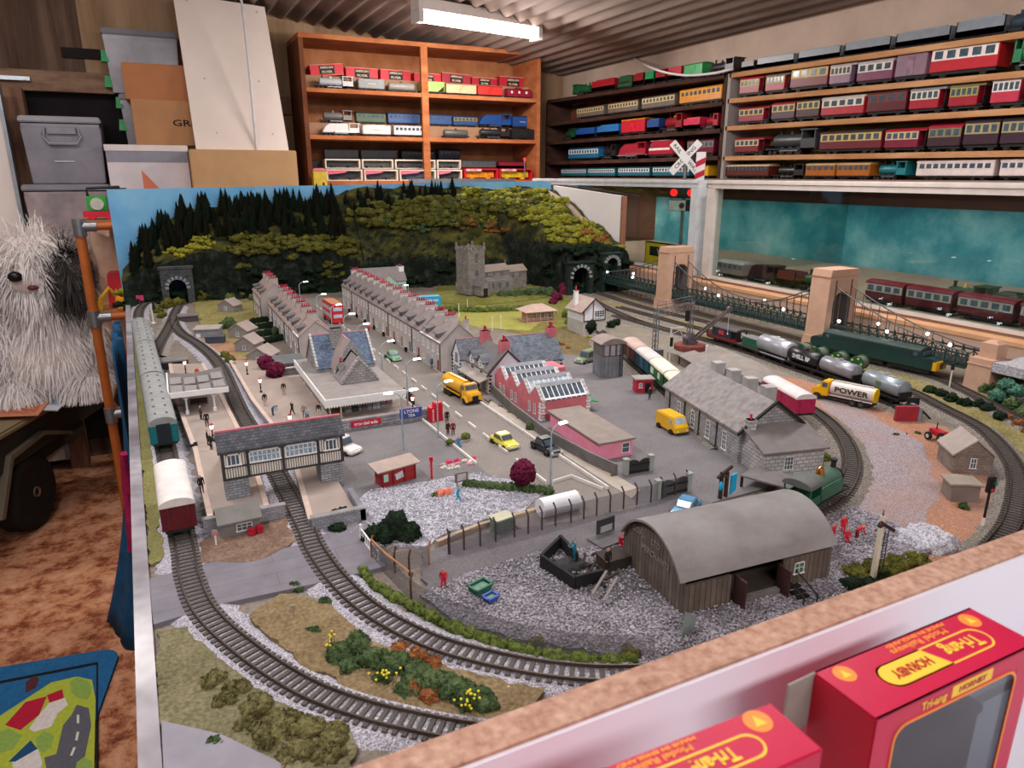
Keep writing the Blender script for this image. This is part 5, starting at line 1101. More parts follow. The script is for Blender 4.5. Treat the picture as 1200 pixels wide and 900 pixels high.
for yy in(-.0153,.0153):b.bx(-.037,-.0355,yy-.0007,yy+.0007,.02,.034)
ob('cab',b,eg,t);ob('cab_roof',curvedroof(MB(),-.040,-.010,.034,.034,.007,n=14),mat('#5f6360',.6,.1,60),t,sharp=1)
ob('dome',MB().lathe([(.0052,.030),(.0048,.038),(.0035,.041),(.001,.0425)],14,(.012,0,0)),mat('#e0a060',.18,.05,60,metal=.95),t);ob('chimney',MB().lathe([(.0036,.030),(.003,.034),(.003,.041),(.0042,.0425),(.0042,.044),(.002,.044)],14,(.043,0,0)),blk,t)
ob('footplate',MB().bx(-.042,.054,-.0165,.0165,.0085,.0102).bx(.054,.056,-.015,.015,.007,.0115),blk,t);ob('cab_floor',MB().bx(-.036,-.014,-.014,.014,.0105,.012),mat('#8e857c',.7),t)
for q in(-.024,.002,.028):wheelset(t,q,.0075)
def wheels4(t,xs,w,r,ins=.0):
 for x in xs:
  for s in(-1,1):
   wh=ob('wheel',MB().cyl((x,s*(w/2-ins)-.0022,r),(x,s*(w/2-ins)+.0012,r),r,n=14),blk,t);ob('hub_cap',MB().cyl((x,s*(w/2-ins+.0014),r),(x,s*(w/2-ins+.0004),r),r*.5,n=10),mat('#b8b8b6' if w<.0245 else '#4c4743',.4,.05,60),wh)
def car(label,px,head,col,ln=.052,w=.021,h=.019,cat='car',name='car',style='saloon',roof=None):
 p=G(*px);t=thing(name,label,cat,(p.x,p.y,L+.0006),head);m=mat(col,.3,.05,60,spec=.6);r=.0042
 if style=='saloon':
  low=[(-ln/2,.004),(-ln/2,.0095),(-ln*.46,.0105),(ln*.2,.0112),(ln*.46,.0098),(ln/2,.0085),(ln/2,.004)];cab=[(-ln*.34,.0105),(-ln*.22,h),(ln*.06,h),(ln*.2,.011)]
 else:
  low=[(-ln/2,.004),(-ln/2,.0115),(ln*.2,.0118),(ln*.46,.0105),(ln/2,.009),(ln/2,.004)];cab=[(-ln*.5,.011),(-ln*.46,h),(ln*.1,h),(ln*.22,.0115)]
 ob('body',MB().prism(low,'y',-w/2,w/2),m,t,bevel=.0014);g=[(x*.98,z-.0004)for x,z in cab];cx=sum(x for x,z in cab)/4
 ob('cabin_roof',MB().prism([(cab[0][0]*1,.0105)]+[(cx+(x-cx)*1.0,z)for x,z in cab[1:3]]+[(cab[3][0],.0105)],'y',-w*.42,w*.42),mat(roof,.4,.05,60)if roof else m,t,bevel=.001)
 b=MB()
 for s in(-1,1):b.prism([(cab[0][0]+ln*.05,.0118),(cab[1][0]+.001,h-.0018),(cab[2][0]-.0006,h-.0018),(cab[3][0]-ln*.035,.0118)],'y',s*w*.42-.0004,s*w*.42+.0004)
 ob('side_glass',b,glassd,t);dx=(cab[2][0]-cab[3][0]);b=MB()
 for(A,B)in((cab[3],cab[2]),(cab[0],cab[1])):
  o=.0004 if A[0]>cx else-.0004;q=lambda f:(A[0]+(B[0]-A[0])*f+o,A[1]+(B[1]-A[1])*f+.0003)
  (x0,z0),(x1,z1)=q(.18),q(.85);b.prism([(x0-o,z0-.0006),(x0+o,z0+.0001),(x1+o,z1+.0001),(x1-o,z1-.0006)],'y',-w*.36,w*.36)
 ob('windscreen',b,glassd,t);ob('bumper',MB().bx(ln/2-.0004,ln/2+.001,-w*.47,w*.47,.0045,.006).bx(-ln/2-.001,-ln/2+.0004,-w*.47,w*.47,.0045,.006),mat('#c9c9c9',.3,.05,60,metal=.6),t)
 b=MB()
 for s in(-1,1):b.cyl((ln/2-.001,s*w*.36,.0078),(ln/2+.0006,s*w*.36,.0078),.0015,n=10)
 ob('headlamps',b,mat('#e6e4d8',.2),t);wheels4(t,(-ln*.3,ln*.31),w,r);return t
S_=-PI/2
car('pale yellow saloon car driving down the street',(591,523),S_+R(6),'#e0d24e');car('black taxi car behind the yellow saloon near the wall',(640,530),S_+R(6),'#19191b',h=.021)
car('green saloon car far up the street by the terrace',(461,422),S_+R(3),'#6fa07c');car('white car half hidden behind the covered footbridge',(402,530),S_+R(30),'#dcdad6',style='est',h=.024,ln=.056,w=.023)
car('grey-green van parked behind the tall tower cabin',(687,425),R(200),'#7f8a6e',style='est',h=.025,w=.024)
def vanbody(label,px,head,col,ln,w,h,name='van',cat='van',nose=.2,win=True,roofc=None):
 p=G(*px);t=thing(name,label,cat,(p.x,p.y,L+.0006),head);m=mat(col,.35,.05,60,spec=.6)
 ob('body',MB().prism([(-ln/2,.004),(-ln/2,h*.92),(-ln/2+.002,h),(ln*(.5-nose),h),(ln*(.5-nose*.45),h*.62),(ln*.47,h*.55),(ln/2,h*.45),(ln/2,.004)],'y',-w/2,w/2),m,t,bevel=.0016)
 (xa,za),(xb,zb)=(ln*(.5-nose),h),(ln*(.5-nose*.45),h*.62)
 ob('windscreen',MB().prism([(xa*.9+xb*.1,za*.86+zb*.14),(xa*.9+xb*.1+.0006,za*.88+zb*.12),(xb*.92+xa*.08+.0006,zb*.92+za*.08),(xb*.92+xa*.08,zb*.9+za*.1)],'y',-w*.38,w*.38),glassl,t)
 b=MB()
 for s in(-1,1):b.bx(ln*.18,ln*(.48-nose*.9),s*w/2-.0004,s*w/2+.0004,h*.6,h*.85)
 ob('side_glass',b,glassl,t);b=MB()
 for s in(-1,1):b.cyl((ln/2-.001,s*w*.33,h*.3),(ln/2+.0006,s*w*.33,h*.3),.0016,n=10)
 ob('headlamps',b,mat('#e8e4d4',.2),t);ob('bumper',MB().bx(ln/2,ln/2+.001,-w*.45,w*.45,.004,.006),mat('#3c3a34',.5),t);wheels4(t,(-ln*.3,ln*.3),w,.0046);return t
vanbody('bright yellow delivery van parked in the yard by the goods shed',(787,505),S_+R(-4),'#e2ae16',.054,.024,.027)
def tanker(label,px,head,tankc,cabc,endc,ln=.098,txt=None):
 p=G(*px);t=thing('tanker_lorry',label,'lorry',(p.x,p.y,L+.0006),head);w=.027;r=.0062
 ob('chassis',MB().bx(-ln/2,ln/2,-.010,.010,.006,.0095),blk,t);z=.0225;m=mat(tankc,.35,.06,60,spec=.6)
 prof=[(w/2*math.sin(2*PI*k/20),z+.0125*math.cos(2*PI*k/20))for k in range(20)]
 ob('tank',MB().prism(prof,'x',-ln/2,ln*.2),m,t,sharp=1,bevel=.001);ob('tank_end',MB().prism([(y*.98,z+(q-z)*.98)for y,q in prof],'x',-ln/2-.001,-ln/2+.002),mat(endc,.4,.06,60),t)
 ob('walkway',MB().bx(-ln*.45,ln*.18,-.003,.003,z+.0122,z+.0136),m,t);c=mat(cabc,.35,.05,60,spec=.6)
 ob('cab',MB().prism([(ln*.22,.008),(ln*.22,.033),(ln*.25,.034),(ln*.345,.034),(ln*.375,.023),(ln*.48,.021),(ln/2,.017),(ln/2,.007)],'y',-w/2+.001,w/2-.001),c,t,bevel=.0016)
 ob('windscreen',MB().prism([(ln*.347,.0325),(ln*.353,.0325),(ln*.377,.0242),(ln*.371,.0242)],'y',-w*.4,w*.4),glassd,t)
 b=MB()
 for s in(-1,1):b.bx(ln*.25,ln*.33,s*(w/2-.001)-.0004,s*(w/2-.001)+.0004,.0235,.0315)
 ob('side_glass',b,glassd,t);ob('radiator',MB().bx(ln/2-.0004,ln/2+.0008,-.0055,.0055,.008,.017),blk,t);b=MB()
 for s in(-1,1):b.prism([(ln*.3,.010),(ln*.34,.015),(ln*.44,.015),(ln*.49,.009),(ln*.49,.007),(ln*.43,.0125),(ln*.35,.0125),(ln*.31,.008)],'y',s*w*.5-.004,s*w*.5+.0005)
 ob('mudguards',b,c,t);ob('side_rail',MB().bx(-ln*.5,ln*.2,-w/2-.0008,-w/2+.001,.0115,.0135).bx(-ln*.5,ln*.2,w/2-.001,w/2+.0008,.0115,.0135),mat(tankc,.4,.1,60),t)
 wheels4(t,(-ln*.33,-ln*.19,ln*.4),w,r)
 if txt:
  for s in(1,-1):text('lettering',txt,.0125,t,(-ln*.15,s*(w/2+.0006),z+.0012),(PI/2,0,PI if s>0 else 0),mat('#1d1b1c',.6),sx=1.25,bold=.0003)
 return t
tanker('yellow tanker lorry driving towards the camera on the street',(541,467),S_+R(6),'#d9a01c','#dba31c','#c98f18')
p0,p1=G(963,462),G(1010,472);tanker('silver tanker lorry lettered POWER with a yellow cab and yellow tank end',(988,472),math.atan2((p0-p1).y,(p0-p1).x),'#c9bdb6','#e3ad10','#ecc315',.1,'POWER')
def bus(label,px,head,col,ln,w,h,rows,roofc,name='bus',cat='bus'):
 p=G(*px);t=thing(name,label,cat,(p.x,p.y,L+.0006),head);ob('body',MB().bx(-ln/2,ln/2,-w/2,w/2,.004,h),mat(col,.35,.06,60,spec=.6),t,bevel=.0022);ob('roof',MB().bx(-ln*.47,ln*.47,-w*.46,w*.46,h-.0006,h+.001),mat(roofc,.5,.06,60),t,bevel=.0006)
 for z0,z1 in rows:
  b=MB()
  for s in(-1,1):
   for k in range(5):b.bx(-ln*.42+ln*.84*k/5,-ln*.42+ln*.84*(k+.82)/5,s*w/2-.0004,s*w/2+.0004,z0,z1)
  b.bx(ln/2-.0005,ln/2+.0005,-w*.38,w*.38,z0,z1);b.bx(-ln/2-.0005,-ln/2+.0005,-w*.38,w*.38,z0,z1);ob('window_row',b,glassl,t)
 wheels4(t,(-ln*.28,ln*.3),w,.006);return t
bus('red double-decker bus with a tan roof at the far end of the street',(391,377),S_+R(2),'#c01f2e',.1,.03,.054,[(.018,.027),(.036,.045)],'#c98a6a')
bus('cyan lorry with a high box body on the lane behind the terrace',(495,364),R(170),'#2f9cc4',.105,.032,.04,[(.027,.033)],'#4fb4d8','box_lorry','lorry')
car('blue car partly hidden behind the curved shed roof',(803,603),S_+R(-60),'#4f8ab0')
p=G(1109,520);t=thing('red_tractor','small red tractor and trailer beside the stone cottage','tractor',(p.x-.004,p.y+.002,L+.0006),R(75));rr=mat('#b8202f',.4,.06,60)
ob('bonnet',MB().bx(.0,.024,-.006,.006,.008,.016),rr,t,bevel=.001);ob('seat_frame',MB().bx(-.014,.0,-.007,.007,.007,.012).bx(-.012,-.008,-.005,.005,.012,.02),rr,t);ob('trailer_bed',MB().bx(-.05,-.02,-.012,.012,.008,.010).bx(-.05,-.02,-.0125,-.0115,.010,.016).bx(-.05,-.02,.0115,.0125,.010,.016),rr,t);ob('exhaust',MB().cyl((.016,0,.015),(.016,0,.026),.0008,n=6),blk,t)
for x,r in((-.008,.0095),(.018,.006),(-.036,.006)):wheels4(t,(x,),.022,r)
bg=mat('#24403c',.5,.12,60);tst=mat('#c09a82',.8,.06,40)
br=thing('suspension_bridge','long dark green suspension bridge with tan stone towers and small white lamps','bridge',(1.31,1.39,L));y0,y1=-.635,.635;zd=.034
ob('bridge_deck',MB().bx(-.026,.026,y0,y1,zd,zd+.006),mat('#2c2f30',.7,.15,60),br)
for s in(-1,1):
 b=MB();x=s*.0265
 b.bx(x-.0016,x+.0016,y0,y1,zd-.002,zd+.001);b.bx(x-.0016,x+.0016,y0,y1,zd+.0225,zd+.0255)
 n=62;dy=(y1-y0)/n
 for k in range(n):
  ya=y0+dy*k;b.bx(x-.0011,x+.0011,ya-.0009,ya+.0009,zd,zd+.029)
  for(za,zb_)in((zd+.001,zd+.0225),(zd+.0225,zd+.001)):b.cyl((x,ya,za),(x,ya+dy,zb_),.0011,n=4,cap=False)
 ob('lattice_girder',b,bg,br)
TY=(.232,-.310)
def sag(y):
 t1,t2,top,low=TY[0],TY[1],.152,.066
 if y>t1:f=(y-t1)/(y1-t1);return top+(low-.004-top)*(1-(1-f)**1.7)
 if y<t2:f=(t2-y)/(t2-y0);return top+(low-.004-top)*(1-(1-f)**1.7)
 f=(y-t2)/(t1-t2)*2-1;return low+(top-low)*f*f
for s in(-1,1):
 x=s*.0235;pts=[(x,y0+(y1-y0)*k/90,sag(y0+(y1-y0)*k/90))for k in range(91)]
 ob('main_cable',MB().tube(pts,.0015,5),mat('#6a6866',.5,.1,60,metal=.4),br)
 for k in range(2,62):
  yy=y0+dy*k
  if min(abs(yy-TY[0]),abs(yy-TY[1]))>.03:ob('hanger',MB().cyl((x,yy,zd+.018),(x,yy,sag(yy)),.0008,n=4,cap=False),mat('#625f5e',.5,.1,60,metal=.4),br)
for ty,h in((TY[0],.176),(TY[1],.176)):
 w,d=.09,.05;aw=.054;sp_=.105
 arch=[(aw/2*math.cos(PI*k/12),sp_+aw/2*math.sin(PI*k/12)*.9)for k in range(13)]
 tw_=MB()
 for s in(1,-1):
  half=[(s*p[0],p[1])for p in arch[:7]];tw_.prism([(s*w/2,zd-.006),(s*w*.47,h-.012),(s*w*.44,h),(0,h)]+half[::-1]+[(s*aw/2,zd-.006)],'y',ty-d/2,ty+d/2)
 t_=ob('bridge_tower',tw_,tst,br)
 ob('tower_foot',MB().box(0,ty,.022,w*1.04,d*1.1,.008).box(0,ty,0,w*1.08,d*1.2,.023,.96),tst,t_);ob('tower_string_course',MB().box(0,ty,h-.016,w*.985,d*1.02,.0015),mat('#a98670',.8),t_)
 for s in(-1,1):ob('cable_recess',MB().bx(s*.0235-.0018,s*.0235+.0018,ty-d/2-.0006,ty+d/2+.0006,sp_-.05,h-.022),mat('#5f5754',.7),t_)
pr=thing('bridge_end_pier','tan stone pier with a square cap at the near end of the suspension bridge','pier',(1.305,.727,L));ob('pier_block',MB().box(0,0,0,.062,.045,.058,.9),tst,pr);ob('pier_cap',MB().box(.004,0,.058,.03,.03,.026).box(0,0,.046,.06,.044,.0025),tst,pr);ob('pier_finial',MB().box(.004,0,.084,.026,.026,.005,.5),tst,pr)
lamp_ys=[.6,.54,.47,.40,.33,.27,.13,.02,-.09,-.2,-.262,-.355,-.41,-.47,-.52,-.6]
for k,yy in enumerate(lamp_ys):
 s=-1 if k%2 else 1;o=ob('lamp_post',MB().cyl((s*.026,yy,zd+.025),(s*.026,yy,zd+.033),.0007,n=6),bg,br);ob('lamp_bulb',MB().ball((s*.026,yy,zd+.0355),.0032,2),glow('#f4f8ff',14),o)
fe=thing('lineside_fence','rusty brown post and rail fence along the foot of the tan wall','fence',(0,0,L));q0,q1=V2(G(700,338)),V2(G(1010,402));dv=q1-q0;n=44;rb=mat('#6d4c40',.8,.15,60)
for k in range(n+1):q=q0+dv*k/n;ob('fence_post',MB().cyl((q.x,q.y,0),(q.x,q.y,.013),.0009,n=5),rb,fe)
for z in(.006,.011):ob('fence_rail',MB().tube([(q0.x,q0.y,z),(q1.x,q1.y,z)],.0007,5),rb,fe)
rp=thing('loading_ramp','grey raised loading ramp sloping down beside the goods shed','ramp',(0,0,L));A=[V2(G(*p,L+.018))for p in((782,412),(840,405),(890,425),(872,440))];B=[V2(G(*p,L+.001))for p in((915,441),(896,452))]
ob('ramp_body',MB().add([(p.x,p.y,0)for p in A]+[(p.x,p.y,.018)for p in A]+[(p.x,p.y,0)for p in B],[(4,5,6,7),(0,1,5,4),(1,2,6,5),(3,0,4,7),(7,6,8,9),(2,8,6),(3,7,9),(0,3,9,8,2,1)]),mat('#8d857e',.85,.1,40),rp)
for p in((806,455,830,440),(828,462,850,448)):
 a,b_=V2(G(*p[:2],L+.02)),V2(G(*p[2:],L+.02))
for j,(q,lab)in enumerate((((822,424),'grey open-sided shelter roof by the loading ramp'),((838,432),'grey sloping roof panel shelter beside the goods shed'))):
 p=G(q[0]-8,q[1]+8,L);o=thing('roof_shelter',lab,'shelter',(p.x,p.y,L),R(-14));ob('roof',MB().prism([(-.02,.018),(.02,.024),(.02,.026),(-.02,.020)],'y',-.045,.045),mat('#857d78',.8,.1,50),o)
 for s in(-1,1):ob('post',MB().bx(-.016,-.014,s*.04-.001,s*.04+.001,0,.019).bx(.014,.016,s*.04-.001,s*.04+.001,0,.024),blk,o)
p=G(808,409,L+.018);cr=thing('yard_crane','grey yard crane with a long jib on a round brick base','crane',(p.x,p.y,L+.0185));gcr=mat('#6f6a70',.5,.15,60,metal=.3)
ob('brick_base',MB().lathe([(0,0),(.033,0),(.033,.009),(.030,.0095),(.030,.0105),(0,.0105)],24),brickmat('#7d3f3c','#8e5048','#5c3230',.006,.003,.1),cr);ob('crane_body',MB().box(0,0,.0105,.022,.022,.008).box(0,0,.0185,.016,.014,.016,.7).cyl((-.008,-.009,.024),(-.008,.009,.024),.006,n=14),gcr,cr)
e_=Vector(AX(855,362,p.x+.05));jx=Vector((p.x+.05,e_[0],e_[1]))-Vector((p.x,p.y,L+.0185));b=MB()
for s in(-1,1):b.cyl((0,s*.006,.015),tuple(jx+Vector((0,s*.002,0))),.0024,n=6)
for k in range(1,9):f=k/9;q=jx*f+Vector((0,0,.015*(1-f)));b.cyl(tuple(q+Vector((0,-.006+.004*f,0))),tuple(q+Vector((0,.006-.004*f,0))),.0007,n=4)
ob('jib',b,mat('#5a4a4c',.6,.15,60),cr);ob('jib_pulley',MB().cyl(tuple(jx+Vector((0,-.003,0))),tuple(jx+Vector((0,.003,0))),.0055,n=14),gcr,cr);ob('hoist_rope',MB().cyl(tuple(jx),(jx.x,jx.y,jx.z-.05),.0005,n=5).ball((jx.x,jx.y,jx.z-.052),.002,1),mat('#cfcac4',.6),cr)
def lattice(b,p,q,n,r=.0006,w=.004):
 p,q=Vector(p),Vector(q);d=(q-p)/n;a=d.normalized().orthogonal().normalized()*w;c=d.normalized().cross(a)
 for o in(a,-a,c,-c):b.cyl(tuple(p+o),tuple(q+o),r,n=4)
 for k in range(n):
  for o,o2 in((a,c),(c,-a),(-a,-c),(-c,a)):b.cyl(tuple(p+d*k+o),tuple(p+d*(k+1)+o2),r*.7,n=3,cap=False)
gn=thing('signal_gantry','grey lattice signal gantry spanning the siding tracks','gantry',(0,0,L));g0,g1=G(766,432),G(806,420);gg=mat('#77757a',.5,.1,60,metal=.3)
for g_ in(g0,g1):b=MB();lattice(b,(g_.x,g_.y,0),(g_.x,g_.y,.122),12,.0008,.0055);ob('lattice_leg',b,gg,gn)
b=MB();lattice(b,(g0.x,g0.y,.112),(g1.x,g1.y,.112),10,.0008,.009);ob('lattice_beam',b,gg,gn)
b=MB()
for z in(.126,.132):b.tube([(g0.x,g0.y,z),(g1.x,g1.y,z)],.0007,4)
for k in range(5):q=g0.lerp(g1,k/4);b.cyl((q.x,q.y,.118),(q.x,q.y,.132),.0006,n=4)
ob('hand_rail',b,gg,gn);ob('relay_box',MB().box(g0.x,g0.y-.012,.02,.014,.014,.022),mat('#565a60',.6),gn);q=g0.lerp(g1,.8);ob('signal_head',MB().box(q.x,q.y-.01,.085,.007,.006,.022),blk,gn)
sg=thing('bracket_signal','white bracket signal post with two arms in front of the gantry','signal',(*V2(G(784,428)),L));wp=mat('#dddbd6',.5,.06,60)
ob('post',MB().cyl((0,0,0),(0,0,.078),.0018,n=8),wp,sg);ob('bracket',MB().bx(0,.032,-.0012,.0012,.074,.077).tube([(0,0,.055),(.006,0,.066),(.022,0,.07),(.03,0,.058)],.0008),wp,sg);ob('signal_arm',MB().bx(-.003,.003,-.004,-.002,.04,.058),blk,sg);ob('counterweight_box',MB().box(0,-.004,.03,.008,.005,.008),wp,sg)
sg=thing('ground_signal','short white signal with a white head beside the goods shed roof','signal',(*V2(G(826,442)),L));ob('post',MB().cyl((0,0,0),(0,0,.05),.0013,n=8),wp,sg);ob('signal_head',MB().box(0,0,.05,.005,.004,.012),wp,sg)
sg=thing('colour_light_signal','white post signal with a black head by the lineside bush near the left tunnel','signal',(*V2(G(180,379)),L));ob('post',MB().cyl((0,0,0),(0,0,.05),.0018,n=8),wp,sg);ob('signal_head',MB().box(.006,-.001,.036,.007,.006,.018),blk,sg);ob('base',MB().box(0,0,0,.01,.008,.003),wp,sg)
sg=thing('colour_light_signal','black and white post signal with a red lamp in front of the stone cottage','signal',(*V2(G(1151,618)),L));ob('post',MB().cyl((0,0,.012),(0,0,.045),.0014,n=8),blk,sg);ob('post_foot',MB().cyl((0,0,0),(0,0,.012),.0016,n=8),wp,sg);ob('signal_head',MB().box(0,0,.042,.010,.006,.018,.9),blk,sg,bevel=.001);ob('lamp_lens',MB().cyl((-.002,-.003,.046),(-.002,-.005,.046),.002,n=10),mat('#b02a3a',.3),sg);ob('green_lens',MB().cyl((.001,-.003,.053),(.001,-.005,.053),.002,n=10),mat('#1f6a56',.3),sg)
sg=thing('colour_light_signal','thin white and black signal below the near end of the bridge','signal',(*V2(G(1112,456)),L));ob('post',MB().cyl((0,0,0),(0,0,.036),.0013,n=8),wp,sg);ob('signal_head',MB().box(0,0,.036,.005,.004,.012),blk,sg)
sg=thing('semaphore_signal','cream semaphore signal post with ladder on a dark mossy mound','signal',(*V2(G(1022,683)),L));cm=mat('#d9d0bd',.6,.06,60)
ob('base',MB().box(0,0,0,.014,.012,.004),blk,sg);ob('post',MB().box(0,0,.004,.0042,.0042,.066,.75),cm,sg);ob('finial',MB().cyl((0,0,.07),(0,0,.076),.001,.0004,n=6),mat('#6a6260',.6),sg)
ob('signal_arm',MB().at(0,-.003,.062,0,0,R(32)).bx(-.006,.018,-.0008,.0008,-.0016,.0016),mat('#3a2228',.6),sg);ob('spectacle',MB().cyl((-.006,-.004,.064),(-.006,-.0025,.064),.0035,n=12),mat('#1d3a36',.4),sg);ob('red_lens',MB().cyl((-.008,-.0045,.066),(-.008,-.0042,.066),.002,n=10),mat('#8a2030',.3),sg)
b=MB().tube([(.007,0,.012),(.007,0,.052)],.0005,4).tube([(.012,0,.012),(.012,0,.052)],.0005,4)
for k in range(13):b.cyl((.007,0,.013+.003*k),(.012,0,.013+.003*k),.0004,n=4)
ob('ladder',b,blk,sg)
bs=thing('buffer_stop','red and grey concrete buffer stop with black timbers at the end of the tank siding','buffer stop',(*V2(G(1049,494)),L),R(-26));ob('red_block',MB().bx(0,.035,0,.006,0,.024),mat('#9a2a36',.7,.15,60),bs);ob('grey_block',MB().bx(.035,.04,0,.03,0,.022),mat('#7d8690',.7,.1,60),bs);ob('black_beam',MB().bx(.0,.036,.006,.014,.018,.0235).cyl((.04,.02,.022),(.062,.012,.0),.0015,n=6).cyl((.03,.03,.02),(.05,.04,.0),.0015,n=6).bx(.032,.05,.028,.032,.018,.03),blk,bs)
pine=stainmat('pine_board',[(.3,'#a9764c'),(.5,'#bf8b60'),(.7,'#cfa076')],3,14)
wood=stainmat('oak_veneer',[(.3,'#9a5530'),(.5,'#b0683e'),(.7,'#c27c4e')],4,12)
woodb=stainmat('oak_back',[(.3,'#8d5634'),(.5,'#a86c46'),(.7,'#ba8058')],4,3)
dkw=stainmat('dark_shelf_wood',[(.3,'#2e1d18'),(.5,'#422a22'),(.7,'#553830')],4,12)
rdw=stainmat('red_brown_back',[(.3,'#5f2f22'),(.5,'#7a4130'),(.7,'#8f5240')],4,4)
def wh(t,ln,r,xs,w):
 for x in xs:
  b=MB()
  for s in(-1,1):b.cyl((x,s*w*.34-.002,r),(x,s*w*.34+.002,r),r,n=12)
  b.cyl((x,-w*.34,r),(x,w*.34,r),r*.2,n=6)
  ob('wheelset',b,blk,t)
def model(kind,label,loc,rz,ln,h,c1,c2='#333236',c3=None,grp=None,flip=1,cat=None,w=None):
 """a display model: length ln along local x, height h, wheels on the shelf"""
 w=w or h*.78;names={'coach':'model_coach','steam':'model_steam_engine','tender':'model_tender','van':'model_box_car','tank':'model_tank_car','hopper':'model_hopper_car','open':'model_open_wagon','diesel':'model_diesel_engine','stream':'model_streamlined_engine','caboose':'model_caboose','tram':'model_tram_coach','lorry':'model_lorry'}
 cats={'coach':'model coach','tram':'model coach','steam':'model engine','stream':'model engine','diesel':'model engine'}
 t=thing(names[kind],label,cat or cats.get(kind,'model wagon'),loc,rz,grp);m1=mat(c1,.4,.07,40,spec=.5);m2=mat(c2,.5,.1,40);m3=mat(c3 or c2,.5,.08,40);r=h*.11;z0=h*.2
 if kind in('coach','tram'):
  ob('underframe',MB().bx(-ln*.48,ln*.48,-w*.4,w*.4,z0*.55,z0+.001),blk,t)
  ve=.5 if kind=='coach' else .33
  ob('body',MB().bx(-ln*.5,ln*ve,-w/2,w/2,z0,h*.88),m1,t,bevel=.0015)
  if kind=='tram':
   b=MB().bx(ln*.33,ln*.5,-w/2,w/2,z0,z0+.003).bx(ln*.49,ln*.5,-w/2,w/2,z0,h*.5)
   for s in(-1,1):b.bx(ln*.485,ln*.5,s*w*.46-.0012,s*w*.46+.0012,h*.5,h*.88)
   ob('open_veranda',b,blk,t)
  ob('roof',curvedroof(MB(),-ln*.5-.001,ln*.5+.001,w*1.05,h*.87,h*.13),m2,t,sharp=1)
  n=max(4,int(ln/h*2.6))if kind=='coach' else 5
  if c3:
   ob('upper_panel',MB().bx(-ln*.485,ln*(.485 if kind=='coach' else .32),-w/2-.0008,w/2+.0008,h*.52,h*.84),m3,t)
  b=MB();e=.47 if kind=='coach' else .31
  for i in range(n):
   u=-ln*.47+ln*(e+.47)*(i+.5)/n;k=ln*(e+.47)/n*.33
   b.bx(u-k,u+k,-w/2-.0014,w/2+.0014,h*.57,h*.79)
  ob('window_row',b,glassd,t)
  wh(t,ln,r,(-ln*.36,-ln*.24,ln*.24,ln*.36)if ln>h*2.2 else(-ln*.3,ln*.3),w)
 elif kind in('van','caboose'):
  ob('underframe',MB().bx(-ln*.5,ln*.5,-w*.4,w*.4,z0*.55,z0+.001),blk,t);ob('body',MB().bx(-ln*.48,ln*.48,-w/2,w/2,z0,h*.92),m1,t,bevel=.001)
  ob('roof',curvedroof(MB(),-ln*.49,ln*.49,w*1.04,h*.91,h*.09),m2,t,sharp=1);ob('door',MB().bx(-ln*.1,ln*.1,-w/2-.001,w/2+.001,z0+.002,h*.86),mat(c1,.4,.3,40),t)
  if kind=='caboose':
   ob('cupola',MB().bx(-ln*.1,ln*.12,-w*.4,w*.4,h*.95,h*1.15),m1,t);b=MB()
   for u in(-.3,0,.3):b.bx(ln*u-ln*.04,ln*u+ln*.04,-w/2-.0014,w/2+.0014,h*.5,h*.75)
   ob('window_row',b,mat('#e6dccf',.5),t)
  wh(t,ln,r,(-ln*.36,-ln*.24,ln*.24,ln*.36),w)
 elif kind=='tank':
  ob('underframe',MB().bx(-ln*.5,ln*.5,-w*.4,w*.4,z0*.6,z0+.003),blk,t);rr=h*.34
  o=ob('tank_barrel',MB().lathe([(0,-ln*.47),(rr*.8,-ln*.46),(rr,-ln*.43),(rr,ln*.43),(rr*.8,ln*.46),(0,ln*.47)],18),m1,t,sharp=1);o.data.transform(Matrix.Translation((0,0,z0+rr))@Matrix.Rotation(PI/2,4,'Y'));ob('filler_cap',MB().cyl((0,0,z0+rr*1.9),(0,0,h),rr*.4,n=12),m2,t);wh(t,ln,r,(-ln*.36,-ln*.24,ln*.24,ln*.36),w)
 elif kind=='hopper':
  ob('underframe',MB().bx(-ln*.5,ln*.5,-w*.4,w*.4,z0*.6,z0+.003),blk,t);ob('hopper_body',MB().prism([(-ln*.48,h),(ln*.48,h),(ln*.48,h*.7),(ln*.2,z0),(-ln*.2,z0),(-ln*.48,h*.7)],'y',-w/2,w/2),m1,t);ob('end_frame',MB().bx(-ln*.48,-ln*.46,-w*.45,w*.45,z0,h*.7).bx(ln*.46,ln*.48,-w*.45,w*.45,z0,h*.7),m1,t);wh(t,ln,r,(-ln*.36,-ln*.26,ln*.26,ln*.36),w)
 elif kind=='open':
  ob('underframe',MB().bx(-ln*.5,ln*.5,-w*.4,w*.4,z0*.6,z0+.001),blk,t);ob('body',MB().bx(-ln*.48,ln*.48,-w/2,-w/2+.003,z0,h).bx(-ln*.48,ln*.48,w/2-.003,w/2,z0,h).bx(-ln*.48,-ln*.48+.003,-w/2,w/2,z0,h).bx(ln*.48-.003,ln*.48,-w/2,w/2,z0,h).bx(-ln*.48,ln*.48,-w/2,w/2,z0,h*.5),m1,t);wh(t,ln,r*1.3,(-ln*.3,ln*.3),w)
  if c3:ob('load',MB().box(0,0,h*.5,ln*.8,w*.8,h*.6,.9),m3,t)
 elif kind=='tender':
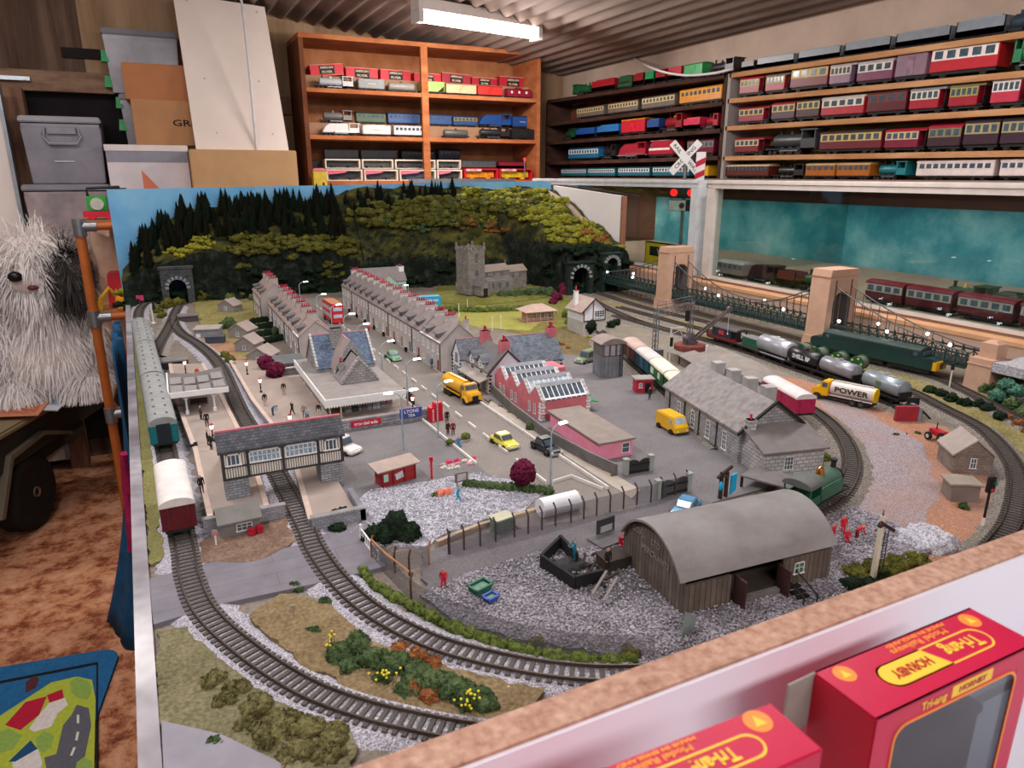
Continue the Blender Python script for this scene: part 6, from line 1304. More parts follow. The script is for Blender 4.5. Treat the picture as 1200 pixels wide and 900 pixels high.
  ob('underframe',MB().bx(-ln*.5,ln*.5,-w*.42,w*.42,z0*.6,z0+.001),blk,t);ob('body',MB().bx(-ln*.48,ln*.48,-w/2,w/2,z0,h*.92),m1,t,bevel=.002);ob('coal',MB().box(0,0,h*.9,ln*.7,w*.7,h*.1,.8),m2,t);ob('number_plate',MB().bx(-ln*.15,ln*.15,-w/2-.0008,w/2+.0008,h*.5,h*.58),m3,t);wh(t,ln,r,(-ln*.36,-ln*.22,ln*.22,ln*.36),w)
 elif kind=='diesel':
  ob('underframe',MB().bx(-ln*.48,ln*.48,-w*.42,w*.42,z0*.5,z0+.001),blk,t);f=flip
  ob('body',MB().prism([(-f*ln*.5,z0),(-f*ln*.5,h*.9),(-f*ln*.49,h*.96),(f*ln*.30,h),(f*ln*.38,h*.95),(f*ln*.46,h*.62),(f*ln*.5,h*.5),(f*ln*.5,z0)],'y',-w/2,w/2),m1,t,bevel=.002)
  ob('side_band',MB().bx(-ln*.47,ln*.36,-w/2-.0008,w/2+.0008,h*.45,h*.58),m3,t);ob('roof_panel',MB().bx(-ln*.46,ln*.28,-w*.42,w*.42,h*.985,h*1.02),m2,t);ob('cab_window',MB().bx(f*ln*.36-ln*.03,f*ln*.36+ln*.03,-w/2-.001,w/2+.001,h*.64,h*.86),glassd,t);wh(t,ln,r,(-ln*.38,-ln*.27,ln*.27,ln*.38),w)
 else:
  f=flip;rb_=h*.27;zb=z0+rb_+h*.06
  ob('footplate',MB().bx(-ln*.5,ln*.5,-w*.46,w*.46,z0+.0,z0+h*.05),m2,t)
  if kind=='steam':
   o=ob('boiler',MB().lathe([(0,-ln*.2),(rb_,-ln*.2),(rb_,ln*.36),(rb_*.9,ln*.38),(0,ln*.38)],18),m1,t,sharp=1);o.data.transform(Matrix.Translation((0,0,zb))@Matrix.Rotation(f*PI/2,4,'Y'))
   ob('chimney',MB().lathe([(h*.07,zb+rb_*.8),(h*.055,h*.93),(h*.08,h),(h*.04,h)],12,(f*ln*.30,0,0)),m2,t);ob('dome',MB().lathe([(h*.08,zb+rb_*.85),(h*.07,h*.9),(h*.03,h*.95)],12,(f*ln*.08,0,0)),m3,t)
  else:
   ob('boiler',MB().prism([(-f*ln*.2,z0),(-f*ln*.2,h*.93),(f*ln*.3,h*.88),(f*ln*.42,h*.7),(f*ln*.5,h*.32),(f*ln*.5,z0)],'y',-w*.36,w*.36),m1,t,bevel=h*.05);ob('side_skirt',MB().bx(-ln*.2,ln*.42,-w*.47,w*.47,z0,h*.36),m3,t,bevel=.002)
  b=MB().bx(min(-f*ln*.2,-f*ln*.47),max(-f*ln*.2,-f*ln*.47),-w*.46,w*.46,z0,h*.6).bx(min(-f*ln*.18,-f*ln*.5),max(-f*ln*.18,-f*ln*.5),-w*.5,w*.5,h*.9,h*.95)
  for u in(.21,.45):b.bx(-f*ln*u-.002,-f*ln*u+.002,-w*.46,w*.46,h*.6,h*.92)
  ob('cab',b,m1,t);wh(t,ln,h*.16,(-ln*.18,-ln*.02,ln*.14),w);wh(t,ln,h*.09,(f*ln*.32,f*ln*.42),w)
  ob('side_rods',MB().bx(-ln*.2,ln*.16,-w*.46,-w*.43,h*.14,h*.18).bx(-ln*.2,ln*.16,w*.43,w*.46,h*.14,h*.18),steel,t)
 return t
SX0,SX1,SY,SYB=.655,1.872,3.50,3.798
un=thing('wooden_shelf_unit','open oak shelf unit with two bays full of model trains on the back wall','shelf unit',(0,0,0))
ob('side_panel',MB().bx(SX0,SX0+.02,SY,SYB,1.24,1.905),stainmat('oak_side',[(.3,'#5f3320'),(.5,'#6f4029'),(.7,'#7f4c33')],4,4),un);ob('side_panel',MB().bx(SX1-.02,SX1,SY,SYB,1.24,1.905),wood,un);ob('top_board',MB().bx(SX0,SX1,SY,SYB,1.905,1.925),wood,un)
ob('back_panel',MB().bx(SX0+.02,SX1-.02,SYB-.008,SYB-.002,1.24,1.905),woodb,un)
for z in(1.700,1.497,1.293):ob('shelf',MB().bx(SX0+.02,SX1-.02,SY+.004,SYB-.008,z-.018,z),wood,un)
ob('centre_divider',MB().bx(1.222,1.256,SY-.001,SY+.02,1.24,1.905),wood,un)
def XY(px,Y):
 return AY(px,140,Y)[0]
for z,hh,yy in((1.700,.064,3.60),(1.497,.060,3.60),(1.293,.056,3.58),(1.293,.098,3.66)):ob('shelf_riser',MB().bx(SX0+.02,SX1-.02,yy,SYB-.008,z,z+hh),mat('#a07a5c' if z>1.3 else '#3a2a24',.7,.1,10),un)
def row(Y,z,items,grp,h):
 for it in items:
  px0,px1,kind,lab,c1,c2,c3=it[:7];x0,x1=XY(px0,Y),XY(px1,Y);hh=h*(it[7]if len(it)>7 else 1);fl=it[8]if len(it)>8 else-1
  model(kind,lab,((x0+x1)/2,Y,z+.0002),0,(x1-x0)*.97,hh,c1,c2,c3,grp,fl)
row(3.545,1.700,[(371,417,'steam','silver and black model steam engine on the top oak shelf','#b9b9bb','#2c2b2d','#e2e2e4'),(420,452,'tender','dark grey model tender behind the silver engine on the top oak shelf','#6b6a68','#232224','#b8b0a0',.95),(455,488,'tank','silver model tank car on the top oak shelf','#9b958c','#4c4a48',None,.85),(492,521,'hopper','lime green model hopper car beside the centre divider','#8fb548','#5d7a2c',None,.95),(521,558,'van','cream model box car on the top oak shelf','#d2b88c','#b89a6a',None,.9),(558,588,'van','bright red model box car without lettering on the top oak shelf','#d8332c','#a82420',None,.9),(592,621,'caboose','dark red model caboose at the right end of the top oak shelf','#8e1830','#5d1020',None,.78)],'model train on the top oak shelf',.060)
row(3.635,1.557,[(374,413,'steam','grey model steam engine on the back row of the middle oak shelf','#77706c','#3a3634','#8d8782',.95),(416,451,'coach','dark green model car on the back row of the middle oak shelf','#3a5634','#2a3d28',None,.85),(453,491,'coach','blue model coach left of the centre divider','#28508a','#1f3c66',None,.9),(493,528,'coach','blue model coach partly behind the centre divider','#264c84','#1f3c66',None,.9),(529,558,'coach','blue model coach with yellowish windows behind the grey tank car','#26497a','#1f3c66','#8a7a50',.85),(560,598,'stream','blue streamlined model engine on the middle oak shelf','#1d4a8c','#151e30','#1d4a8c',1.1),(598,622,'tender','blue model tender at the right end of the middle oak shelf','#1d4a8c','#151e30','#8a9ab0',1)],'model trains on the back row of the middle oak shelf',.066)
row(3.545,1.497,[(376,421,'stream','white streamlined model engine on the front of the middle oak shelf','#e2dad6','#6a6462','#efe8e4',1.0),(422,457,'tender','white model tender behind the white streamlined engine','#ddd5cf','#b9b2ae','#c0b8b2',.9),(459,501,'coach','silvery white model coach with square windows beside the divider','#d4cfcf','#c2bcbc',None,.92),(518,549,'tank','dark grey model tank car in front of the blue coaches','#5c5852','#38342f',None,.8),(557,597,'steam','black model steam engine on the front of the middle oak shelf','#262427','#1a191a','#343236',1.02),(597,625,'tender','black model tender behind the black engine on the middle oak shelf','#1d1c1e','#151415','#2c2b2c',.98)],'model trains on the front of the middle oak shelf',.060)
ob_=row(3.70,1.391,[(376,417,'coach','long grey model coach at the left of the lowest oak shelf back row','#4f4a4a','#6a6464',None,.85),(419,463,'coach','second grey model coach on the lowest oak shelf back row','#47464a','#5f5c5e',None,.85),(467,507,'coach','black model coach with tiny pale windows near the divider','#232225','#1a1a1c',None,.88),(511,537,'coach','navy model coach right of the divider on the lowest oak shelf','#20263c','#1a1e2c',None,1)],'model coaches on the lowest oak shelf back row',.06)
row(3.625,1.349,[(538,580,'coach','plain grey model car above the red window boxes','#59534f','#3a3634',None,.75),(581,616,'open','dark red model wagon above the red window boxes','#8a1a34','#5d1020',None,.6)],'model cars above the red boxes',.062)
def windowbox(px0,px1,Y,z,h,card,label,wagon,grp,flash=None,txt=None):
 x0,x1=XY(px0,Y),XY(px1,Y);w=(x1-x0)*.97;d=.06;t=thing('window_box',label,'boxed model',((x0+x1)/2,Y,z+.0003),0,grp);cm_=mat(card,.6,.05,30);b=.007
 ob('carton',MB().bx(-w/2,w/2,d*.3,d/2,0,h).bx(-w/2,w/2,-d/2,d*.3,h-b,h).bx(-w/2,w/2,-d/2,d*.3,0,.004).bx(-w/2,-w/2+b,-d/2,d*.3,.004,h-b).bx(w/2-b,w/2,-d/2,d*.3,.004,h-b),cm_,t)
 ob('boxed_wagon',MB().box(0,0,.014,w*.82,d*.4,h*.5).bx(-w*.3,-w*.18,-d*.2,d*.2,.005,.015).bx(w*.18,w*.3,-d*.2,d*.2,.005,.015),mat(wagon,.5,.3,60),t)
 if flash:ob('flash_print',MB().prism([(-w/2+.004,h-.004),(w*.15,h-.004),(-w*.02,h-.016),(-w/2+.004,h-.024)],'y',-d/2-.0008,-d/2),mat(flash,.6,.06,40),t)
 if txt:
  s=ob('name_band',MB().bx(-w*.45,w*.0,-d/2-.0008,-d/2,h-.013,h-.002),mat('#e9b8b4',.6,.05,40),t);text('lettering',txt,.0105,s,(-w*.225,-d/2-.001,h-.0075),(PI/2,0,0),mat('#b01426',.6),sx=1.2,bold=.0003)
 return t
for a,b_,lab,wg in[(375,418,'white window box with a dark wagon, leftmost on the upper box tier','#2c2a2e'),(419,457,'white window box with a grey wagon on the upper box tier','#4c4a48'),(458,507,'white window box with a dark grey wagon left of the divider, upper box tier','#3d3b40'),(508,537,'white window box with a grey wagon right of the divider, upper box tier','#47454a')]:windowbox(a,b_,3.62,1.349,.045,'#d9cbb8',lab,wg,'white window boxes on the lowest oak shelf')
for a,b_,lab,wg in[(376,420,'white window box with a pink flash, leftmost on the bottom tier','#2a292c'),(421,462,'white window box with a pink flash, second on the bottom tier','#3a383c'),(463,507,'white window box with a pink flash and bluish wagon left of the divider','#3c4a60'),(508,538,'white window box with a pink flash right of the divider','#343236')]:windowbox(a,b_,3.535,1.293,.052,'#e2d2c0',lab,wg,'pink flashed window boxes on the lowest oak shelf','#d86a80')
for a,b_,lab,wg in[(540,581,'red window box with an orange wagon on the lowest oak shelf','#dd8a1e'),(582,622,'red window box with a yellow wagon on the lowest oak shelf','#d9b41c')]:windowbox(a,b_,3.535,1.293,.058,'#d2162c',lab,wg,'red window boxes on the lowest oak shelf',None,'LIONEL')
def redbox(px0,px1,pyc,h,label,tilt=0,col='#cf2330'):
 Y=3.625;x0,x1=XY(px0,Y),XY(px1,Y);w=x1-x0;z=1.7643;t=thing('red_train_box',label,'box',((x0+x1)/2,Y+.03,z+(abs(math.sin(tilt))*w/2 if tilt else 0)),0,'red train boxes on the top oak shelf');t.rotation_euler=(0,-tilt,0)
 ob('carton',MB().bx(-w*.485,w*.485,0,.07,0,h),mat(col,.5,.06,40),t,bevel=.0015);ob('edge_trim',MB().bx(-w*.487,w*.487,-.0006,.0,0,.002).bx(-w*.487,w*.487,-.0006,.0,h-.002,h),mat('#e09a80',.6),t);p=ob('label_panel',MB().bx(-w*.22,w*.22,-.0012,.0,h*.14,h*.88),mat('#1b1a20',.6),t)
 text('lettering','AMERICAN',h*.26,p,(0,-.0014,h*.7),(PI/2,0,0),mat('#d9c2a4',.6),sx=.95,bold=.0004);text('lettering','FLYER',h*.26,p,(0,-.0014,h*.32),(PI/2,0,0),mat('#d9c2a4',.6),sx=1.4,bold=.0004)
for a,b_,h,lab,tl,c in[(369,409,.05,'tilted red train box at the left end of the top oak shelf',R(6),'#d42632'),(410,448,.052,'red train box second from the left on the top oak shelf',0,'#d42632'),(450,486,.052,'red train box just left of the divider on the top oak shelf',0,'#d42632'),(489,521,.046,'red train box half hidden by the divider on the top oak shelf',0,'#d02030'),(521,555,.05,'faded red train box behind the cream box car',R(-2),'#a82a3a'),(556,586,.042,'smallest red train box behind the red box car',0,'#b52534'),(588,620,.055,'tall red train box above the dark red caboose',0,'#b82434')]:redbox(a,b_,0,h,lab,tl,c)
x=XY(369,3.44);t=thing('toy_hut','small yellow toy hut with a pink roof at the corner of the oak shelf unit','toy hut',(x,3.44,1.268));ob('hut_walls',MB().box(0,0,0,.06,.05,.07),mat('#d0b23a',.6,.12,40),t);ob('roof',MB().box(0,0,.07,.068,.056,.012,.6),mat('#c8707a',.7,.1,40),t);ob('doorway',MB().bx(.008,.018,-.0256,-.025,.0,.018),blk,t)
ob('front_ledge',MB().bx(x-.045,x+1.1,3.40,3.50,1.25,1.2675),wood,un)
o=ob('aluminium_bar',MB().bx(1.13,1.70,3.44,3.47,1.283,1.302).bx(1.13,1.70,3.445,3.465,1.270,1.283),mat('#a7abb2',.3,.08,30,metal=.8));tag(o,'silver aluminium bar across the front of the lowest oak shelf','bar')
x=XY(615,3.47);t=thing('toy_signal_lamp','thin toy signal with a red lamp in front of the oak shelf unit','toy signal',(x,3.47,1.302));ob('post',MB().cyl((0,0,0),(0,0,.09),.0025,n=8),steel,t);ob('red_lamp',MB().ball((0,0,.097),.008,2),glow('#ff2a2a',1.5),t)
WX=2.02
def zline(pts,y):
 (ya,za),(yb,zb)=pts;return za+(zb-za)*(y-ya)/(yb-ya)
def wallunit(name,label,ya,yb,lines,sm,bm_,sidem,ztop,dividers=()):
 t=thing(name,label,'shelf unit',(0,0,0));zb_=1.30
 for y in(ya,yb):ob('side_panel',MB().bx(WX,XR-.003,y-.008,y+.008,zb_,ztop),sidem,t)
 ob('back_panel',MB().bx(XR-.008,XR-.003,ya,yb,zb_,ztop-.01),bm_,t)
 for ln_ in lines:
  z0,z1=zline(ln_,ya),zline(ln_,yb);ob('shelf',MB().add([(WX,ya,z0-.012),(XR-.008,ya,z0-.012),(XR-.008,yb,z1-.012),(WX,yb,z1-.012),(WX,ya,z0+.004),(XR-.008,ya,z0+.004),(XR-.008,yb,z1+.004),(WX,yb,z1+.004)],[(3,2,1,0),(4,5,6,7),(0,1,5,4),(1,2,6,5),(2,3,7,6),(3,0,4,7)]),sm,t)
 return t
DL=[((2.289,1.688),(3.556,1.711)),((2.296,1.590),(3.515,1.592)),((2.294,1.490),(3.548,1.494)),((2.291,1.388),(3.544,1.387))]
PL=[((1.198,1.664),(2.251,1.686)),((1.18,1.570),(2.24,1.595)),((1.163,1.481),(2.228,1.496)),((1.143,1.377),(2.214,1.386))]
wallunit('dark_shelf_unit','dark brown wall shelf unit of coloured model trains in the room corner',2.275,3.70,DL,dkw,rdw,dkw,1.705)
wallunit('pine_shelf_unit','pine wall shelf unit of red and cream model coaches on the right wall',.75,2.255,PL,pine,scatter([(.3,'#8f8450'),(.5,'#b0a06a'),(.7,'#c4b484')],3,bump=0,sc2=9),mat('#9a938e',.7,.06,20),1.69)
o=ob('top_board',MB().bx(WX-.01,XR-.003,.75,2.2,1.645,1.652),dkw)
bpy.data.objects.remove(o)
def yrow(line,X,items,grp,h,dx=.0):
 for it in items:
  px0,px1,kind,lab,c1,c2,c3=it[:7];k=it[7]if len(it)>7 else 1;fl=it[8]if len(it)>8 else-1
  ya=AX(px0,120,X)[0];yb=AX(px1,120,X)[0];ym=(ya+yb)/2;z=(line if isinstance(line,float)else zline(line,ym)+.004)+.0004;hh=h*k
  ln=abs(ya-yb)*.96;sl=0 if isinstance(line,float)else math.atan((line[1][1]-line[0][1])/(line[1][0]-line[0][0]))
  wd=it[9]if len(it)>9 else .06
  t=model(kind,lab,(X+wd/2+dx,ym,z+abs(sl)*ln/2*.2),-PI/2,ln,hh,c1,c2,c3,grp,fl,w=wd);t.rotation_euler=(0,-sl*0+sl,-PI/2)
q5=lambda a:640+a/5
def D(a,b,*r):return(q5(a),q5(b))+r
yrow(DL[0],2.04,[D(147,245,'steam','dark green model engine at the corner end of the dark unit top','#1d5a34','#20302a','#2a6a3e',1,1),D(258,405,'open','long red model wagon on top of the dark unit','#a81f2a','#701620','#b52a34',.9),D(412,497,'diesel','dark green model engine between two red wagons on the dark unit top','#1f5c3a','#20302a',None,.95),D(500,565,'open','short dark red model wagon left of the small green one','#941c26','#601018','#a02430',.9),D(567,625,'open','short bright green model wagon on top of the dark unit','#1f9a5c','#147040','#28a868',.9),D(628,692,'open','short red model wagon right of the bright green one','#9a1c28','#601018','#a02430',.9),D(697,785,'open','red model wagon under the looping white cable','#b8202e','#701620','#c02a36',.9),D(790,905,'van','bright green model van on top of the dark unit','#1d9a4e','#158040',None,1),D(908,1085,'steam','black model engine at the near end of the dark unit top','#2a2426','#1c1a1b','#3a3234',1,-1)],'model trains on top of the dark unit',.062)
yrow(DL[1],2.04,[D(177,342,'coach','cream and grey model coach, first from the corner','#6f665e','#5a524c','#d9bd78',.9),D(360,542,'coach','cream and grey model coach, second from the corner','#6f665e','#5a524c','#d9bd78',.92),D(556,757,'coach','cream and grey model coach beside the orange coach','#6f665e','#5a524c','#d9c48a',.95),D(775,1030,'coach','long orange-yellow model coach on the dark unit','#d98a1c','#d98a1c','#e8a018',1.05)],'model coaches on the upper dark shelf',.066)
yrow(DL[2],2.04,[D(95,170,'steam','dark green model engine in the corner of the middle dark shelf','#1d4a30','#18241e',None,.9),D(170,295,'open','deep blue model wagon on the middle dark shelf','#1f4f94','#123260','#2458a0',.72),D(296,440,'open','lighter blue model wagon on the middle dark shelf','#2a70b0','#123260','#3080c0',.78),D(441,590,'van','red model van with a yellow roof on the middle dark shelf','#c01f30','#d99a28',None,1.1),D(592,672,'lorry','blue toy lorry','#2a4a84','#1a2c50',None,.8)if 0 else D(592,672,'open','blue model wagon with a toy load between red van and red engine','#2a4a84','#1a2c50','#31588f',.85),D(676,805,'steam','dark red model steam engine with yellow fittings','#8e1b26','#3a1416','#e0b03a',1.15,-1),D(806,916,'open','pinkish red model car on the middle dark shelf','#d02a4e','#8a1a34','#d8405c',.7),D(917,1015,'steam','crimson model engine at the near end of the middle dark shelf','#a8182c','#301014','#e6d8d0',.9,-1)],'model trains on the middle dark shelf',.07)
yrow(DL[3],2.04,[D(133,320,'coach','blue and white model coach beside the black engine','#1f6a94','#1a4a6a','#d5dde0',.9),D(322,420,'steam','black model tank engine on the lower dark shelf','#232024','#191719','#2d2a2c',1,-1),D(421,602,'stream','red and silver streamlined model engine on the lower dark shelf','#a02234','#8a8084','#8d4450',1.05,-1),D(610,765,'diesel','red and white model diesel engine behind the crossing sign','#a5182e','#d8d0cc','#e0d8d4',1.0,-1),D(840,1005,'coach','maroon model coach behind the crossing sign','#6e1830','#4c1222','#8a7a7a',.95)],'model trains on the lower dark shelf',.074)
yrow(1.306,2.04,[D(92,248,'coach','teal and white model coach nearest the corner on the case top','#1d5f70','#245a68','#dcdcd8',.92),D(254,422,'coach','teal and white model coach, second along the case top','#1d5f70','#245a68','#dcdcd8',.95),D(434,632,'coach','teal and white model coach, third along the case top','#1d5f70','#245a68','#dcdcd8',.98),D(640,872,'coach','teal and white model coach behind the crossing sign post','#1d5f70','#245a68','#dcdcd8',1),D(925,982,'van','bright yellow model van beside the striped post','#e0a81a','#c08a14',None,1)],'teal train on the case top',.052)
q4=lambda a:850+a/3.43
def P(a,b,*r):return(q4(a),q4(b))+r
yrow(PL[0],2.045,[P(48,104,'open','dark model wagon at the far end of the pine unit top','#3a3436','#2a2628',None,.6),P(106,264,'open','grey-blue model wagon, first of the long row on the pine unit top','#7c848c','#3a3c40','#8d959c',.62),P(266,444,'open','grey-blue model wagon, second of the long row on the pine unit top','#7f878e','#3a3c40','#8f979e',.64),P(446,638,'open','grey-blue model wagon, third of the long row on the pine unit top','#80888f','#3a3c40','#9098a0',.68),P(642,868,'open','grey-blue model wagon, fourth of the long row on the pine unit top','#838b92','#3a3c40','#949ca4',.72),P(872,1076,'open','grey-blue model wagon, fifth of the long row on the pine unit top','#888f98','#3a3c40','#9aa2aa',.8),P(1080,1133,'tank','dark blue model tank wagon near the right end of the pine unit top','#33454f','#2a3438',None,.95),P(1137,1240,'open','grey-blue model wagon at the right edge of the pine unit top','#8c949c','#3a3c40','#9ca4ac',.85)],'grey model wagons on the pine unit top',.062)
cr_='#cdb06a'
yrow(PL[1],2.03,[P(50,147,'tram','small red model coach at the far end of the first pine shelf','#93182a','#a82434',cr_,1.0),P(152,247,'tram','red and grey model coach, second on the first pine shelf','#a01c2c','#6f6a60','#b5a268',1.0),P(249,402,'coach','tall maroon model coach with cream windows and black end','#6e1422','#2a2022',cr_,1.18),P(404,508,'tram','lilac and cream model tram coach on the first pine shelf','#8e6a84','#b9aeb0','#d8cdb2',1.08),P(511,656,'coach','mauve model coach with white windows on the first pine shelf','#7a3c5c','#b9aeb0','#dcd2c8',1.05),P(659,788,'van','mauve-grey model van with pale panels on the first pine shelf','#8d7080','#6a5a60','#d8c8c8',1.16),P(793,1068,'coach','long shiny white and red model railcar on the first pine shelf','#c0202c','#d8c8c4','#f0e2dc',1.25),P(1112,1240,'steam','green model engine at the right edge of the first pine shelf','#2a7a4e','#3a3c38','#c8c4b4',1.25,1)],'model coaches on the first pine shelf',.072)
yrow(PL[2],2.03,[P(55,182,'tram','small crimson model coach at the far end of the second pine shelf','#8e1830','#a02438',cr_,.95),P(187,284,'coach','dark plum model coach with a red roof on the second pine shelf','#45202c','#a02034',cr_,1.05),P(286,382,'coach','dark maroon model coach with white emblem on the second pine shelf','#3c1620','#2a1c20',cr_,1.1),P(384,562,'coach','red model coach with white upper half on the second pine shelf','#b01a2c','#c9bfb6','#dcd4c4',1.08),P(566,730,'coach','maroon model coach with a white name board on the second pine shelf','#5a141e','#4a2024','#7a3a34',1.15),P(736,882,'tram','red and white model tram coach with grey roof on the second pine shelf','#a8182c','#8f8f96','#d8d0bc',1.1),P(892,1036,'tram','red model tram coach with olive windows on the second pine shelf','#a2182c','#7a7050','#a89a58',1.1),P(1058,1200,'tram','pink-red model tram coach at the right end of the second pine shelf','#c0304a','#b0a8a8','#e2d4cc',1.2)],'model coaches on the second pine shelf',.068)
yrow(PL[3],2.03,[P(50,172,'tram','little red and cream model tram at the far end of the third pine shelf','#7a1420','#8c2430','#d0b890',.9),P(173,388,'steam','big dark grey model engine on the third pine shelf','#3c3f44','#26262a','#45484e',1.2,-1),P(392,655,'coach','long maroon and cream model coach on the third pine shelf','#6c1826','#40302a',cr_,1.0),P(658,830,'tram','crimson model coach with a red upper edge on the third pine shelf','#7e1636','#a82030','#cdb48c',.95),P(832,972,'coach','purple-black model coach with red roof and two emblems','#3c2430','#a82038','#8a7a58',1.02),P(977,1124,'coach','purple-black model coach with cream window bars on the third pine shelf','#3a2230','#2c2026','#a8986c',1.15),P(1127,1260,'coach','purple-black model coach at the right edge of the third pine shelf','#3a2230','#2c2026','#a8986c',1.15)],'model coaches on the third pine shelf',.074)
yrow(1.306,2.03,[P(20,205,'coach','brown model coach with a cream roof at the far end of the case top','#5a2318','#c9b48c',None,.95),P(208,348,'steam','black model engine between the brown and orange coaches','#262425','#1b1a1b','#302c2c',.95,-1),P(350,476,'coach','orange-brown model coach beside the black engine','#b0621c','#c9a878',None,.95),P(478,620,'coach','orange-brown model coach beside the teal engine','#b0621c','#c9a878',None,.95),P(621,772,'steam','teal model tank engine on the case top','#1f7a82','#2a3a3c','#1f6a74',1.0,-1),P(803,1136,'coach','long white model railcar with crimson ends on the case top','#e2d2ce','#d9c6c2',None,1.0),P(1150,1290,'coach','white model railcar at the right edge of the case top','#e2d2ce','#d9c6c2',None,1.0)],'models on the near case top',.056)
alu=mat('#d8dade',.3,.08,30,metal=.2);alw=mat('#cfc4bc',.4,.06,30)
CX=1.45
gc=thing('glass_display_case','long glass-fronted display case with a teal painted back below the wall shelves','display case',(0,0,0))
ob('base_cabinet',MB().bx(CX+.005,2.15,.35,2.76,0,1.02),mat('#8a6a54',.7,.1,8),gc);ob('case_floor',MB().bx(CX-.0,2.15,.35,2.76,1.02,1.026),mat('#a98f7c',.7,.1,10),gc)
tl=scatter([(.3,'#1e6478'),(.45,'#3c8894'),(.58,'#72aab0'),(.72,'#a8c8ca')],4.5,bump=0,sc2=7,rough=.8)
ob('case_back',MB().bx(2.10,2.15,.35,3.48,1.026,1.29),mat('#5c3a30',.7,.12,8),gc)
ob('painted_panel',MB().bx(2.085,2.099,.38,2.75,1.026,1.224),tl,gc)
ob('case_top',MB().bx(1.98,2.177,.35,3.48,1.29,1.3055),mat('#8c7466',.7,.1,8),gc)
for ya,yb,m in((1.70,2.75,alu),(.35,1.66,alw)):
 ob('top_rail',MB().bx(CX-.012,CX+.02,ya,yb,1.283,1.306).bx(CX-.015,CX-.01,ya,yb,1.296,1.303),m,gc)
 ob('bottom_rail',MB().bx(CX-.006,CX+.012,ya,yb,1.0265,1.034),m,gc)
 ob('glass_pane',MB().bx(CX,CX+.004,ya+.02,yb-.02,1.034,1.284),glassmat('#eef6f4',1.0),gc)
for y,m in((1.715,alu),(1.645,alw),(2.735,alu),(.365,alw)):ob('upright',MB().bx(CX-.012,CX+.02,y-.016,y+.016,1.026,1.284),m,gc)
ob('glass_end',MB().bx(CX+.02,2.08,1.698,1.702,1.034,1.284),glassmat('#eef6f4',1.0),gc)
case_z=1.0263
def crow(X,items,h,grp):
 for px0,px1,kind,lab,c1,c2,c3,k in items:
  ya=AX(px0,330,X)[0];yb=AX(px1,330,X)[0];model(kind,lab,(X+.03,(ya+yb)/2,case_z),-PI/2,abs(ya-yb)*.96,h*k,c1,c2,c3,grp,-1,w=.045)
crow(1.50,[(836,868,'coach','grey-white model coach at the far end inside the near glass case','#8a7a74','#b0a8a4',None,.9),(870,905,'stream','dark maroon model engine inside the near glass case','#3a1a20','#282024',None,1.0),(906,930,'open','dark red model wagon inside the near glass case','#6a1a20','#40181a',None,.8),(932,972,'steam','green model engine beside the far bridge tower inside the case','#2a4a2c','#222222','#c8a040',1),(1012,1058,'coach','deep maroon model coach, first beyond the near bridge tower in the case','#5a1220','#7a1c2e','#b8a8a0',1),(1060,1118,'coach','deep maroon model coach, second in the case','#5a1220','#7a1c2e','#b8a8a0',1),(1122,1194,'coach','deep maroon model coach, third in the case','#5a1220','#7a1c2e','#b8a8a0',1),(1198,1290,'coach','deep maroon model coach at the picture edge in the case','#5a1220','#7a1c2e','#b8a8a0',1)],.055,'models inside the glass case')
crow(1.60,[(1098,1160,'steam','green and brass model engine behind the maroon coaches in the case','#1f4a34','#2a2c28','#c8a050',1.05),(1162,1196,'tender','dark green model tender behind the maroon coaches in the case','#1f4a34','#202a24','#405a40',.9)],.058,'green engine behind the maroon coaches')
sy,sz=AX(797,290,1.58);tx=thing('crossing_signal','toy level crossing signal with white cross sign and two red lamps in the case','crossing signal',(1.58,sy,case_z),R(38));rz_=R(0)
def SZ(py):return AX(797,py,1.58)[1]-case_z
ob('base',MB().box(0,0,0,.05,.06,.012),blk,tx);ob('pole',MB().cyl((0,0,.012),(0,0,SZ(185)),.0055,n=12),steel,tx)
fx=-.012
b_=ob('lamp_bar',MB().bx(-.012,.006,-.047,.047,SZ(232),SZ(219)),blk,tx,bevel=.003)
for s in(-1,1):h_=ob('lamp_hood',MB().cyl((-.02,s*.028,SZ(225.5)),(-.006,s*.028,SZ(225.5)),.0175,n=18),blk,tx);ob('red_lamp',MB().cyl((-.0215,s*.028,SZ(225.5)),(-.019,s*.028,SZ(225.5)),.012,n=18),glow('#ff1c1c',1.2),h_)
ob('bell_box',MB().bx(-.014,.004,-.045,.045,SZ(247),SZ(234)),blk,tx,bevel=.003);ob('bell_plate',MB().bx(-.016,-.014,-.012,.043,SZ(246.5),SZ(234.5)),mat('#c8c4be',.4),tx);ob('speaker',MB().cyl((-.0185,.0,SZ(240.5)),(-.0155,.0,SZ(240.5)),.009,n=16),mat('#3a3838',.4),tx)
cz_=SZ(185)
for s,(wd1,wd2)in((1,('CROSSING','')),(-1,('RAIL','WAY'))):
 B=ob('cross_board',MB().bx(-.0655,.0655,-.0012,.0012,-.0125,.0125),mat('#ece8e4',.5,.04,60),tx,bevel=.003);B.location=(-.012-.0026*(s<0),0,cz_);B.rotation_euler=(0,R(-45*s)if 0 else 0,-PI/2);B.rotation_euler=(0,R(-47)*s,-PI/2)
 tm=mat('#232326',.6)
 if wd2:text('lettering',wd1,.016,B,(-.038,-.0014,0),(PI/2,0,0),tm,sx=1.1,bold=.0002);text('lettering',wd2,.016,B,(.038,-.0014,0),(PI/2,0,0),tm,sx=1.1,bold=.0002)
 else:text('lettering',wd1,.016,B,(0,-.0014,0),(PI/2,0,0),tm,sx=1.18,bold=.0002)
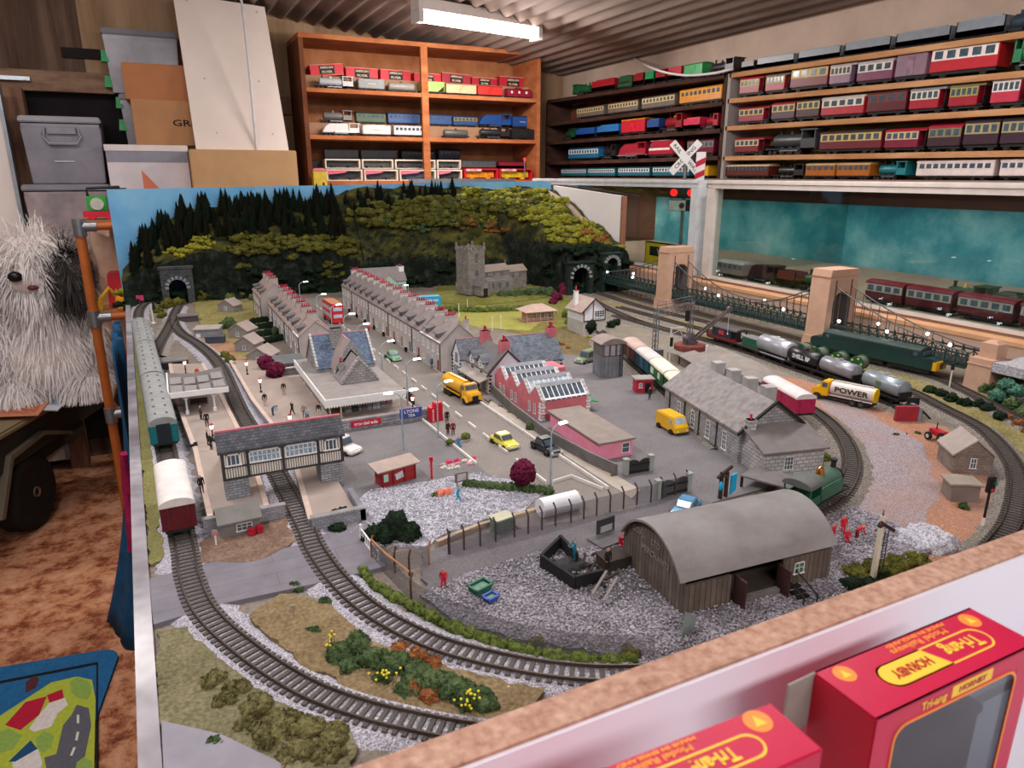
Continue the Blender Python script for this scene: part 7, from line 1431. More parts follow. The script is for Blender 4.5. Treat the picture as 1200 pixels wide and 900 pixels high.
yy,zz=AX(821,190,1.55);t=thing('striped_post','red and white diagonally striped toy barrier board beside the crossing sign','barrier board',(1.55,yy,case_z),R(38));zt,zb_=AX(821,178,1.55)[1]-case_z,AX(818,232,1.55)[1]-case_z
bd_=ob('board',MB().bx(0,.004,-.0145,.0145,.0,zt),mat('#e4dede',.5,.04,60),t);b=MB()
for k in range(6):
 z=zt-.016-.036*k;b.prism([(-.0145,z),(.0145,z-.014),(.0145,z-.031),(-.0145,z-.017)],'x',-.0012,.0)
ob('red_stripes',b,mat('#b51a34',.5,.06,60),bd_);ob('foot',MB().bx(-.02,.03,-.03,.03,0,.008),blk,t)
ya,za=AX(757,290,1.50);yb,zb2=AX(820,313,1.50);t=thing('warning_sign','yellow and black warning sign standing inside the far glass case','sign',(1.50,(ya+yb)/2,case_z));w=abs(ya-yb);hh=AX(790,288,1.5)[1]-case_z
ob('sign_board',MB().bx(0,.004,-w/2,w/2,0,hh),mat('#d9b818',.5,.05,60),t);ob('black_border',MB().bx(-.0006,.0046,-w/2-.003,-w/2,0,hh).bx(-.0006,.0046,w/2,w/2+.003,0,hh).bx(-.0006,.0046,-w/2-.003,w/2+.003,hh,hh+.004),blk,t)
p_=ob('black_panel',MB().bx(-.001,0,-w*.42,w*.42,hh*.42,hh*.85),blk,t);text('lettering','WARNING',hh*.4,p_,(-.0014,0,hh*.62),(PI/2,0,-PI/2),mat('#e0bc1c',.5),sx=1.1,bold=.0004)
def flakes(b,c,r,n,rnd,s=.0026):
 for _ in range(n):
  v=Vector((rnd.gauss(0,1),rnd.gauss(0,1),rnd.gauss(0,1))).normalized();p=Vector(c)+Vector((v.x*r[0],v.y*r[1],v.z*r[2]))*rnd.uniform(.9,1.15)
  a=Vector((rnd.gauss(0,1),rnd.gauss(0,1),rnd.gauss(0,1))).normalized()*s*rnd.uniform(.6,1.3);q=a.orthogonal()*rnd.uniform(.4,.8)
  b.add([p-a,p+q,p+a,p-q],[(0,1,2,3)])
def foliage(b,blobs,seed,fl=60,s=.0026,sub=3,amp=.3):
 rnd=random.Random(seed)
 for(c,r)in blobs:
  r=r if isinstance(r,tuple)else(r,r,r*.85);b.ball(c,r,sub,amp,2.6,rnd.random()*60);flakes(b,c,r,fl,rnd,s)
 return b
def bush(label,spots,kind,seed=0,name='bush',cat='bush',grp=None,fl=70,s=.0024,z=L,amp=.3):
 """spots: (px, py, r, height factor) on the ground of the layout"""
 P=[(G(a,b_,z),r,hh)for a,b_,r,hh in spots];c=sum((p for p,r,h in P),Vector())/len(P);t=thing(name,label,cat,c,0,grp)
 rq=random.Random(seed*7+1);bl=[]
 for p,r,hh in P:
  bl.append(((p.x-c.x,p.y-c.y,r*hh*.4),(r*.8,r*.8,r*hh*.8)))
  for k in range(7):
   a=rq.uniform(0,6.28);e=rq.uniform(.1,.9);q=r*rq.uniform(.28,.48);bl.append(((p.x-c.x+r*.8*math.cos(a)*(1-e*.5),p.y-c.y+r*.8*math.sin(a)*(1-e*.5),r*hh*e),(q,q,q*.9)))
 ob('foliage',foliage(MB(),bl,seed,int(fl*.55),s*.62,2,amp=.4),fo[kind],t,sharp=3)
 ob('stem',MB().cyl((0,0,-.003),(0,0,max(.002,spots[0][2]*spots[0][3]*.5)),.0014,n=6),mat('#4a3a2c',.9),t);return t
def tree(label,px,r,h,kind,trunk,seed,cat='tree',z=L,n=7,fl=110):
 p=G(*px,z);t=thing('tree',label,cat,p);rnd=random.Random(seed);bl=[((0,0,trunk+h*.5),(r*.8,r*.8,h*.48))]
 for k in range(n):a=2*PI*k/n;bl.append(((r*.45*math.cos(a),r*.45*math.sin(a),trunk+h*rnd.uniform(.3,.7)),(r*.55,r*.55,h*.3)))
 ob('crown',foliage(MB(),bl,seed,fl,.0022),fo[kind],t,sharp=3);ob('trunk',MB().cyl((0,0,0),(0,0,trunk+h*.3),.0018,.001,n=7),mat('#3c2c28',.9),t);return t
tree('dark maroon tree beside the clipped hedge and lamp post',(613,578),.0145,.030,'maroon',.012,1);tree('maroon tree on the right platform, nearer the station building',(324,448),.0165,.031,'maroon',.006,2);tree('maroon tree on the right platform, farther from the station building',(313,438),.0155,.032,'maroon',.006,3)
tree('small round olive tree in front of the church',(575,348),.021,.033,'mid',.016,4);bush('maroon shrub at the foot of the hill by the tunnel mouth',[(652,352,.018,1.2),(660,345,.02,1.6),(648,356,.014,1)],'maroon',5)
bush('long dense green hedge behind the cricket lawn',[(x,352-(x-590)*.1,.022,1.1)for x in range(590,646,9)],'green',6,'hedge','hedge');bush('low dark shrubbery along the near side of the cricket lawn',[(x,366-abs(x-560)*.04,.014,.9)for x in range(515,615,8)],'mid',7,'hedge','hedge')
bush('olive bush between the church and the hill',[(630,336,.02,1.3),(640,330,.022,1.3),(622,340,.016,1)],'mid',8);bush('grey-green bush beside the signal box',[(664,372,.015,1.2),(672,368,.014,1.3),(667,380,.012,1)],'mid',9)
bush('dark green bush behind the signal box by the tracks',[(716,384,.012,1.2),(722,381,.012,1.1)],'dark',10);bush('olive-yellow bush beside the left tunnel track',[(184,366,.016,1),(196,361,.02,1.1),(210,357,.018,1),(190,372,.014,.8),(222,352,.02,1.1),(236,352,.022,1.2)],'olive',11)
bush('dark green bush beside the flat-roofed store',[(263,386,.014,1.3),(270,381,.014,1.4),(276,385,.012,1.2)],'green',12);bush('small light green bush by the hedged gardens',[(296,398,.010,1.2),(322,392,.011,1.5)],'green',13);bush('mixed green and rust bushes at the far end of the back gardens',[(270,352,.016,1.2),(284,348,.018,1.2),(296,352,.014,1)],'mid',14)
for k,(a,b_)in enumerate([((296,380),(312,377)),((300,387),(318,384)),((304,395),(324,391)),((310,403),(330,399))]):
 A,B=V2(G(*a)),V2(G(*b_));d=B-A;t=thing('garden_hedge','clipped dark green hedge between the back gardens of the left terrace','hedge',(A.x,A.y,L),math.atan2(d.y,d.x),'hedges between the back gardens');m=MB()
 for j in range(7):m.ball((d.length*j/6,0,.007),(.008,.006,.009),2,.2,3,k*9+j)
 ob('foliage',m,fo['dark'],t,sharp=3)
bush('light green shrub at the far end of the right platform wall',[(264,420,.010,1.2),(270,426,.012,1.2),(276,432,.010,1)],'olive',16)
bush('clump of dark green conifers and leaves inside the mesh fence corner',[(440,634,.013,1.2),(452,636,.014,1.1),(465,630,.016,1.6),(480,634,.014,1.2),(458,626,.013,1.3)],'dark',17,fl=160);bush('dark leafy bush with white flowers at the platform end',[(388,618,.010,1),(400,612,.012,1.2),(396,624,.009,1)],'dark',18)
t=thing('clipped_hedge','long clipped green hedge along the edge of the white gravel','hedge',(*V2(G(548,572)),L));m=MB();A,B=V2(G(548,570)),V2(G(642,578));d=B-A
for j in range(16):q=d*j/15;m.ball((q.x,q.y,.0045),(.0065,.006,.007),2,.2,3,j);flakes(m,(q.x,q.y,.0045),(.0065,.006,.007),40,random.Random(j),.0016)
ob('foliage',m,fo['green'],t,sharp=3)
bush('dark creeper on the end of the pink factory by the pub',[(584,462,.008,1.7),(580,459,.007,1.5)],'dark',20);bush('green shrub growing on the pink factory wall',[(616,478,.006,1.6)],'dark',21);bush('bright green shrub by the road wall bend',[(621,505,.007,1.6)],'green',22)
bush('green weeds along the pavement below the road wall',[(x,487+(x-600)*.62,.0045,.8)for x in range(575,722,11)],'olive',23,fl=30,s=.0016)
bush('dense green scrub with yellow flowers between the two near tracks',[(398,770,.013,.65),(420,762,.014,.65),(440,778,.014,.65),(410,785,.011,.6),(462,784,.013,.65),(485,795,.013,.65),(505,805,.013,.65),(450,795,.011,.5),(530,812,.014,.65),(548,822,.014,.65),(480,812,.011,.5),(565,828,.013,.65)],'green',30,'scrub','scrub',None,170,.0022,amp=.4)
bush('rusty brown dry scrub beside the green scrub',[(470,765,.009,.6),(490,773,.010,.6),(508,783,.009,.6),(488,812,.009,.6),(505,820,.010,.6)],'russet',31,'scrub','scrub',None,120,.002,amp=.4)
bush('olive scrub on the grass bank in the bottom left corner',[(250,800,.012,.45),(275,815,.012,.45),(300,835,.013,.5),(330,850,.014,.5),(360,862,.014,.5),(390,870,.013,.5),(320,868,.013,.45),(350,885,.013,.45),(290,855,.010,.4),(385,890,.012,.45),(265,826,.010,.4)],'scrub',32,'scrub','scrub',None,170,.0022,amp=.4)
for k,(a,b_,lab)in enumerate([(366,742,'single green tuft on the bare brown embankment'),(253,872,'dark green tuft at the edge of the grey apron'),(345,690,'small green weed on the level crossing road edge'),(381,708,'green tuft beside the inner track')]):bush(lab,[(a,b_,.006,.7),(a+6,b_+1,.005,.7)],'green',40+k,'weed_tuft','weed',None,90,.002)
rnd=random.Random(5)
def flower(label,px,n,h,seed):
 p=G(*px);t=thing('yellow_flowers',label,'flowers',p);rnd=random.Random(seed);b=MB();s=MB()
 for _ in range(n):x,y,z=rnd.gauss(0,.004),rnd.gauss(0,.004),h+rnd.gauss(0,.003);b.ball((x,y,z),.0011,1);s.cyl((x*.4,y*.4,0),(x,y,z),.0003,n=4)
 ob('petals',b,mat('#e8d83a',.6,.06,60),t);ob('stems',s,fo['green'],t)
flower('yellow flowers at the left side of the green scrub',(388,768),9,.014,1);flower('yellow flowers in the middle of the green scrub',(455,806),14,.015,2);flower('yellow flowers at the right end of the green scrub',(550,836),18,.016,3)
o=ob('signal_stub',MB().cyl((0,0,0),(0,0,.010),.0006,n=5).box(0,0,.009,.004,.001,.006),mat('#9b9282',.7),loc=G(345,727));tag(o,'tiny faded trackside marker on the bare brown embankment','marker')
o=ob('cream_post',MB().cyl((0,0,0),(0,0,.019),.0009,n=6),mat('#c8b890',.7),loc=G(596,830));tag(o,'thin cream post in the grass between the near tracks','post')
t=thing('ivy_hedge','low dark ivy hedge following the mesh fence along the inner track','hedge',(0,0,L));m=MB();S=spline([G(*p)for p in[(425,672),(440,690),(470,706),(520,733),(580,757),(640,772),(700,778),(750,778)]],.0075);rnd=random.Random(9)
for k,(p,d)in enumerate(S):r=rnd.uniform(.004,.0065);m.ball((p.x,p.y,.003),(r,r,r*.9),2,.4,3,k);flakes(m,(p.x,p.y,.003),(r,r,r),26,rnd,.0016)
ob('foliage',m,fo['mid'],t,sharp=3)
bush('mossy clump on the stones at the end of the ivy hedge',[(738,770,.009,.7),(628,755,.006,.8)],'olive',50,fl=80)
bush('mossy dark mound around the semaphore signal',[(1005,676,.016,.4),(1030,672,.018,.45),(1050,668,.016,.4),(1075,660,.013,.35)],'olive',51,'moss_mound','mound',None,160,.002);bush('dark mossy hump in front of the semaphore signal',[(1000,690,.013,.7),(1020,690,.012,.6),(1040,684,.012,.6)],'dark',52,'moss_mound','mound',None,120,.002)
bush('green weeds at the foot of the flat brown annex',[(1130,596,.006,.8)],'green',53);bush('green bush with rocks between the curved track and the goods shed',[(958,545,.007,.8),(965,538,.008,.9),(950,535,.007,.8)],'mid',54)
bush('pale weed patch on the pinkish gravel',[(1075,508,.004,.5),(1050,510,.004,.4)],'olive',55,'weed_tuft','weed');bush('dark bushes along the cutting below the bridge end pier',[(x,y,.012,.9)for x,y in[(1090,460),(1102,464),(1115,470),(1130,475),(1145,476),(1158,482),(1172,492)]],'dark',56);bush('leafy green bushes on the rocks at the right edge',[(x,y,.014,1.1)for x,y in[(1140,452),(1155,460),(1170,470),(1185,480),(1198,488)]],'green',57)
bush('rust and yellow bush at the right picture edge',[(1180,492,.010,.9),(1194,500,.011,.9),(1206,508,.010,.9)],'russet',58)
for lab,x,y,k in[('red flower bed in the vegetable plot behind the pub',652,402,'russet'),('yellow flowering row beside the tall tower cabin',690,396,'bright'),('green vegetable rows behind the pub',640,396,'green')]:bush(lab,[(x,y,.006,.8),(x+7,y+3,.006,.8),(x+14,y+7,.005,.8)],k,x,'plant_bed','plants')
def rocks():
 b=MB();nx,ny=46,60;vs=[];fs=[]
 for j in range(ny+1):
  y=.34+.375*j/ny;xe=lerp_t([(.3,1.07),(.45,1.115),(.56,1.185),(.66,1.25),(.71,1.30)],y)
  for i in range(nx+1):
   u=i/nx;x=xe+(1.408-xe)*u;top=.047*sst(u/.45);n=.016*noise.noise(Vector((x*26,y*26,3)))+.012*noise.noise(Vector((x*70,y*70,1)));vs.append((x,y,L-.002+top+n*sst(u*5)*(1-.7*sst((u-.6)/.2))))
 for j in range(ny):
  for i in range(nx):k=j*(nx+1)+i;fs.append((k,k+1,k+nx+2,k+nx+1))
 return b.add(vs,fs)
rk_=thing('rock_bank','grey and green rocky bank rising to the bridge approach at the right end','rock bank',(0,0,0));rk_['kind']='thing';ob('rock_face',rocks(),scatter([(.3,'#2f3430'),(.48,'#565a54'),(.62,'#7c7a74'),(.78,'#a19c96')],26,bump=1,sc2=190,dist=.005),rk_,sharp=2)
ob('approach_ballast',MB().bx(1.275,1.405,.34,.705,L+.04,L+.057),gravel('#8d898e','#b2aeb4','#d6d2d8',300),rk_)['kind']='stuff'
rnd=random.Random(21);ob('green_netting',foliage(MB(),[((rnd.uniform(1.22,1.32),rnd.uniform(.5,.7),L+rnd.uniform(.01,.04)),rnd.uniform(.008,.014))for _ in range(9)],3,60),scatter([(.3,'#26443a'),(.5,'#3f6a58'),(.7,'#6f9a84')],60,bump=.8,sc2=240),rk_,sharp=3)
gp=thing('gravel_pile','heap of pale grey gravel beside the semaphore signal','gravel pile',(*V2(G(1085,634)),L));b=MB();b.ball((0,0,-.003),(.034,.030,.015),4,.16,3,4,flat=-.001);ob('pile',b,whit,gp,sharp=3);rnd=random.Random(2);b=MB()
for _ in range(240):a,r=rnd.uniform(0,2*PI),abs(rnd.gauss(0,.022));b.ball((r*math.cos(a),r*math.sin(a),max(.0006,.012-r*.36)),rnd.uniform(.0008,.0016),1,.4,2,rnd.random()*9)
ob('loose_stones',b,whit,gp)['kind']='stuff'
def stones(name,label,n,region,m,r0,r1,seed):
 rnd=random.Random(seed);b=MB();k=0;P=[V2(G(*p))for p in region];x0,x1=min(p.x for p in P),max(p.x for p in P);y0,y1=min(p.y for p in P),max(p.y for p in P)
 def ins(x,y):
  c=False
  for a,d in zip(P,P[1:]+P[:1]):
   if(a.y>y)!=(d.y>y)and x<(d.x-a.x)*(y-a.y)/(d.y-a.y)+a.x:c=not c
  return c
 while k<n:
  x,y=rnd.uniform(x0,x1),rnd.uniform(y0,y1);k+=1
  if not ins(x,y):continue
  r=rnd.uniform(r0,r1);h=r*rnd.uniform(.5,.9);a=rnd.uniform(0,6.3);z=L+.004
  p=[(x+r*math.cos(a+q)*rnd.uniform(.7,1.1),y+r*math.sin(a+q)*rnd.uniform(.7,1.1),z)for q in(0,1.6,3.1,4.7)];t_=(x+rnd.gauss(0,r*.3),y+rnd.gauss(0,r*.3),z+h)
  b.add(p+[t_],[(0,1,4),(1,2,4),(2,3,4),(3,0,4)])
 o=ob(name,b,m,sharp=.1);tag(o,label,'gravel',None,'stuff');return o
stones('gravel','loose white stones on the gravel patch by the red kiosk',5200,[(400,606),(436,577),(500,567),(560,556),(640,578),(618,598),(520,628),(500,640),(440,640),(412,628)],whit,.0008,.0017,1)
stones('gravel','loose grey stones of the yard around the wooden shed',7500,[(490,700),(560,672),(632,650),(720,640),(850,600),(985,590),(1100,640),(1000,700),(900,745),(800,790),(700,770),(560,742)],gry,.0009,.002,2)
def conifer(seed):
 rnd=random.Random(seed);b=MB();n=11
 for k in range(9):
  f=k/9;r=.30*(1-f)**.9+.02;z=.08+.86*f;vs=[(0,0,z+.17)];m=14
  for i in range(m):a=2*PI*i/m+k;q=r*(1 if i%2 else .62)*rnd.uniform(.85,1.15);vs.append((q*math.cos(a),q*math.sin(a),z-.05*(i%2)+rnd.uniform(-.02,.02)))
  b.add(vs,[(0,1+i,1+(i+1)%m)for i in range(m)]+[tuple(range(m,0,-1))])
 return b
cfm=[scatter([(.3,'#101a12'),(.5,'#1b2a1c'),(.7,'#2e4029')],12,bump=.8,sc2=60,dist=.05),scatter([(.3,'#16160f'),(.5,'#232316'),(.7,'#38371f')],12,bump=.8,sc2=60,dist=.05)]
protos=[]
for k in range(4):
 t=thing('conifer','dark green model conifer standing on the wooded hill','conifer',(0,0,0),0,'conifers on the hill');ob('needles',conifer(k),cfm[k%2],t,sharp=.3);ob('trunk',MB().cyl((0,0,-.12),(0,0,.2),.03,n=6),mat('#3a2c24',.9),t);protos.append(t)
used=[False]*4;rnd=random.Random(14)
def plant(x,y,h):
 k=rnd.randrange(4);z=hillz(x,y)-.004;s=(h*rnd.uniform(.85,1.1),h*rnd.uniform(.85,1.1),h)
 if not used[k]:o=protos[k];o.location=(x,y,z);o.scale=s;used[k]=True
 else:dup(protos[k],(x,y,z),rnd.uniform(0,6),sc=s)
for k in range(185):
 x=rnd.uniform(-.085,.55);y0=2.36;t_=rnd.uniform(.3,.98);y=y0+.15*t_
 if x<-.0 and rnd.random()<.4:y=y0+.15*rnd.uniform(.1,.9)
 plant(x,y,rnd.uniform(.045,.075))
for k in range(11):plant(-.05+.058*k+rnd.uniform(-.012,.012),2.495,rnd.uniform(.062,.082))
for k in range(46):plant(rnd.uniform(.58,.98),rnd.uniform(2.455,2.5),rnd.uniform(.036,.06))
fp=[(527,652),(544,647),(563,643),(581,637.5),(603,632),(619,628),(635,623.5),(651,619),(669,614.7),(684,610.7),(699,606.5),(714.7,602.7),(730.4,598.6),(746,594),(762.5,590.5),(776,586.6),(791,582),(806,578)]
mf=thing('mesh_fence','grey mesh security fence with bent dark posts between coal yard and gravel','fence',(0,0,L));FP=[V2(G(*p))for p in fp];pmt=mat('#4a3a3a',.8,.2,60);netm=glassmat('#c8c6c8',.2,.25,.13)
dirv=(FP[-1]-FP[0]).normalized();nrm=Vector((-dirv.y,dirv.x))
for p in FP:ob('fence_post',MB().tube([(p.x,p.y,0),(p.x,p.y,.022),(p.x+nrm.x*.001,p.y+nrm.y*.001,.0245),(p.x+nrm.x*.0055-.0,p.y+nrm.y*.0055,.0285)],.00105,6),pmt,mf)
def net(P,h,par,bag=0):
 b=MB()
 for a,c in zip(P,P[1:]):b.add([(a.x,a.y,.0005),(c.x,c.y,.0005),(c.x,c.y,h),(a.x,a.y,h)],[(0,1,2,3)])
 return ob('mesh_panel',b,netm,par)
net([p+nrm*.0012 for p in FP],.0235,mf)
mf2=thing('mesh_fence','curved see-through mesh fence along the ivy hedge with rusty posts','fence',(0,0,L));C2=[V2(p)for p,d in spline([G(*q)for q in[(436,657),(450,672),(482,704),(520,726),(580,750),(640,765),(700,772),(770,772)]],.012)]
net(C2,.0225,mf2);net([V2(G(436,657)),V2(G(463,671)),V2(G(503,664))],.022,mf2)
for q,c in[((436,657),'#8a5a3c'),((463,671),'#4a2e26'),((480,675),'#4a2e26'),((503,664),'#9a6a48'),((482,704),'#5a3a30'),((526,652),'#3c3030')]:
 p=V2(G(*q));ob('fence_post',MB().tube([(p.x,p.y,0),(p.x,p.y,.021),(p.x+.003,p.y+.003,.0265)],.0011,6),mat(c,.8,.2,60),mf2)
ob('broken_rail',MB().tube([(V2(G(436,657)).x,V2(G(436,657)).y,.024),(V2(G(452,668)).x,V2(G(452,668)).y,.019),(V2(G(480,690)).x,V2(G(480,690)).y,.018)],.001,5),mat('#a87850',.8,.2,60),mf2)
dk=mat('#2c292b',.8,.2,60)
yardgate('dark timber gate closing the right end of the mesh fence',G(770,586),G(806,577),.023,mat('#3f3c3b',.8,.15,60))
A,B=G(424,635),G(444,662);t=thing('white_gate','white slatted crossing gate beside the dark bush','gate',(A.x,A.y,L),math.atan2((B-A).y,(B-A).x));ln=(B-A).length;b=MB().bx(0,ln,-.0006,.0006,.014,.0155).bx(0,ln,-.0006,.0006,.003,.0045)
for k in range(9):b.bx(ln*k/8-.0005,ln*k/8+.0005,-.0006,.0006,.001,.016)
ob('gate_frame',b,white,t);ob('gate_post',MB().box(-.001,0,0,.0025,.0025,.02),white,t)
A,B=V2(G(640,608)),V2(G(672,600));d=B-A;t=thing('white_tank','big white cylindrical tank lying behind the mesh fence','tank',((A.x+B.x)/2,(A.y+B.y)/2+.004,L),math.atan2(d.y,d.x));r=.0115
prof=[(r*math.cos(2*PI*k/12+PI/12),.0125+r*math.sin(2*PI*k/12+PI/12))for k in range(12)];ob('tank_shell',MB().prism(prof,'x',-.024,.024),mat('#dfe0e4',.35,.04,60),t);ob('cradle',MB().bx(-.016,-.013,-.009,.009,0,.004).bx(.013,.016,-.009,.009,0,.004),mat('#8d8a88',.7),t)
A,B=V2(G(583,630)),V2(G(604,622));t=thing('glasshouse','small greenish translucent shelter behind the mesh fence','shelter',(A.x,A.y,L),R(10));ob('frame',MB().bx(0,.022,0,.001,0,.018).bx(0,.001,0,.014,0,.018).bx(.021,.022,0,.014,0,.018),mat('#5d7a66',.4,.2,60),t);ob('roof',MB().bx(-.001,.023,-.001,.016,.018,.0195),mat('#b5b39a',.5,.1,60),t)
t=thing('low_kerb_wall','low tan wall edging the white gravel behind the mesh fence','wall',(0,0,L));A=[V2(G(*p))for p in((512,640),(560,620),(632,600))]
for a,c in zip(A,A[1:]):d=(c-a).normalized();n=Vector((-d.y,d.x))*.0025;ob('wall_panel',MB().prism([tuple(a+n),tuple(c+n),tuple(c-n),tuple(a-n)],'z',0,.006),mat('#a8947f',.8,.1,60),t)
p0,p1,p2,p3=[V2(G(*q))for q in((634,668),(674,694),(706,684),(656,644))]
t=thing('coal_bunker','black coal bunker walls in front of the wooden shed','bunker',(p0.x,p0.y,L));bk=mat('#1b1a1c',.8,.3,60)
def wallseg(b,a,c,h0,h1,th=.003):
 d=(c-a).normalized();n=Vector((-d.y,d.x))*th/2;q=[a+n,c+n,c-n,a-n];b.add([(v.x-p0.x,v.y-p0.y,0)for v in q]+[(q[0].x-p0.x,q[0].y-p0.y,h0),(q[1].x-p0.x,q[1].y-p0.y,h1),(q[2].x-p0.x,q[2].y-p0.y,h1),(q[3].x-p0.x,q[3].y-p0.y,h0)],[(3,2,1,0),(4,5,6,7),(0,1,5,4),(1,2,6,5),(2,3,7,6),(3,0,4,7)])
for a,c in((p0,p1),(p1,p2),(p0,p3),(p3,V2(G(676,664)))):b=MB();wallseg(b,a,c,.017,.0155);ob('bunker_wall',b,bk,t)
q=V2(G(664,668));ob('coal',MB().ball((q.x-p0.x,q.y-p0.y,.001),(.02,.016,.008),3,.3,4,2,flat=0),mat('#232123',.7,.4,250,bump=1),t,sharp=3)
jp=thing('scrap_heap','heap of dark scrap timbers and planks beside the coal bunker','scrap heap',(*V2(G(708,672)),L));rnd=random.Random(8);wdm=mat('#33291f',.85,.3,60);wl2=mat('#6b625c',.8,.2,60)
for k in range(16):
 a=rnd.uniform(0,PI);l_=rnd.uniform(.010,.022);x,y,z=rnd.gauss(0,.011),rnd.gauss(0,.010),rnd.uniform(.002,.013);e=rnd.uniform(-.35,.35)
 ob('scrap_piece',MB().at(x,y,z,a,0,e).box(0,0,0,l_,.0024,.0016),wl2 if k%5==0 else wdm,jp)
ob('dark_block',MB().box(.012,.004,0,.026,.020,.015).box(.012,.004,.015,.028,.022,.001),mat('#3a312c',.85,.2,60),jp)
for s,(a,c)in enumerate((((694,704),(713,690)),((707,712),(722,700)))):
 A,B=G(*a),G(*c);o=ob('leaning_plank',MB().at(0,0,0,math.atan2((B-A).y,(B-A).x),0,R(-32)).bx(0,.026,-.0012,.0012,0,.0012),mat('#8b827c',.8,.1,60),loc=(A.x,A.y,L+.0065));tag(o,['grey plank leaning on the coal bunker, nearer the mesh fence','grey plank leaning on the scrap heap, nearer the wooden shed'][s],'plank')
p=G(712,636);t=thing('weighbridge','grey weighbridge platform with an upright panel behind the red drums','weighbridge',(p.x,p.y,L),R(8));ob('platform',MB().bx(-.018,.018,-.012,.012,0,.005),mat('#5f5c5e',.7,.15,60),t);ob('panel',MB().bx(-.004,.02,.012,.014,0,.021),mat('#3a3b3d',.7,.15,60),t);ob('pale_board',MB().bx(.0,.016,.0112,.012,.006,.013),mat('#a5aba8',.6),t)
dr=mat('#b01d34',.45,.08,60)
def drum(label,px,grp,z=0):
 p=G(*px);t=thing('red_drum',label,'drum',(p.x,p.y,L+z),0,grp);ob('drum_body',MB().lathe([(0,0),(.0042,0),(.0042,.0035),(.0045,.0038),(.0042,.0041),(.0042,.0075),(.0045,.0078),(.0042,.0081),(.0042,.0115),(0,.0115)],14),dr,t);ob('drum_lid',MB().lathe([(0,.0116),(.0038,.0116),(.0038,.0122),(0,.0122)],14),mat('#8e1428',.4),t)
for k,(a,b_,lab)in enumerate([(729,641,'red drum standing closest to the weighbridge panel'),(734,647,'red drum second in the row by the shed wall'),(737,640,'red drum at the back of the group under the lettering'),(740,651,'red drum nearest the camera beside the shed wall'),(743,645,'red drum against the shed wall')]):drum(lab,(a,b_),'red drums by the wooden shed')
drum('red drum beside the crossing hut, nearer the hut',(296,631),'red drums by the crossing hut');drum('red drum beside the crossing hut, nearer the footbridge track',(305,628),'red drums by the crossing hut')
def skip(label,px,col,rz,w=.017,d=.010,h=.009):
 p=G(*px);t=thing('waste_skip',label,'skip',(p.x,p.y,L),rz);b=MB().add([(-w/2*.8,-d/2*.9,0),(w/2*.8,-d/2*.9,0),(w/2*.8,d/2*.9,0),(-w/2*.8,d/2*.9,0),(-w/2,-d/2,h),(w/2,-d/2,h),(w/2,d/2,h),(-w/2,d/2,h)],[(3,2,1,0),(0,1,5,4),(1,2,6,5),(2,3,7,6),(3,0,4,7)])
 m=mat(col,.5,.12,60);ob('skip_body',b,m,t);ob('rim',MB().bx(-w/2-.001,w/2+.001,-d/2-.001,-d/2+.001,h-.001,h+.0006).bx(-w/2-.001,w/2+.001,d/2-.001,d/2+.001,h-.001,h+.0006).bx(-w/2-.001,-w/2+.001,-d/2,d/2,h-.001,h+.0006).bx(w/2-.001,w/2+.001,-d/2,d/2,h-.001,h+.0006),m,t);ob('load',MB().box(0,0,h*.3,w*.86,d*.84,h*.5),mat('#6a8a78' if 'green' in label else '#8a90b8',.7,.3,90),t)
skip('green waste skip on the stony yard',(563,696),'#2f6a55',R(18),.019,.013,.010);skip('blue waste skip next to the green one',(575,707),'#3a55a8',R(18),.012,.009,.008)
t=thing('timber_loading_post','dark timber loading post with a bright cyan tarpaulin by the goods shed','loading post',(*V2(G(848,585)),L));b=MB().box(-.006,0,0,.0035,.0035,.036).box(.004,.002,0,.0035,.0035,.034).at(-.001,0,.034,0,0,R(-28)).box(0,0,0,.024,.003,.003);b.at(0,0,.028,R(60),0,R(20)).box(0,0,0,.02,.0025,.0025);ob('timber_frame',b,mat('#3a2c28',.85,.2,60),t);ob('tarpaulin',MB().add([(.006,-.004,.006),(.016,-.002,.010),(.017,-.001,.031),(.007,-.003,.030),(.006,-.002,.006),(.016,0,.010),(.017,.001,.031),(.007,-.001,.030)],[(0,1,2,3),(7,6,5,4),(0,4,5,1),(1,5,6,2),(2,6,7,3),(3,7,4,0)]).ball((-.009,-.003,.02),(.003,.002,.006),2),mat('#1fa8d8',.5,.08,60),t)
pp=[V2(G(*p))for p in((866,572),(885,560),(944,578),(936,592))];t=thing('grey_flat_roof','grey sloping sheet roof between the goods shed and the green engine','roof',(pp[0].x,pp[0].y,L));ob('roof_sheet',MB().prism([(p.x-pp[0].x,p.y-pp[0].y)for p in pp],'z',.0155,.0175),mat('#6f6a6a',.8,.12,50),t)
for p in pp:q=(pp[0]+(p-pp[0])*.96)if p!=pp[0]else p+(sum(pp,Vector((0,0)))/4-p)*.06;ob('post',MB().bx(q.x-pp[0].x-.0012,q.x-pp[0].x+.0012,q.y-pp[0].y-.0012,q.y-pp[0].y+.0012,0,.0156),blk,t)
for k,(px,py,lab)in enumerate([(520,582,'pink-orange rose bushes on the white gravel'),]):
 t=thing('rose_bush',lab,'bush',(*V2(G(px,py)),L));ob('blooms',foliage(MB(),[((-.004,0,.004),.0055),((.005,.001,.004),.0055)],3,90,.0018),mat('#e0806a',.8,.15,200),t,sharp=3);ob('leaves',foliage(MB(),[((-.010,.001,.003),.0045)],4,50,.0018),fo['mid'],t,sharp=3)
t=thing('phone_box','red telephone box at the corner of the forecourt','phone box',(*V2(G(513,494)),L),R(6));rdp=mat('#c8142c',.4,.05,60)
ob('box_body',MB().bx(-.0065,.0065,-.006,.006,0,.030),rdp,t,bevel=.0006);ob('domed_top',MB().box(0,0,.030,.013,.012,.0025,.8),rdp,t)
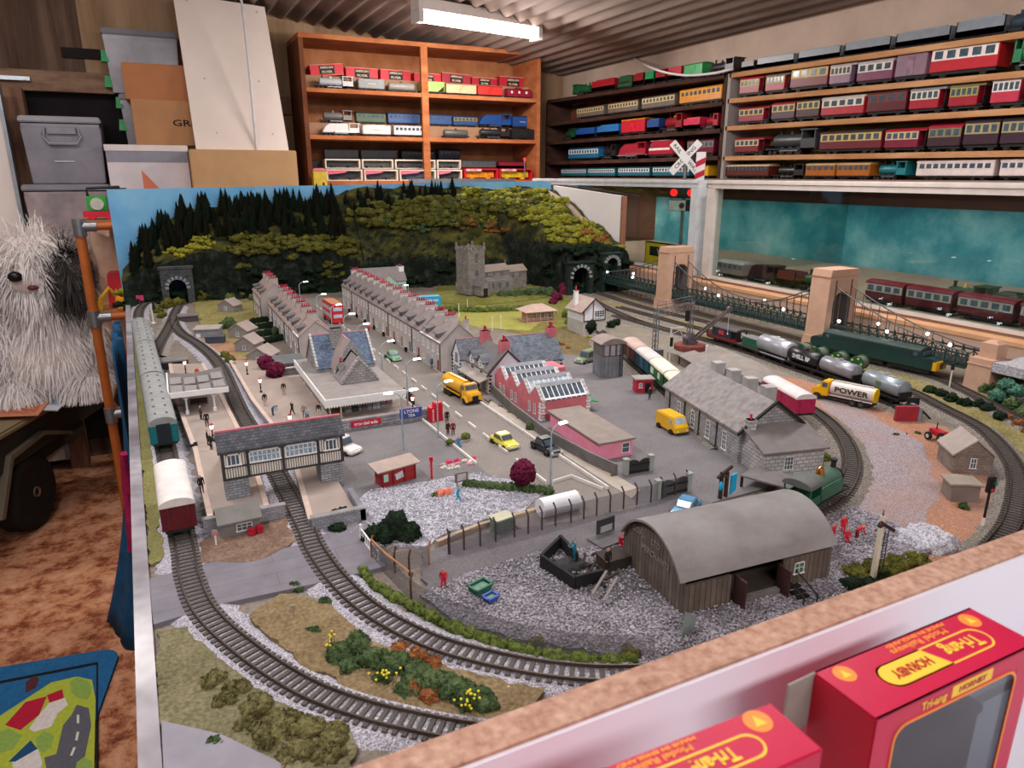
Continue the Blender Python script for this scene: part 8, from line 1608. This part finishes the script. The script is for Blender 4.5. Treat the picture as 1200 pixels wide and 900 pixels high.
w_=ob('side_panel',MB().bx(-.0142,-.0066,-.006,.006,0,.026),rdp,t)
for z in range(6):ob('pane_mark',MB().bx(-.0115,-.009,-.0064,-.006,.004+.0034*z,.0062+.0034*z),mat('#e6c8c8',.5),t)
t=thing('notice_board','wooden notice board on two legs at the hedge end','notice board',(*V2(G(541,573)),L),R(4));nbm=mat('#8d8272',.7,.1,60)
for x in(-.006,.006):ob('leg',MB().bx(x-.0008,x+.0008,-.0008,.0008,0,.012),nbm,t)
ob('board',MB().bx(-.0085,.0085,-.001,.001,.010,.022),mat('#6f675c',.7,.1,60),t);ob('notice',MB().bx(-.006,.006,-.0014,-.001,.012,.0205),mat('#b9b5b4',.6,.2,300),t)
o=ob('red_pillar',MB().box(0,0,0,.0022,.0022,.026).box(0,0,.026,.004,.003,.006),rdp,loc=G(506,563));tag(o,'thin red post with a small pale plate beside the red kiosk','post')
t=thing('planter','low stone planter with shrubs by the street','planter',(*V2(G(536,521)),L),R(14));ob('planter_wall',MB().bx(-.016,.02,-.005,.005,0,.006),mat('#a8a096',.8,.1,60),t);ob('soil',MB().bx(-.014,.018,-.0035,.0035,.006,.0065),mat('#5a4a38',.9),t);ob('shrub',foliage(MB(),[((.015,0,.009),.006),((-.013,0,.007),.005)],6,60,.0018),fo['mid'],t,sharp=3)
rnd=random.Random(31);spots=[(-.024,.003),(-.014,.007),(-.003,.008),(-.026,-.004),(-.015,-.003),(-.006,-.001),(.006,.003),(.013,-.001),(-.02,-.010),(.019,.006),(.008,-.006),(-.01,-.009)];cols=['#c8a8a8','#d83a6a','#d83a5c','#d8cfcb','#e6b8c0','#e08a9a','#e8c8c4','#e6dcd8','#d0d4c4','#d2405c','#e0a8b0','#c8dcc8'];mk=V2(G(541,545));names=['pinkish grey','deep pink','crimson pink','off-white','pale rose','salmon pink','blush','cream','pale sage','strong red','dusty pink','mint white']
for k,((x,y),c)in enumerate(zip(spots,cols)):
 t=thing('flower_stall',names[k]+' flower bed cushion among the paved flower beds near the street','flower bed',(mk.x+x*1.05,mk.y+y*1.3,L+.001));ob('bed_edge',MB().box(0,0,0,.0095,.0062,.0016),mat('#b9b2a8',.8),t);ob('blooms',foliage(MB(),[((0,0,.0025),(.0042,.0028,.0024))],k,40,.0012,2),mat(c,.8,.15,300),t,sharp=3)
o=ob('kerb_plank',MB().bx(-.016,.02,-.001,.001,0,.002),blk,loc=G(556,555),rz=R(12));tag(o,'dark kerb strip in front of the flower beds','kerb')
t=thing('round_sign','small round sign on a white post beside the crossing hut','sign',(*V2(G(254,643)),L));ob('post',MB().cyl((0,0,0),(0,0,.017),.0009,n=6),white,t);ob('sign_disc',MB().cyl((0,-.001,.0185),(0,.0,.0185),.0032,n=16),mat('#b88a90',.5),t);ob('foot',MB().box(0,0,0,.008,.005,.0016),mat('#77757a',.8),t)
for px,lab,c in(((180,357),'pink painted hoarding by the left tunnel track','#c83a72'),((152,358),'black hoarding with a small pale poster at the left edge','#2a282c')):
 px=(165,357)if 'pink' in lab else(155,357);t=thing('hoarding',lab,'hoarding',(*V2(G(*px)),L),R(-10));ob('board',MB().bx(-.010,.010,0,.0015,.004,.028),mat(c,.6,.35 if 'pink' in lab else .1,160),t);ob('post',MB().bx(-.008,-.007,0,.0015,0,.004).bx(.007,.008,0,.0015,0,.004),blk,t)
 if 'black' in lab:ob('poster',MB().bx(-.003,.004,-.0006,0,.011,.021),mat('#a89aa8',.6,.3,300),t)
t=thing('litter_pots','row of dark plant tubs along the terrace pavement','plant tubs',(0,0,L))if 0 else None
tubs=[(430,388),(437,393),(444,398),(450,401),(457,405),(464,410),(471,416),(478,421)]
for k,q in enumerate(tubs):
 p=G(*q);t=thing('plant_tub','small dark plant tub on the pavement in front of the street terrace','plant tub',(.447,p.y if 0 else 1.95-.085*k,L+.0036),0,'plant tubs along the terrace');ob('tub',MB().lathe([(0,0),(.003,0),(.0038,.006),(0,.006)],10),blk,t);ob('plant',MB().ball((0,0,.007),.0034,2,.3,3,k),fo['dark'],t,sharp=3)
lampm=mat('#9fb0b8',.4,.08,60,metal=.3);lit=glow('#fff4e4',9)
def street_lamp(label,x,y,h,arms,grp='street lamps'):
 t=thing('street_lamp',label,'street lamp',(x,y,L),0,grp);ob('post',MB().cyl((0,0,0),(0,0,h*.9),.0013,.001,n=8),lampm,t);ob('post_foot',MB().box(0,0,0,.007,.007,.002),mat('#b5ada6',.8),t)
 for s in arms:
  s=Vector((s[0],s[1]));a=ob('lamp_arm',MB().tube([(0,0,h*.88),(s.x*.15,s.y*.15,h*.95),(s.x*.5,s.y*.5,h*.99),(s.x*.8,s.y*.8,h)],.0008,6),lampm,t)
  d=s.normalized();ob('lamp_head',MB().at(s.x,s.y,h,math.atan2(d.y,d.x)).box(0,0,-.0012,.013,.0042,.0022,.8),lit,a)
street_lamp('street lamp nearest the camera beside the maroon tree',G(645,577).x,G(645,577).y,.086,[(.018,.004)]);street_lamp('double-headed street lamp on the forecourt',G(473,530).x,G(473,530).y,.088,[(-.017,.002),(.019,.004)])
for(px,py,lab)in[(350.5,336,'street lamp farthest up the street'),(370.5,348,'second street lamp from the far end of the street'),(387,355,'third street lamp from the far end, beside the red bus'),(402,366,'fourth street lamp from the far end of the street'),(418,376,'street lamp behind the station chimney'),(445.5,388,'street lamp opposite the green car'),(475,408,'tall street lamp between station and terrace'),(511,428,'street lamp by the phone box')]:
 y,z=AX(px,py,.328);street_lamp(lab,.328,y,.086,[(.019,.002)])
street_lamp('small lamp post near the cyan lorry behind the terrace',*V2(G(479,353)),.05,[(-.006,0)])
def platlamp(label,px):
 p=G(*px,L+.011);t=thing('platform_lamp',label,'lamp',(p.x,p.y,L+.0113),0,'platform lamps');ob('post',MB().cyl((0,0,0),(0,0,.018),.0009,n=6).box(0,0,0,.004,.004,.002).cyl((0,0,.007),(0,0,.010),.0014,n=6),blk,t);ob('lantern',MB().lathe([(.0016,.018),(.0030,.0235),(.0,.0235)],8),glow('#ffc8a8',6),t);ob('lantern_cap',MB().lathe([(.0034,.0235),(.001,.0262),(0,.0272)],8),mat('#9c2430',.5),t)
for lab,px in[('lit platform lamp beside the left platform canopy, near side',(250,517)),('lit platform lamp at the platform edge before the footbridge roof',(341,505)),('lit platform lamp by the maroon trees',(306,460)),('lit platform lamp at the far end of the right platform',(290,439)),('lit platform lamp at the far end of the left platform',(218,438)),('lit platform lamp at the ramp beside the station canopy',(484,482))]:platlamp(lab,px)
t=thing('black_ramp_fence','black boarded ramp fence beside the station canopy','fence',(*V2(G(478,474)),L));A,B=V2(G(470,462)),V2(G(497,484));d=B-A;ob('boards',MB().at(0,0,0,math.atan2(d.y,d.x)).bx(-.02,.03,0,.0016,.008,.024),blk,t)
def person_mesh(name,J):
 """one continuous body grown round a jointed skeleton; faces are sorted into skin, top, legs, hair, shoes"""
 V=[];E=[];Rr=[];T=[];idx={}
 def jn(k,p,r,tag_,par=None):
  idx[k]=len(V);V.append(p);Rr.append(r);T.append(tag_)
  if par:E.append((idx[par],idx[k]))
 jn('pel',J['pel'],.072,2);jn('wai',J['wai'],.066,1,'pel');jn('che',J['che'],.078,1,'wai');jn('nek',J['nek'],.032,0,'che');jn('hea',J['hea'],.056,0,'nek');jn('cro',J['cro'],.050,3,'hea');jn('nos',J['nos'],.014,0,'hea')
 for s in 'lr':
  jn('sh'+s,J['sh'+s],.044,1,'che');jn('el'+s,J['el'+s],.032,1,'sh'+s);jn('wr'+s,J['wr'+s],.024,1,'el'+s);jn('ha'+s,J['ha'+s],.022,0,'wr'+s)
  jn('hi'+s,J['hi'+s],.060,2,'pel');jn('kn'+s,J['kn'+s],.044,2,'hi'+s);jn('an'+s,J['an'+s],.030,2,'kn'+s);jn('to'+s,J['to'+s],.028,4,'an'+s)
 me=bpy.data.meshes.new(name);me.from_pydata([Vector(v)for v in V],E,[]);o=bpy.data.objects.new(name,me);COL.objects.link(o);sk=o.modifiers.new('s','SKIN')
 for i,v in enumerate(me.skin_vertices[0].data):v.radius=(Rr[i],Rr[i]);v.use_root=i==0
 o.modifiers.new('u','SUBSURF').levels=1;dg=bpy.context.evaluated_depsgraph_get();m2=bpy.data.meshes.new_from_object(o.evaluated_get(dg));bpy.data.objects.remove(o)
 for k in range(5):m2.materials.append(None)
 mids=[]
 for p in m2.polygons:
  c=p.center;i=min(range(len(V)),key=lambda k:(Vector(V[k])-c).length-Rr[k]*.6);p.material_index=T[i];p.use_smooth=True
 m2.transform(Matrix.Scale(.0235,4));m2.name=name;return m2
def pose(kind):
 J={'pel':(0,0,.52),'wai':(0,0,.62),'che':(0,0,.76),'nek':(0,0,.86),'hea':(0,-.01,.925),'cro':(0,.01,.985),'nos':(0,-.075,.93)}
 for s,q in(('l',-1),('r',1)):
  J.update({'sh'+s:(q*.115,0,.80),'el'+s:(q*.15,.01,.62),'wr'+s:(q*.145,-.04,.47),'ha'+s:(q*.14,-.055,.42),'hi'+s:(q*.058,0,.48),'kn'+s:(q*.062,-.01,.27),'an'+s:(q*.064,.01,.05),'to'+s:(q*.068,-.08,.025)})
 if kind=='walk':J.update({'knl':(-.06,-.09,.28),'anl':(-.06,-.12,.06),'tol':(-.06,-.2,.03),'knr':(.06,.03,.27),'anr':(.06,.15,.09),'tor':(.06,.09,.03),'ell':(-.15,.06,.63),'wrl':(-.14,.06,.49),'hal':(-.14,.04,.45),'elr':(.15,-.06,.63),'wrr':(.13,-.14,.52),'har':(.13,-.17,.49)})
 if kind=='sit':
  for k in J:J[k]=(J[k][0],J[k][1],J[k][2]-.23)
  for s,q in(('l',-1),('r',1)):J.update({'kn'+s:(q*.07,-.22,.27),'an'+s:(q*.07,-.23,.05),'to'+s:(q*.07,-.31,.025),'wr'+s:(q*.1,-.14,.33),'ha'+s:(q*.08,-.19,.32)})
 if kind=='bend':J.update({'wai':(0,-.05,.61),'che':(0,-.18,.67),'nek':(0,-.27,.70),'hea':(0,-.34,.70),'cro':(0,-.40,.73),'nos':(0,-.37,.64),'shl':(-.11,-.21,.68),'shr':(.11,-.21,.68),'ell':(-.13,-.24,.52),'elr':(.13,-.24,.52),'wrl':(-.1,-.3,.38),'wrr':(.1,-.3,.38),'hal':(-.09,-.31,.33),'har':(.09,-.31,.33)})
 if kind=='reach':J.update({'elr':(.16,-.11,.70),'wrr':(.12,-.24,.68),'har':(.11,-.29,.68),'ell':(-.16,-.09,.68),'wrl':(-.1,-.22,.64),'hal':(-.08,-.27,.63)})
 return J
PM={k:person_mesh('person',pose(k))for k in('stand','walk','sit','bend','reach')}
skin=mat('#c48e72',.7,.05,60);hairm=mat('#2c211c',.8,.1,60)
def person(label,px,kind,top,legs,rz=0,hat=None,z=L,grp='model people',sc=1):
 p=G(*px,z);o=bpy.data.objects.new('person',PM[kind]);COL.objects.link(o);o.location=(p.x,p.y,z+.0003);o.rotation_euler=(0,0,rz);o.scale=(sc,)*3;tag(o,label,'person',grp)
 for i,m in enumerate((skin,mat(top,.7,.1,90),mat(legs,.7,.1,90),mat(hat,.7)if hat else hairm,blk)):o.material_slots[i].link='OBJECT';o.material_slots[i].material=m
 return o
PZ=L+.0112;bkc='#1d1c20'
for a in[('person in a red top standing at the far left platform end',(203,452),'stand','#c82a28','#2a2a30',1,None,PZ),('person in dark clothes bending beside the far left platform lamp',(208,457),'bend',bkc,bkc,.5,None,PZ),('workman in an orange vest on the far left platform',(226,452),'stand','#e0542c','#23262e',2,None,PZ),('workman in a yellow jacket and blue trousers on the far left platform',(235,451),'stand','#e0a828','#2f5a94',0,'#d8d0c8',PZ),('person in a red cap behind the yellow-jacketed workman',(232,445),'stand','#c03a2c','#2a2a30',0,'#b02a30',PZ),('dark-clothed person beside the near left platform lamp',(244,522),'stand',bkc,bkc,1.5,None,PZ),('second dark-clothed person next to the footbridge corner',(248,527),'stand','#26242a',bkc,-1,None,PZ),('lone person in black on the left platform in front of the pier',(237,578),'stand','#201f22','#24232a',.4,None,PZ),('person in black with pale legs on the right platform',(311,476),'stand',bkc,'#b0a090',0,None,PZ),('person in a blue coat on the right platform',(320,487),'bend','#5a84a8','#3a4c5c',1,None,PZ),('person in dark coat by the maroon trees',(333,463),'stand','#2c2628','#b09a8c',0,None,PZ),('person in black walking towards the station building',(343,487),'walk','#1e1d22','#201f24',-1,None,PZ),('person in grey near the platform edge lamp',(357,490),'stand','#8d8480','#6a625e',0,None,PZ),('person in pale blue below the station canopy',(361,495),'stand','#9ab0bc','#5a6a74',0,None,PZ),('person in black and white under the canopy edge',(374,489),'stand','#26242a','#d0c8c0',0,None,PZ),('person in dark clothes in the shade of the station canopy',(383,480),'stand','#2a2424','#1e1c1e',0,None,PZ),('person in black standing beside the phone box',(524,497),'stand','#1e1d20','#242228',0,None,L),('person in dark clothes beside the one in dark red',(525,511),'stand','#2a2026','#4a1a28',.3,None,L),('person in dark red beside the planter',(531,511),'stand','#8a1a34','#4a1a2c',-.3,None,L),('person in blue sitting on the planter edge',(537,525),'sit','#4a86b8','#3a6a9a',0,None,L),('person in blue walking across the white gravel',(537,590),'walk','#2f9ac4','#3a9cc0',1.2,None,L),('workman in red walking in the coal yard',(520,692),'walk','#c8283c','#c02438',-.6,'#c8283c',L),('workman in teal standing in the coal bunker',(673,656),'reach','#1f8098','#1f7488',-1.8,None,L+.006),('dark figure standing on the scrap heap',(712,668),'stand','#231d1c','#1d1a1a',0,None,L+.016),('person in black beside the pink factory end',(639,484),'stand','#1e1d20','#201f24',.5,None,L),('person in dark grey beside the red yard hut',(761,469),'stand','#34343a','#4a4a4e',0,None,L),('person in red on the far terrace pavement',(432,392),'stand','#b0283a','#7a2030',0,None,L+.0037),('person in blue on the near terrace pavement',(506,432),'stand','#3a6a9a','#2a3a5a',0,None,L+.0037),('workman in red standing near the green engine, left of the gang',(975,636),'stand','#d02838','#c82434',.4,'#c8283c',L),('workman in red standing taller behind the gang',(987,627),'stand','#d02838','#c82434',-.4,'#c8283c',L),('workman in red bending over at the right of the gang',(1003,634),'bend','#c8283c','#7a1a26',1.2,'#c02a36',L),('workman in red crouching low in the middle of the gang',(991,637),'sit','#c8283c','#a82030',-.6,'#b02434',L),('person in white by the church porch',(552,345),'stand','#e0dcd8','#d8d4d0',0,None,L),('person in dark clothes under the left platform canopy',(243,500),'stand','#232026','#1c1b1e',0,None,PZ),('person in grey under the left platform canopy beside the bench',(236,492),'stand','#4a4648','#2a282c',1,None,PZ)]:
 person(*a)
for lab,q in(('dark luggage pile lying on the left platform',(227,523)),('dark suitcase under the canopy post of the left platform',(205,490))):
 p=G(*q,PZ);t=thing('luggage',lab,'luggage',(p.x,p.y,PZ+.0002),R(20));ob('case',MB().box(0,0,0,.010,.004,.003).box(.003,.001,.003,.005,.003,.0018),blk,t,bevel=.0004);ob('handle',MB().tube([(-.002,-.0024,.001),(-.001,-.003,.002),(.001,-.003,.002),(.002,-.0024,.001)],.0003),blk,t)
for k,q in enumerate([(538,372),(548,366),(577,388),(587,386)]):
 o=ob('white_pole',MB().cyl((0,0,0),(0,0,.038),.0008,n=6),white,loc=G(*q));tag(o,['white pole at the left of the cricket lawn, nearer one of its pair','white pole at the left of the cricket lawn, farther one of its pair','white pole at the near edge of the cricket lawn, left one of its pair','white pole at the near edge of the cricket lawn, right one of its pair'][k],'pole','white poles on the cricket lawn')
chip=scatter([(.3,'#8f6a54'),(.45,'#a98370'),(.58,'#b99480'),(.75,'#c9a994')],60,bump=.3,sc2=240,dist=.001)
fpn=thing('chipboard_panel','white faced chipboard panel with a raw top edge across the near side','panel',(.45,.179,0))
ob('chipboard_core',MB().bx(-.62,.75,0.0015,.016,0,1.13),chip,fpn)
ob('white_face',MB().bx(-.62,.75,-.0002,.0015,0,1.1285),mat('#e8e5ee',.45,.03,4),fpn)
lg=thing('front_shelf','pale narrow shelf behind the red boxes on the near side of the chipboard panel','shelf',(.36,.10,1.06));ob('shelf_board',MB().bx(-.53,.5,-.1,.066,-.018,0),mat('#d4d0d8',.5,.05,10),lg)
ob('leg',MB().bx(-.5,-.46,-.08,-.04,-1.06,-.018),mat('#8a7666',.7),lg);ob('leg',MB().bx(.42,.46,-.08,-.04,-1.06,-.018),mat('#8a7666',.7),lg)
ylw=mat('#f0c23c',.45,.04,60);redm=mat('#bd003c',.42,.05,30,spec=.5);redd=mat('#a80f24',.4,.08,30);org=mat('#ee8a3a',.45,.05,60)
def lozenge(x0,x1,y0,y1,n=10):
 r=(y1-y0)/2;p=[]
 for k in range(n+1):a=-PI/2+PI*k/n;p.append((x1-r+r*math.cos(a),(y0+y1)/2+r*math.sin(a)))
 for k in range(n+1):a=PI/2+PI*k/n;p.append((x0+r+r*math.cos(a),(y0+y1)/2+r*math.sin(a)))
 return p
def ringpoly(b,p,w,z0,z1):
 n=len(p);c=(sum(q[0]for q in p)/n,sum(q[1]for q in p)/n);W=max(q[0]for q in p)-min(q[0]for q in p);H=max(q[1]for q in p)-min(q[1]for q in p)
 q=[(c[0]+(a-c[0])*(1-2*w/W),c[1]+(d-c[1])*(1-2*w/H))for a,d in p]
 for i in range(n):j=(i+1)%n;b.add([(p[i][0],p[i][1],z0),(p[j][0],p[j][1],z0),(q[j][0],q[j][1],z0),(q[i][0],q[i][1],z0),(p[i][0],p[i][1],z1),(p[j][0],p[j][1],z1),(q[j][0],q[j][1],z1),(q[i][0],q[i][1],z1)],[(3,2,1,0),(4,5,6,7),(0,1,5,4),(1,2,6,5),(2,3,7,6),(3,0,4,7)])
 return b
def wagonbox(label,x0,y0,ln,w,z0,h,rz,flap=False,window_=True):
 """lying red box, local x along its length, y away from the camera"""
 t=thing('wagon_box',label,'box',(x0,y0,z0),rz,'red wagon boxes in front');e=.0008
 if window_:
  wx0,wx1,wz0,wz1=.010,ln-.010,.006,h-.0075;b=MB()
  b.bx(0,ln,.001,w,h-.0008,h).bx(0,ln,w-.0008,w,0,h).bx(0,ln,0,w,0,.0008).bx(0,wx0,0,e,0,h).bx(wx1,ln,0,e,0,h).bx(wx0,wx1,0,e,0,wz0).bx(wx0,wx1,0,e,wz1,h).bx(0,ln,0,.001,h-.0008,h);ob('carton',b,redm,t)
  rr=.006;p=[]
  for cx,cz,a0 in((wx1-rr,wz1-rr,0),(wx0+rr,wz1-rr,90),(wx0+rr,wz0+rr,180),(wx1-rr,wz0+rr,270)):
   for k in range(6):a=R(a0+18*k);p.append((cx+rr*math.cos(a),cz+rr*math.sin(a)))
  rg_=ringpoly(MB(),p,.0009,.0,.0004);o=ob('window_border',rg_,org,t);o.data.transform(Matrix.Rotation(PI/2,4,'X'));
  for cx,cz,sx,sz in((wx0,wz0,1,1),(wx1,wz0,-1,1),(wx0,wz1,1,-1),(wx1,wz1,-1,-1)):
   q=[(cx,cz)]+[(cx+sx*rr*(1-math.cos(R(90*k/6))),cz+sz*rr*(1-math.sin(R(90*k/6))))for k in range(7)]
   ob('window_corner',MB().prism(q,'y',.0001,e),redm,t)
  ob('window_film',MB().bx(wx0-.002,wx1+.002,.001,.0013,wz0-.002,wz1+.002),glassmat('#aab4ba',.8,.1,.05),t)
  iw=ob('boxed_wagon',MB().bx(.014,ln-.014,w*.3,w*.8,.008,h*.62).bx(.014,ln-.014,w*.25,w*.85,h*.62,h*.66).bx(.02,.03,w*.3,w*.7,.002,.009).bx(ln-.03,ln-.02,w*.3,w*.7,.002,.009),mat('#4a2c32',.6,.3,60),t);ob('inner_tray',MB().bx(.001,ln-.001,w*.93,w*.96,.001,h-.001),mat('#98a2aa',.6),t)
 else:ob('carton',MB().bx(0,ln,0,w,0,h),redm,t,bevel=.0004)
 ob('end_flap',MB().bx(-.0006,0,.0006,w-.0006,.001,h-.001),redd,t);ob('end_mark',MB().cyl((-.0009,w*.5,h*.5),(-.0006,w*.5,h*.5),.0022,n=5),org,t)
 if flap:ob('open_flap',MB().add([(0,w,h),(-.011,w+.002,h-.003),(-.011,w+.002,h-.026),(0,w,h-.022),(0,w-.0008,h),(-.011,w+.001,h-.003),(-.011,w+.001,h-.026),(0,w-.0008,h-.022)],[(0,1,2,3),(7,6,5,4),(0,4,5,1),(1,5,6,2),(2,6,7,3),(3,7,4,0)]),mat('#8a8078',.7,.1,60),t)
 z=h+.00015;lx0,lx1,ly0,ly1=ln*.2,ln*.87,w*.24,w*.68
 lz=lozenge(lx0,lx1,ly0,ly1);mid=(lx0+lx1)/2+.001
 lo_=ob('lozenge_outline',ringpoly(MB(),lz,.0007,h,z),ylw,t)
 half=[p for p in lz if p[0]<=mid];half=[(mid,ly0)]+sorted([p for p in lz if p[0]<mid],key=lambda p:math.atan2(p[1]-(ly0+ly1)/2,-(p[0]-mid)))+[(mid-.0045,ly1)]
 ob('lozenge_half',MB().prism([(mid+.001,ly0)]+[(lx0+(ly1-ly0)/2+(ly1-ly0)/2*math.cos(a),(ly0+ly1)/2+(ly1-ly0)/2*math.sin(a))for a in[-PI/2-PI*k/10 for k in range(11)]]+[(mid-.004,ly1)],'z',h,z),ylw,lo_)
 text('lettering','HORNBY',(ly1-ly0)*.5,lo_,((lx0+mid)/2+.0005,(ly0+ly1)/2,z+.0001),(0,0,PI),redd,sx=.85,ex=.00005,bold=.0002)
 text('lettering','Tri-ang',(ly1-ly0)*.74,lo_,((lx1+mid)/2-.0005,(ly0+ly1)/2,z),(0,0,PI),ylw,sx=.8,ex=.00005,bold=.0002)
 text('lettering','Model Railways',w*.15,t,(ln*.56,w*.79,z),(0,0,PI),org,sx=1.3,ex=.00005,bold=.0001);text('lettering','MADE IN ENGLAND',w*.085,t,(ln*.58,w*.91,z),(0,0,PI),org,sx=1.7,ex=.00005,bold=.0001)
 for x in(.009,ln-.009):d_=ob('round_emblem',MB().cyl((x,w*.78,h),(x,w*.78,z),.0042,n=20),org,t);ob('emblem_mark',MB().prism([(x-.002,w*.78-.0018),(x+.002,w*.78-.0018),(x,w*.78+.0022)],'z',z,z+.0001),ylw,d_)
 if window_:
  text('lettering','Tri-ang',.0048,t,(ln*.33,-.0002,h-.0042),(PI/2,0,0),ylw,ex=.00005,bold=.0001);hp=ob('maker_panel',MB().bx(ln*.44,ln*.70,-.0002,0,h-.0066,h-.0016),ylw,t);text('lettering','HORNBY',.0035,hp,(ln*.57,-.0003,h-.0042),(PI/2,0,0),redd,sx=1.1,ex=.00005,bold=.0001)
HB=1.145
P_=lambda px,py,z:G(px,py,z)
c0=P_(1020,847,HB);c1=P_(954,787,HB);c2=P_(1136,712,HB);ax_=(c2-c1);rz_=math.atan2(ax_.y,ax_.x);wd_=abs((c1-c0).dot(Vector((-math.sin(rz_),math.cos(rz_),0))))
wagonbox('larger red wagon box with window and yellow lettering on the right',c1.x+math.sin(rz_)*wd_,c1.y-math.cos(rz_)*wd_,ax_.length*1.0,wd_,1.0605,HB-1.0605,rz_,True)
HB2=1.17;d0=P_(903,823,HB2);d1=P_(976,873,HB2);d2=P_(704,900,HB2);ax2=d0-d2;r2=math.atan2(ax2.y,ax2.x);w2=abs((d0-d1).dot(Vector((-math.sin(r2),math.cos(r2),0))));l2=.10
wagonbox('red wagon box lying at the lower left, cut by the picture edge',d0.x-l2*math.cos(r2)+math.sin(r2)*w2,d0.y-l2*math.sin(r2)-math.cos(r2)*w2,l2,w2,1.0605,HB2-1.0605,r2,False,False)
_dg=bpy.context.evaluated_depsgraph_get()
for o in[o for o in bpy.data.objects if o.type=='FONT']:
 me=bpy.data.meshes.new_from_object(o.evaluated_get(_dg));n=o.name;m=o.data.materials[0];q=bpy.data.objects.new('x',me);COL.objects.link(q);q.parent=o.parent;q.location=o.location;q.rotation_euler=o.rotation_euler;q.scale=o.scale
 if not me.materials:me.materials.append(m)
 bpy.data.objects.remove(o);q.name=n;me.name=n
cd=bpy.data.cameras.new('camera');cam=bpy.data.objects.new('camera',cd);COL.objects.link(cam)
cam.location=(0,0,CZ);cd.sensor_width=36;cd.lens=F*36/1200;cd.clip_start=.02
cam.rotation_euler=(PI/2-_p,0,-_t)
cd.dof.use_dof=True;cd.dof.focus_distance=1.25;cd.dof.aperture_fstop=24
bpy.context.scene.camera=cam
def area(name,loc,rot,sx,sy,pw,col):
 l=bpy.data.lights.new(name,'AREA');l.shape='RECTANGLE';l.size=sx;l.size_y=sy;l.energy=pw;l.color=col
 o=bpy.data.objects.new(name,l);COL.objects.link(o);o.location=loc;o.rotation_euler=rot;return o
def tube(loc,ln,pw,col):
 for s in(-1,1):area('tube_and_fill_light',loc,(s*R(42),0,0),ln,.07,pw/2,col)  # tilted pair, used for the real tubes and for added fill
tube((1.28,2.90,1.845),.56,17,(1,.93,.88))
tube((1.05,1.15,1.94),1.2,21,(1,.96,.95))
for s in(-1,1):area('tube_and_fill_light',(-.3,.8,2.08),(s*R(42),0,R(90)),1.2,.07,9,(1,.96,.96))  # unseen fill lamps added to brighten the left-facing walls
tube((-.55,2.35,2.13),1.2,20,(1,.94,.9))  # unseen fill lamps added to brighten the back left of the room
area('tube_and_fill_light',(.5,-.75,2.0),(R(28),0,0),1.3,.1,16,(1,.96,.97))  # unseen fill lamp added behind the camera to brighten faces turned to it
w=bpy.data.worlds.new('world');bpy.context.scene.world=w;w.use_nodes=True
w.node_tree.nodes['Background'].inputs[0].default_value=(.95,.9,.92,1);w.node_tree.nodes['Background'].inputs[1].default_value=.46
vs=bpy.context.scene.view_settings;vs.view_transform='Standard';vs.look='None';vs.exposure=0;vs.gamma=1;vs.use_curve_mapping=False
bpy.context.scene.display_settings.display_device='sRGB'
cy=bpy.context.scene.cycles
cy.max_bounces=8;cy.diffuse_bounces=3;cy.glossy_bounces=3;cy.transparent_max_bounces=12;cy.use_denoising=True
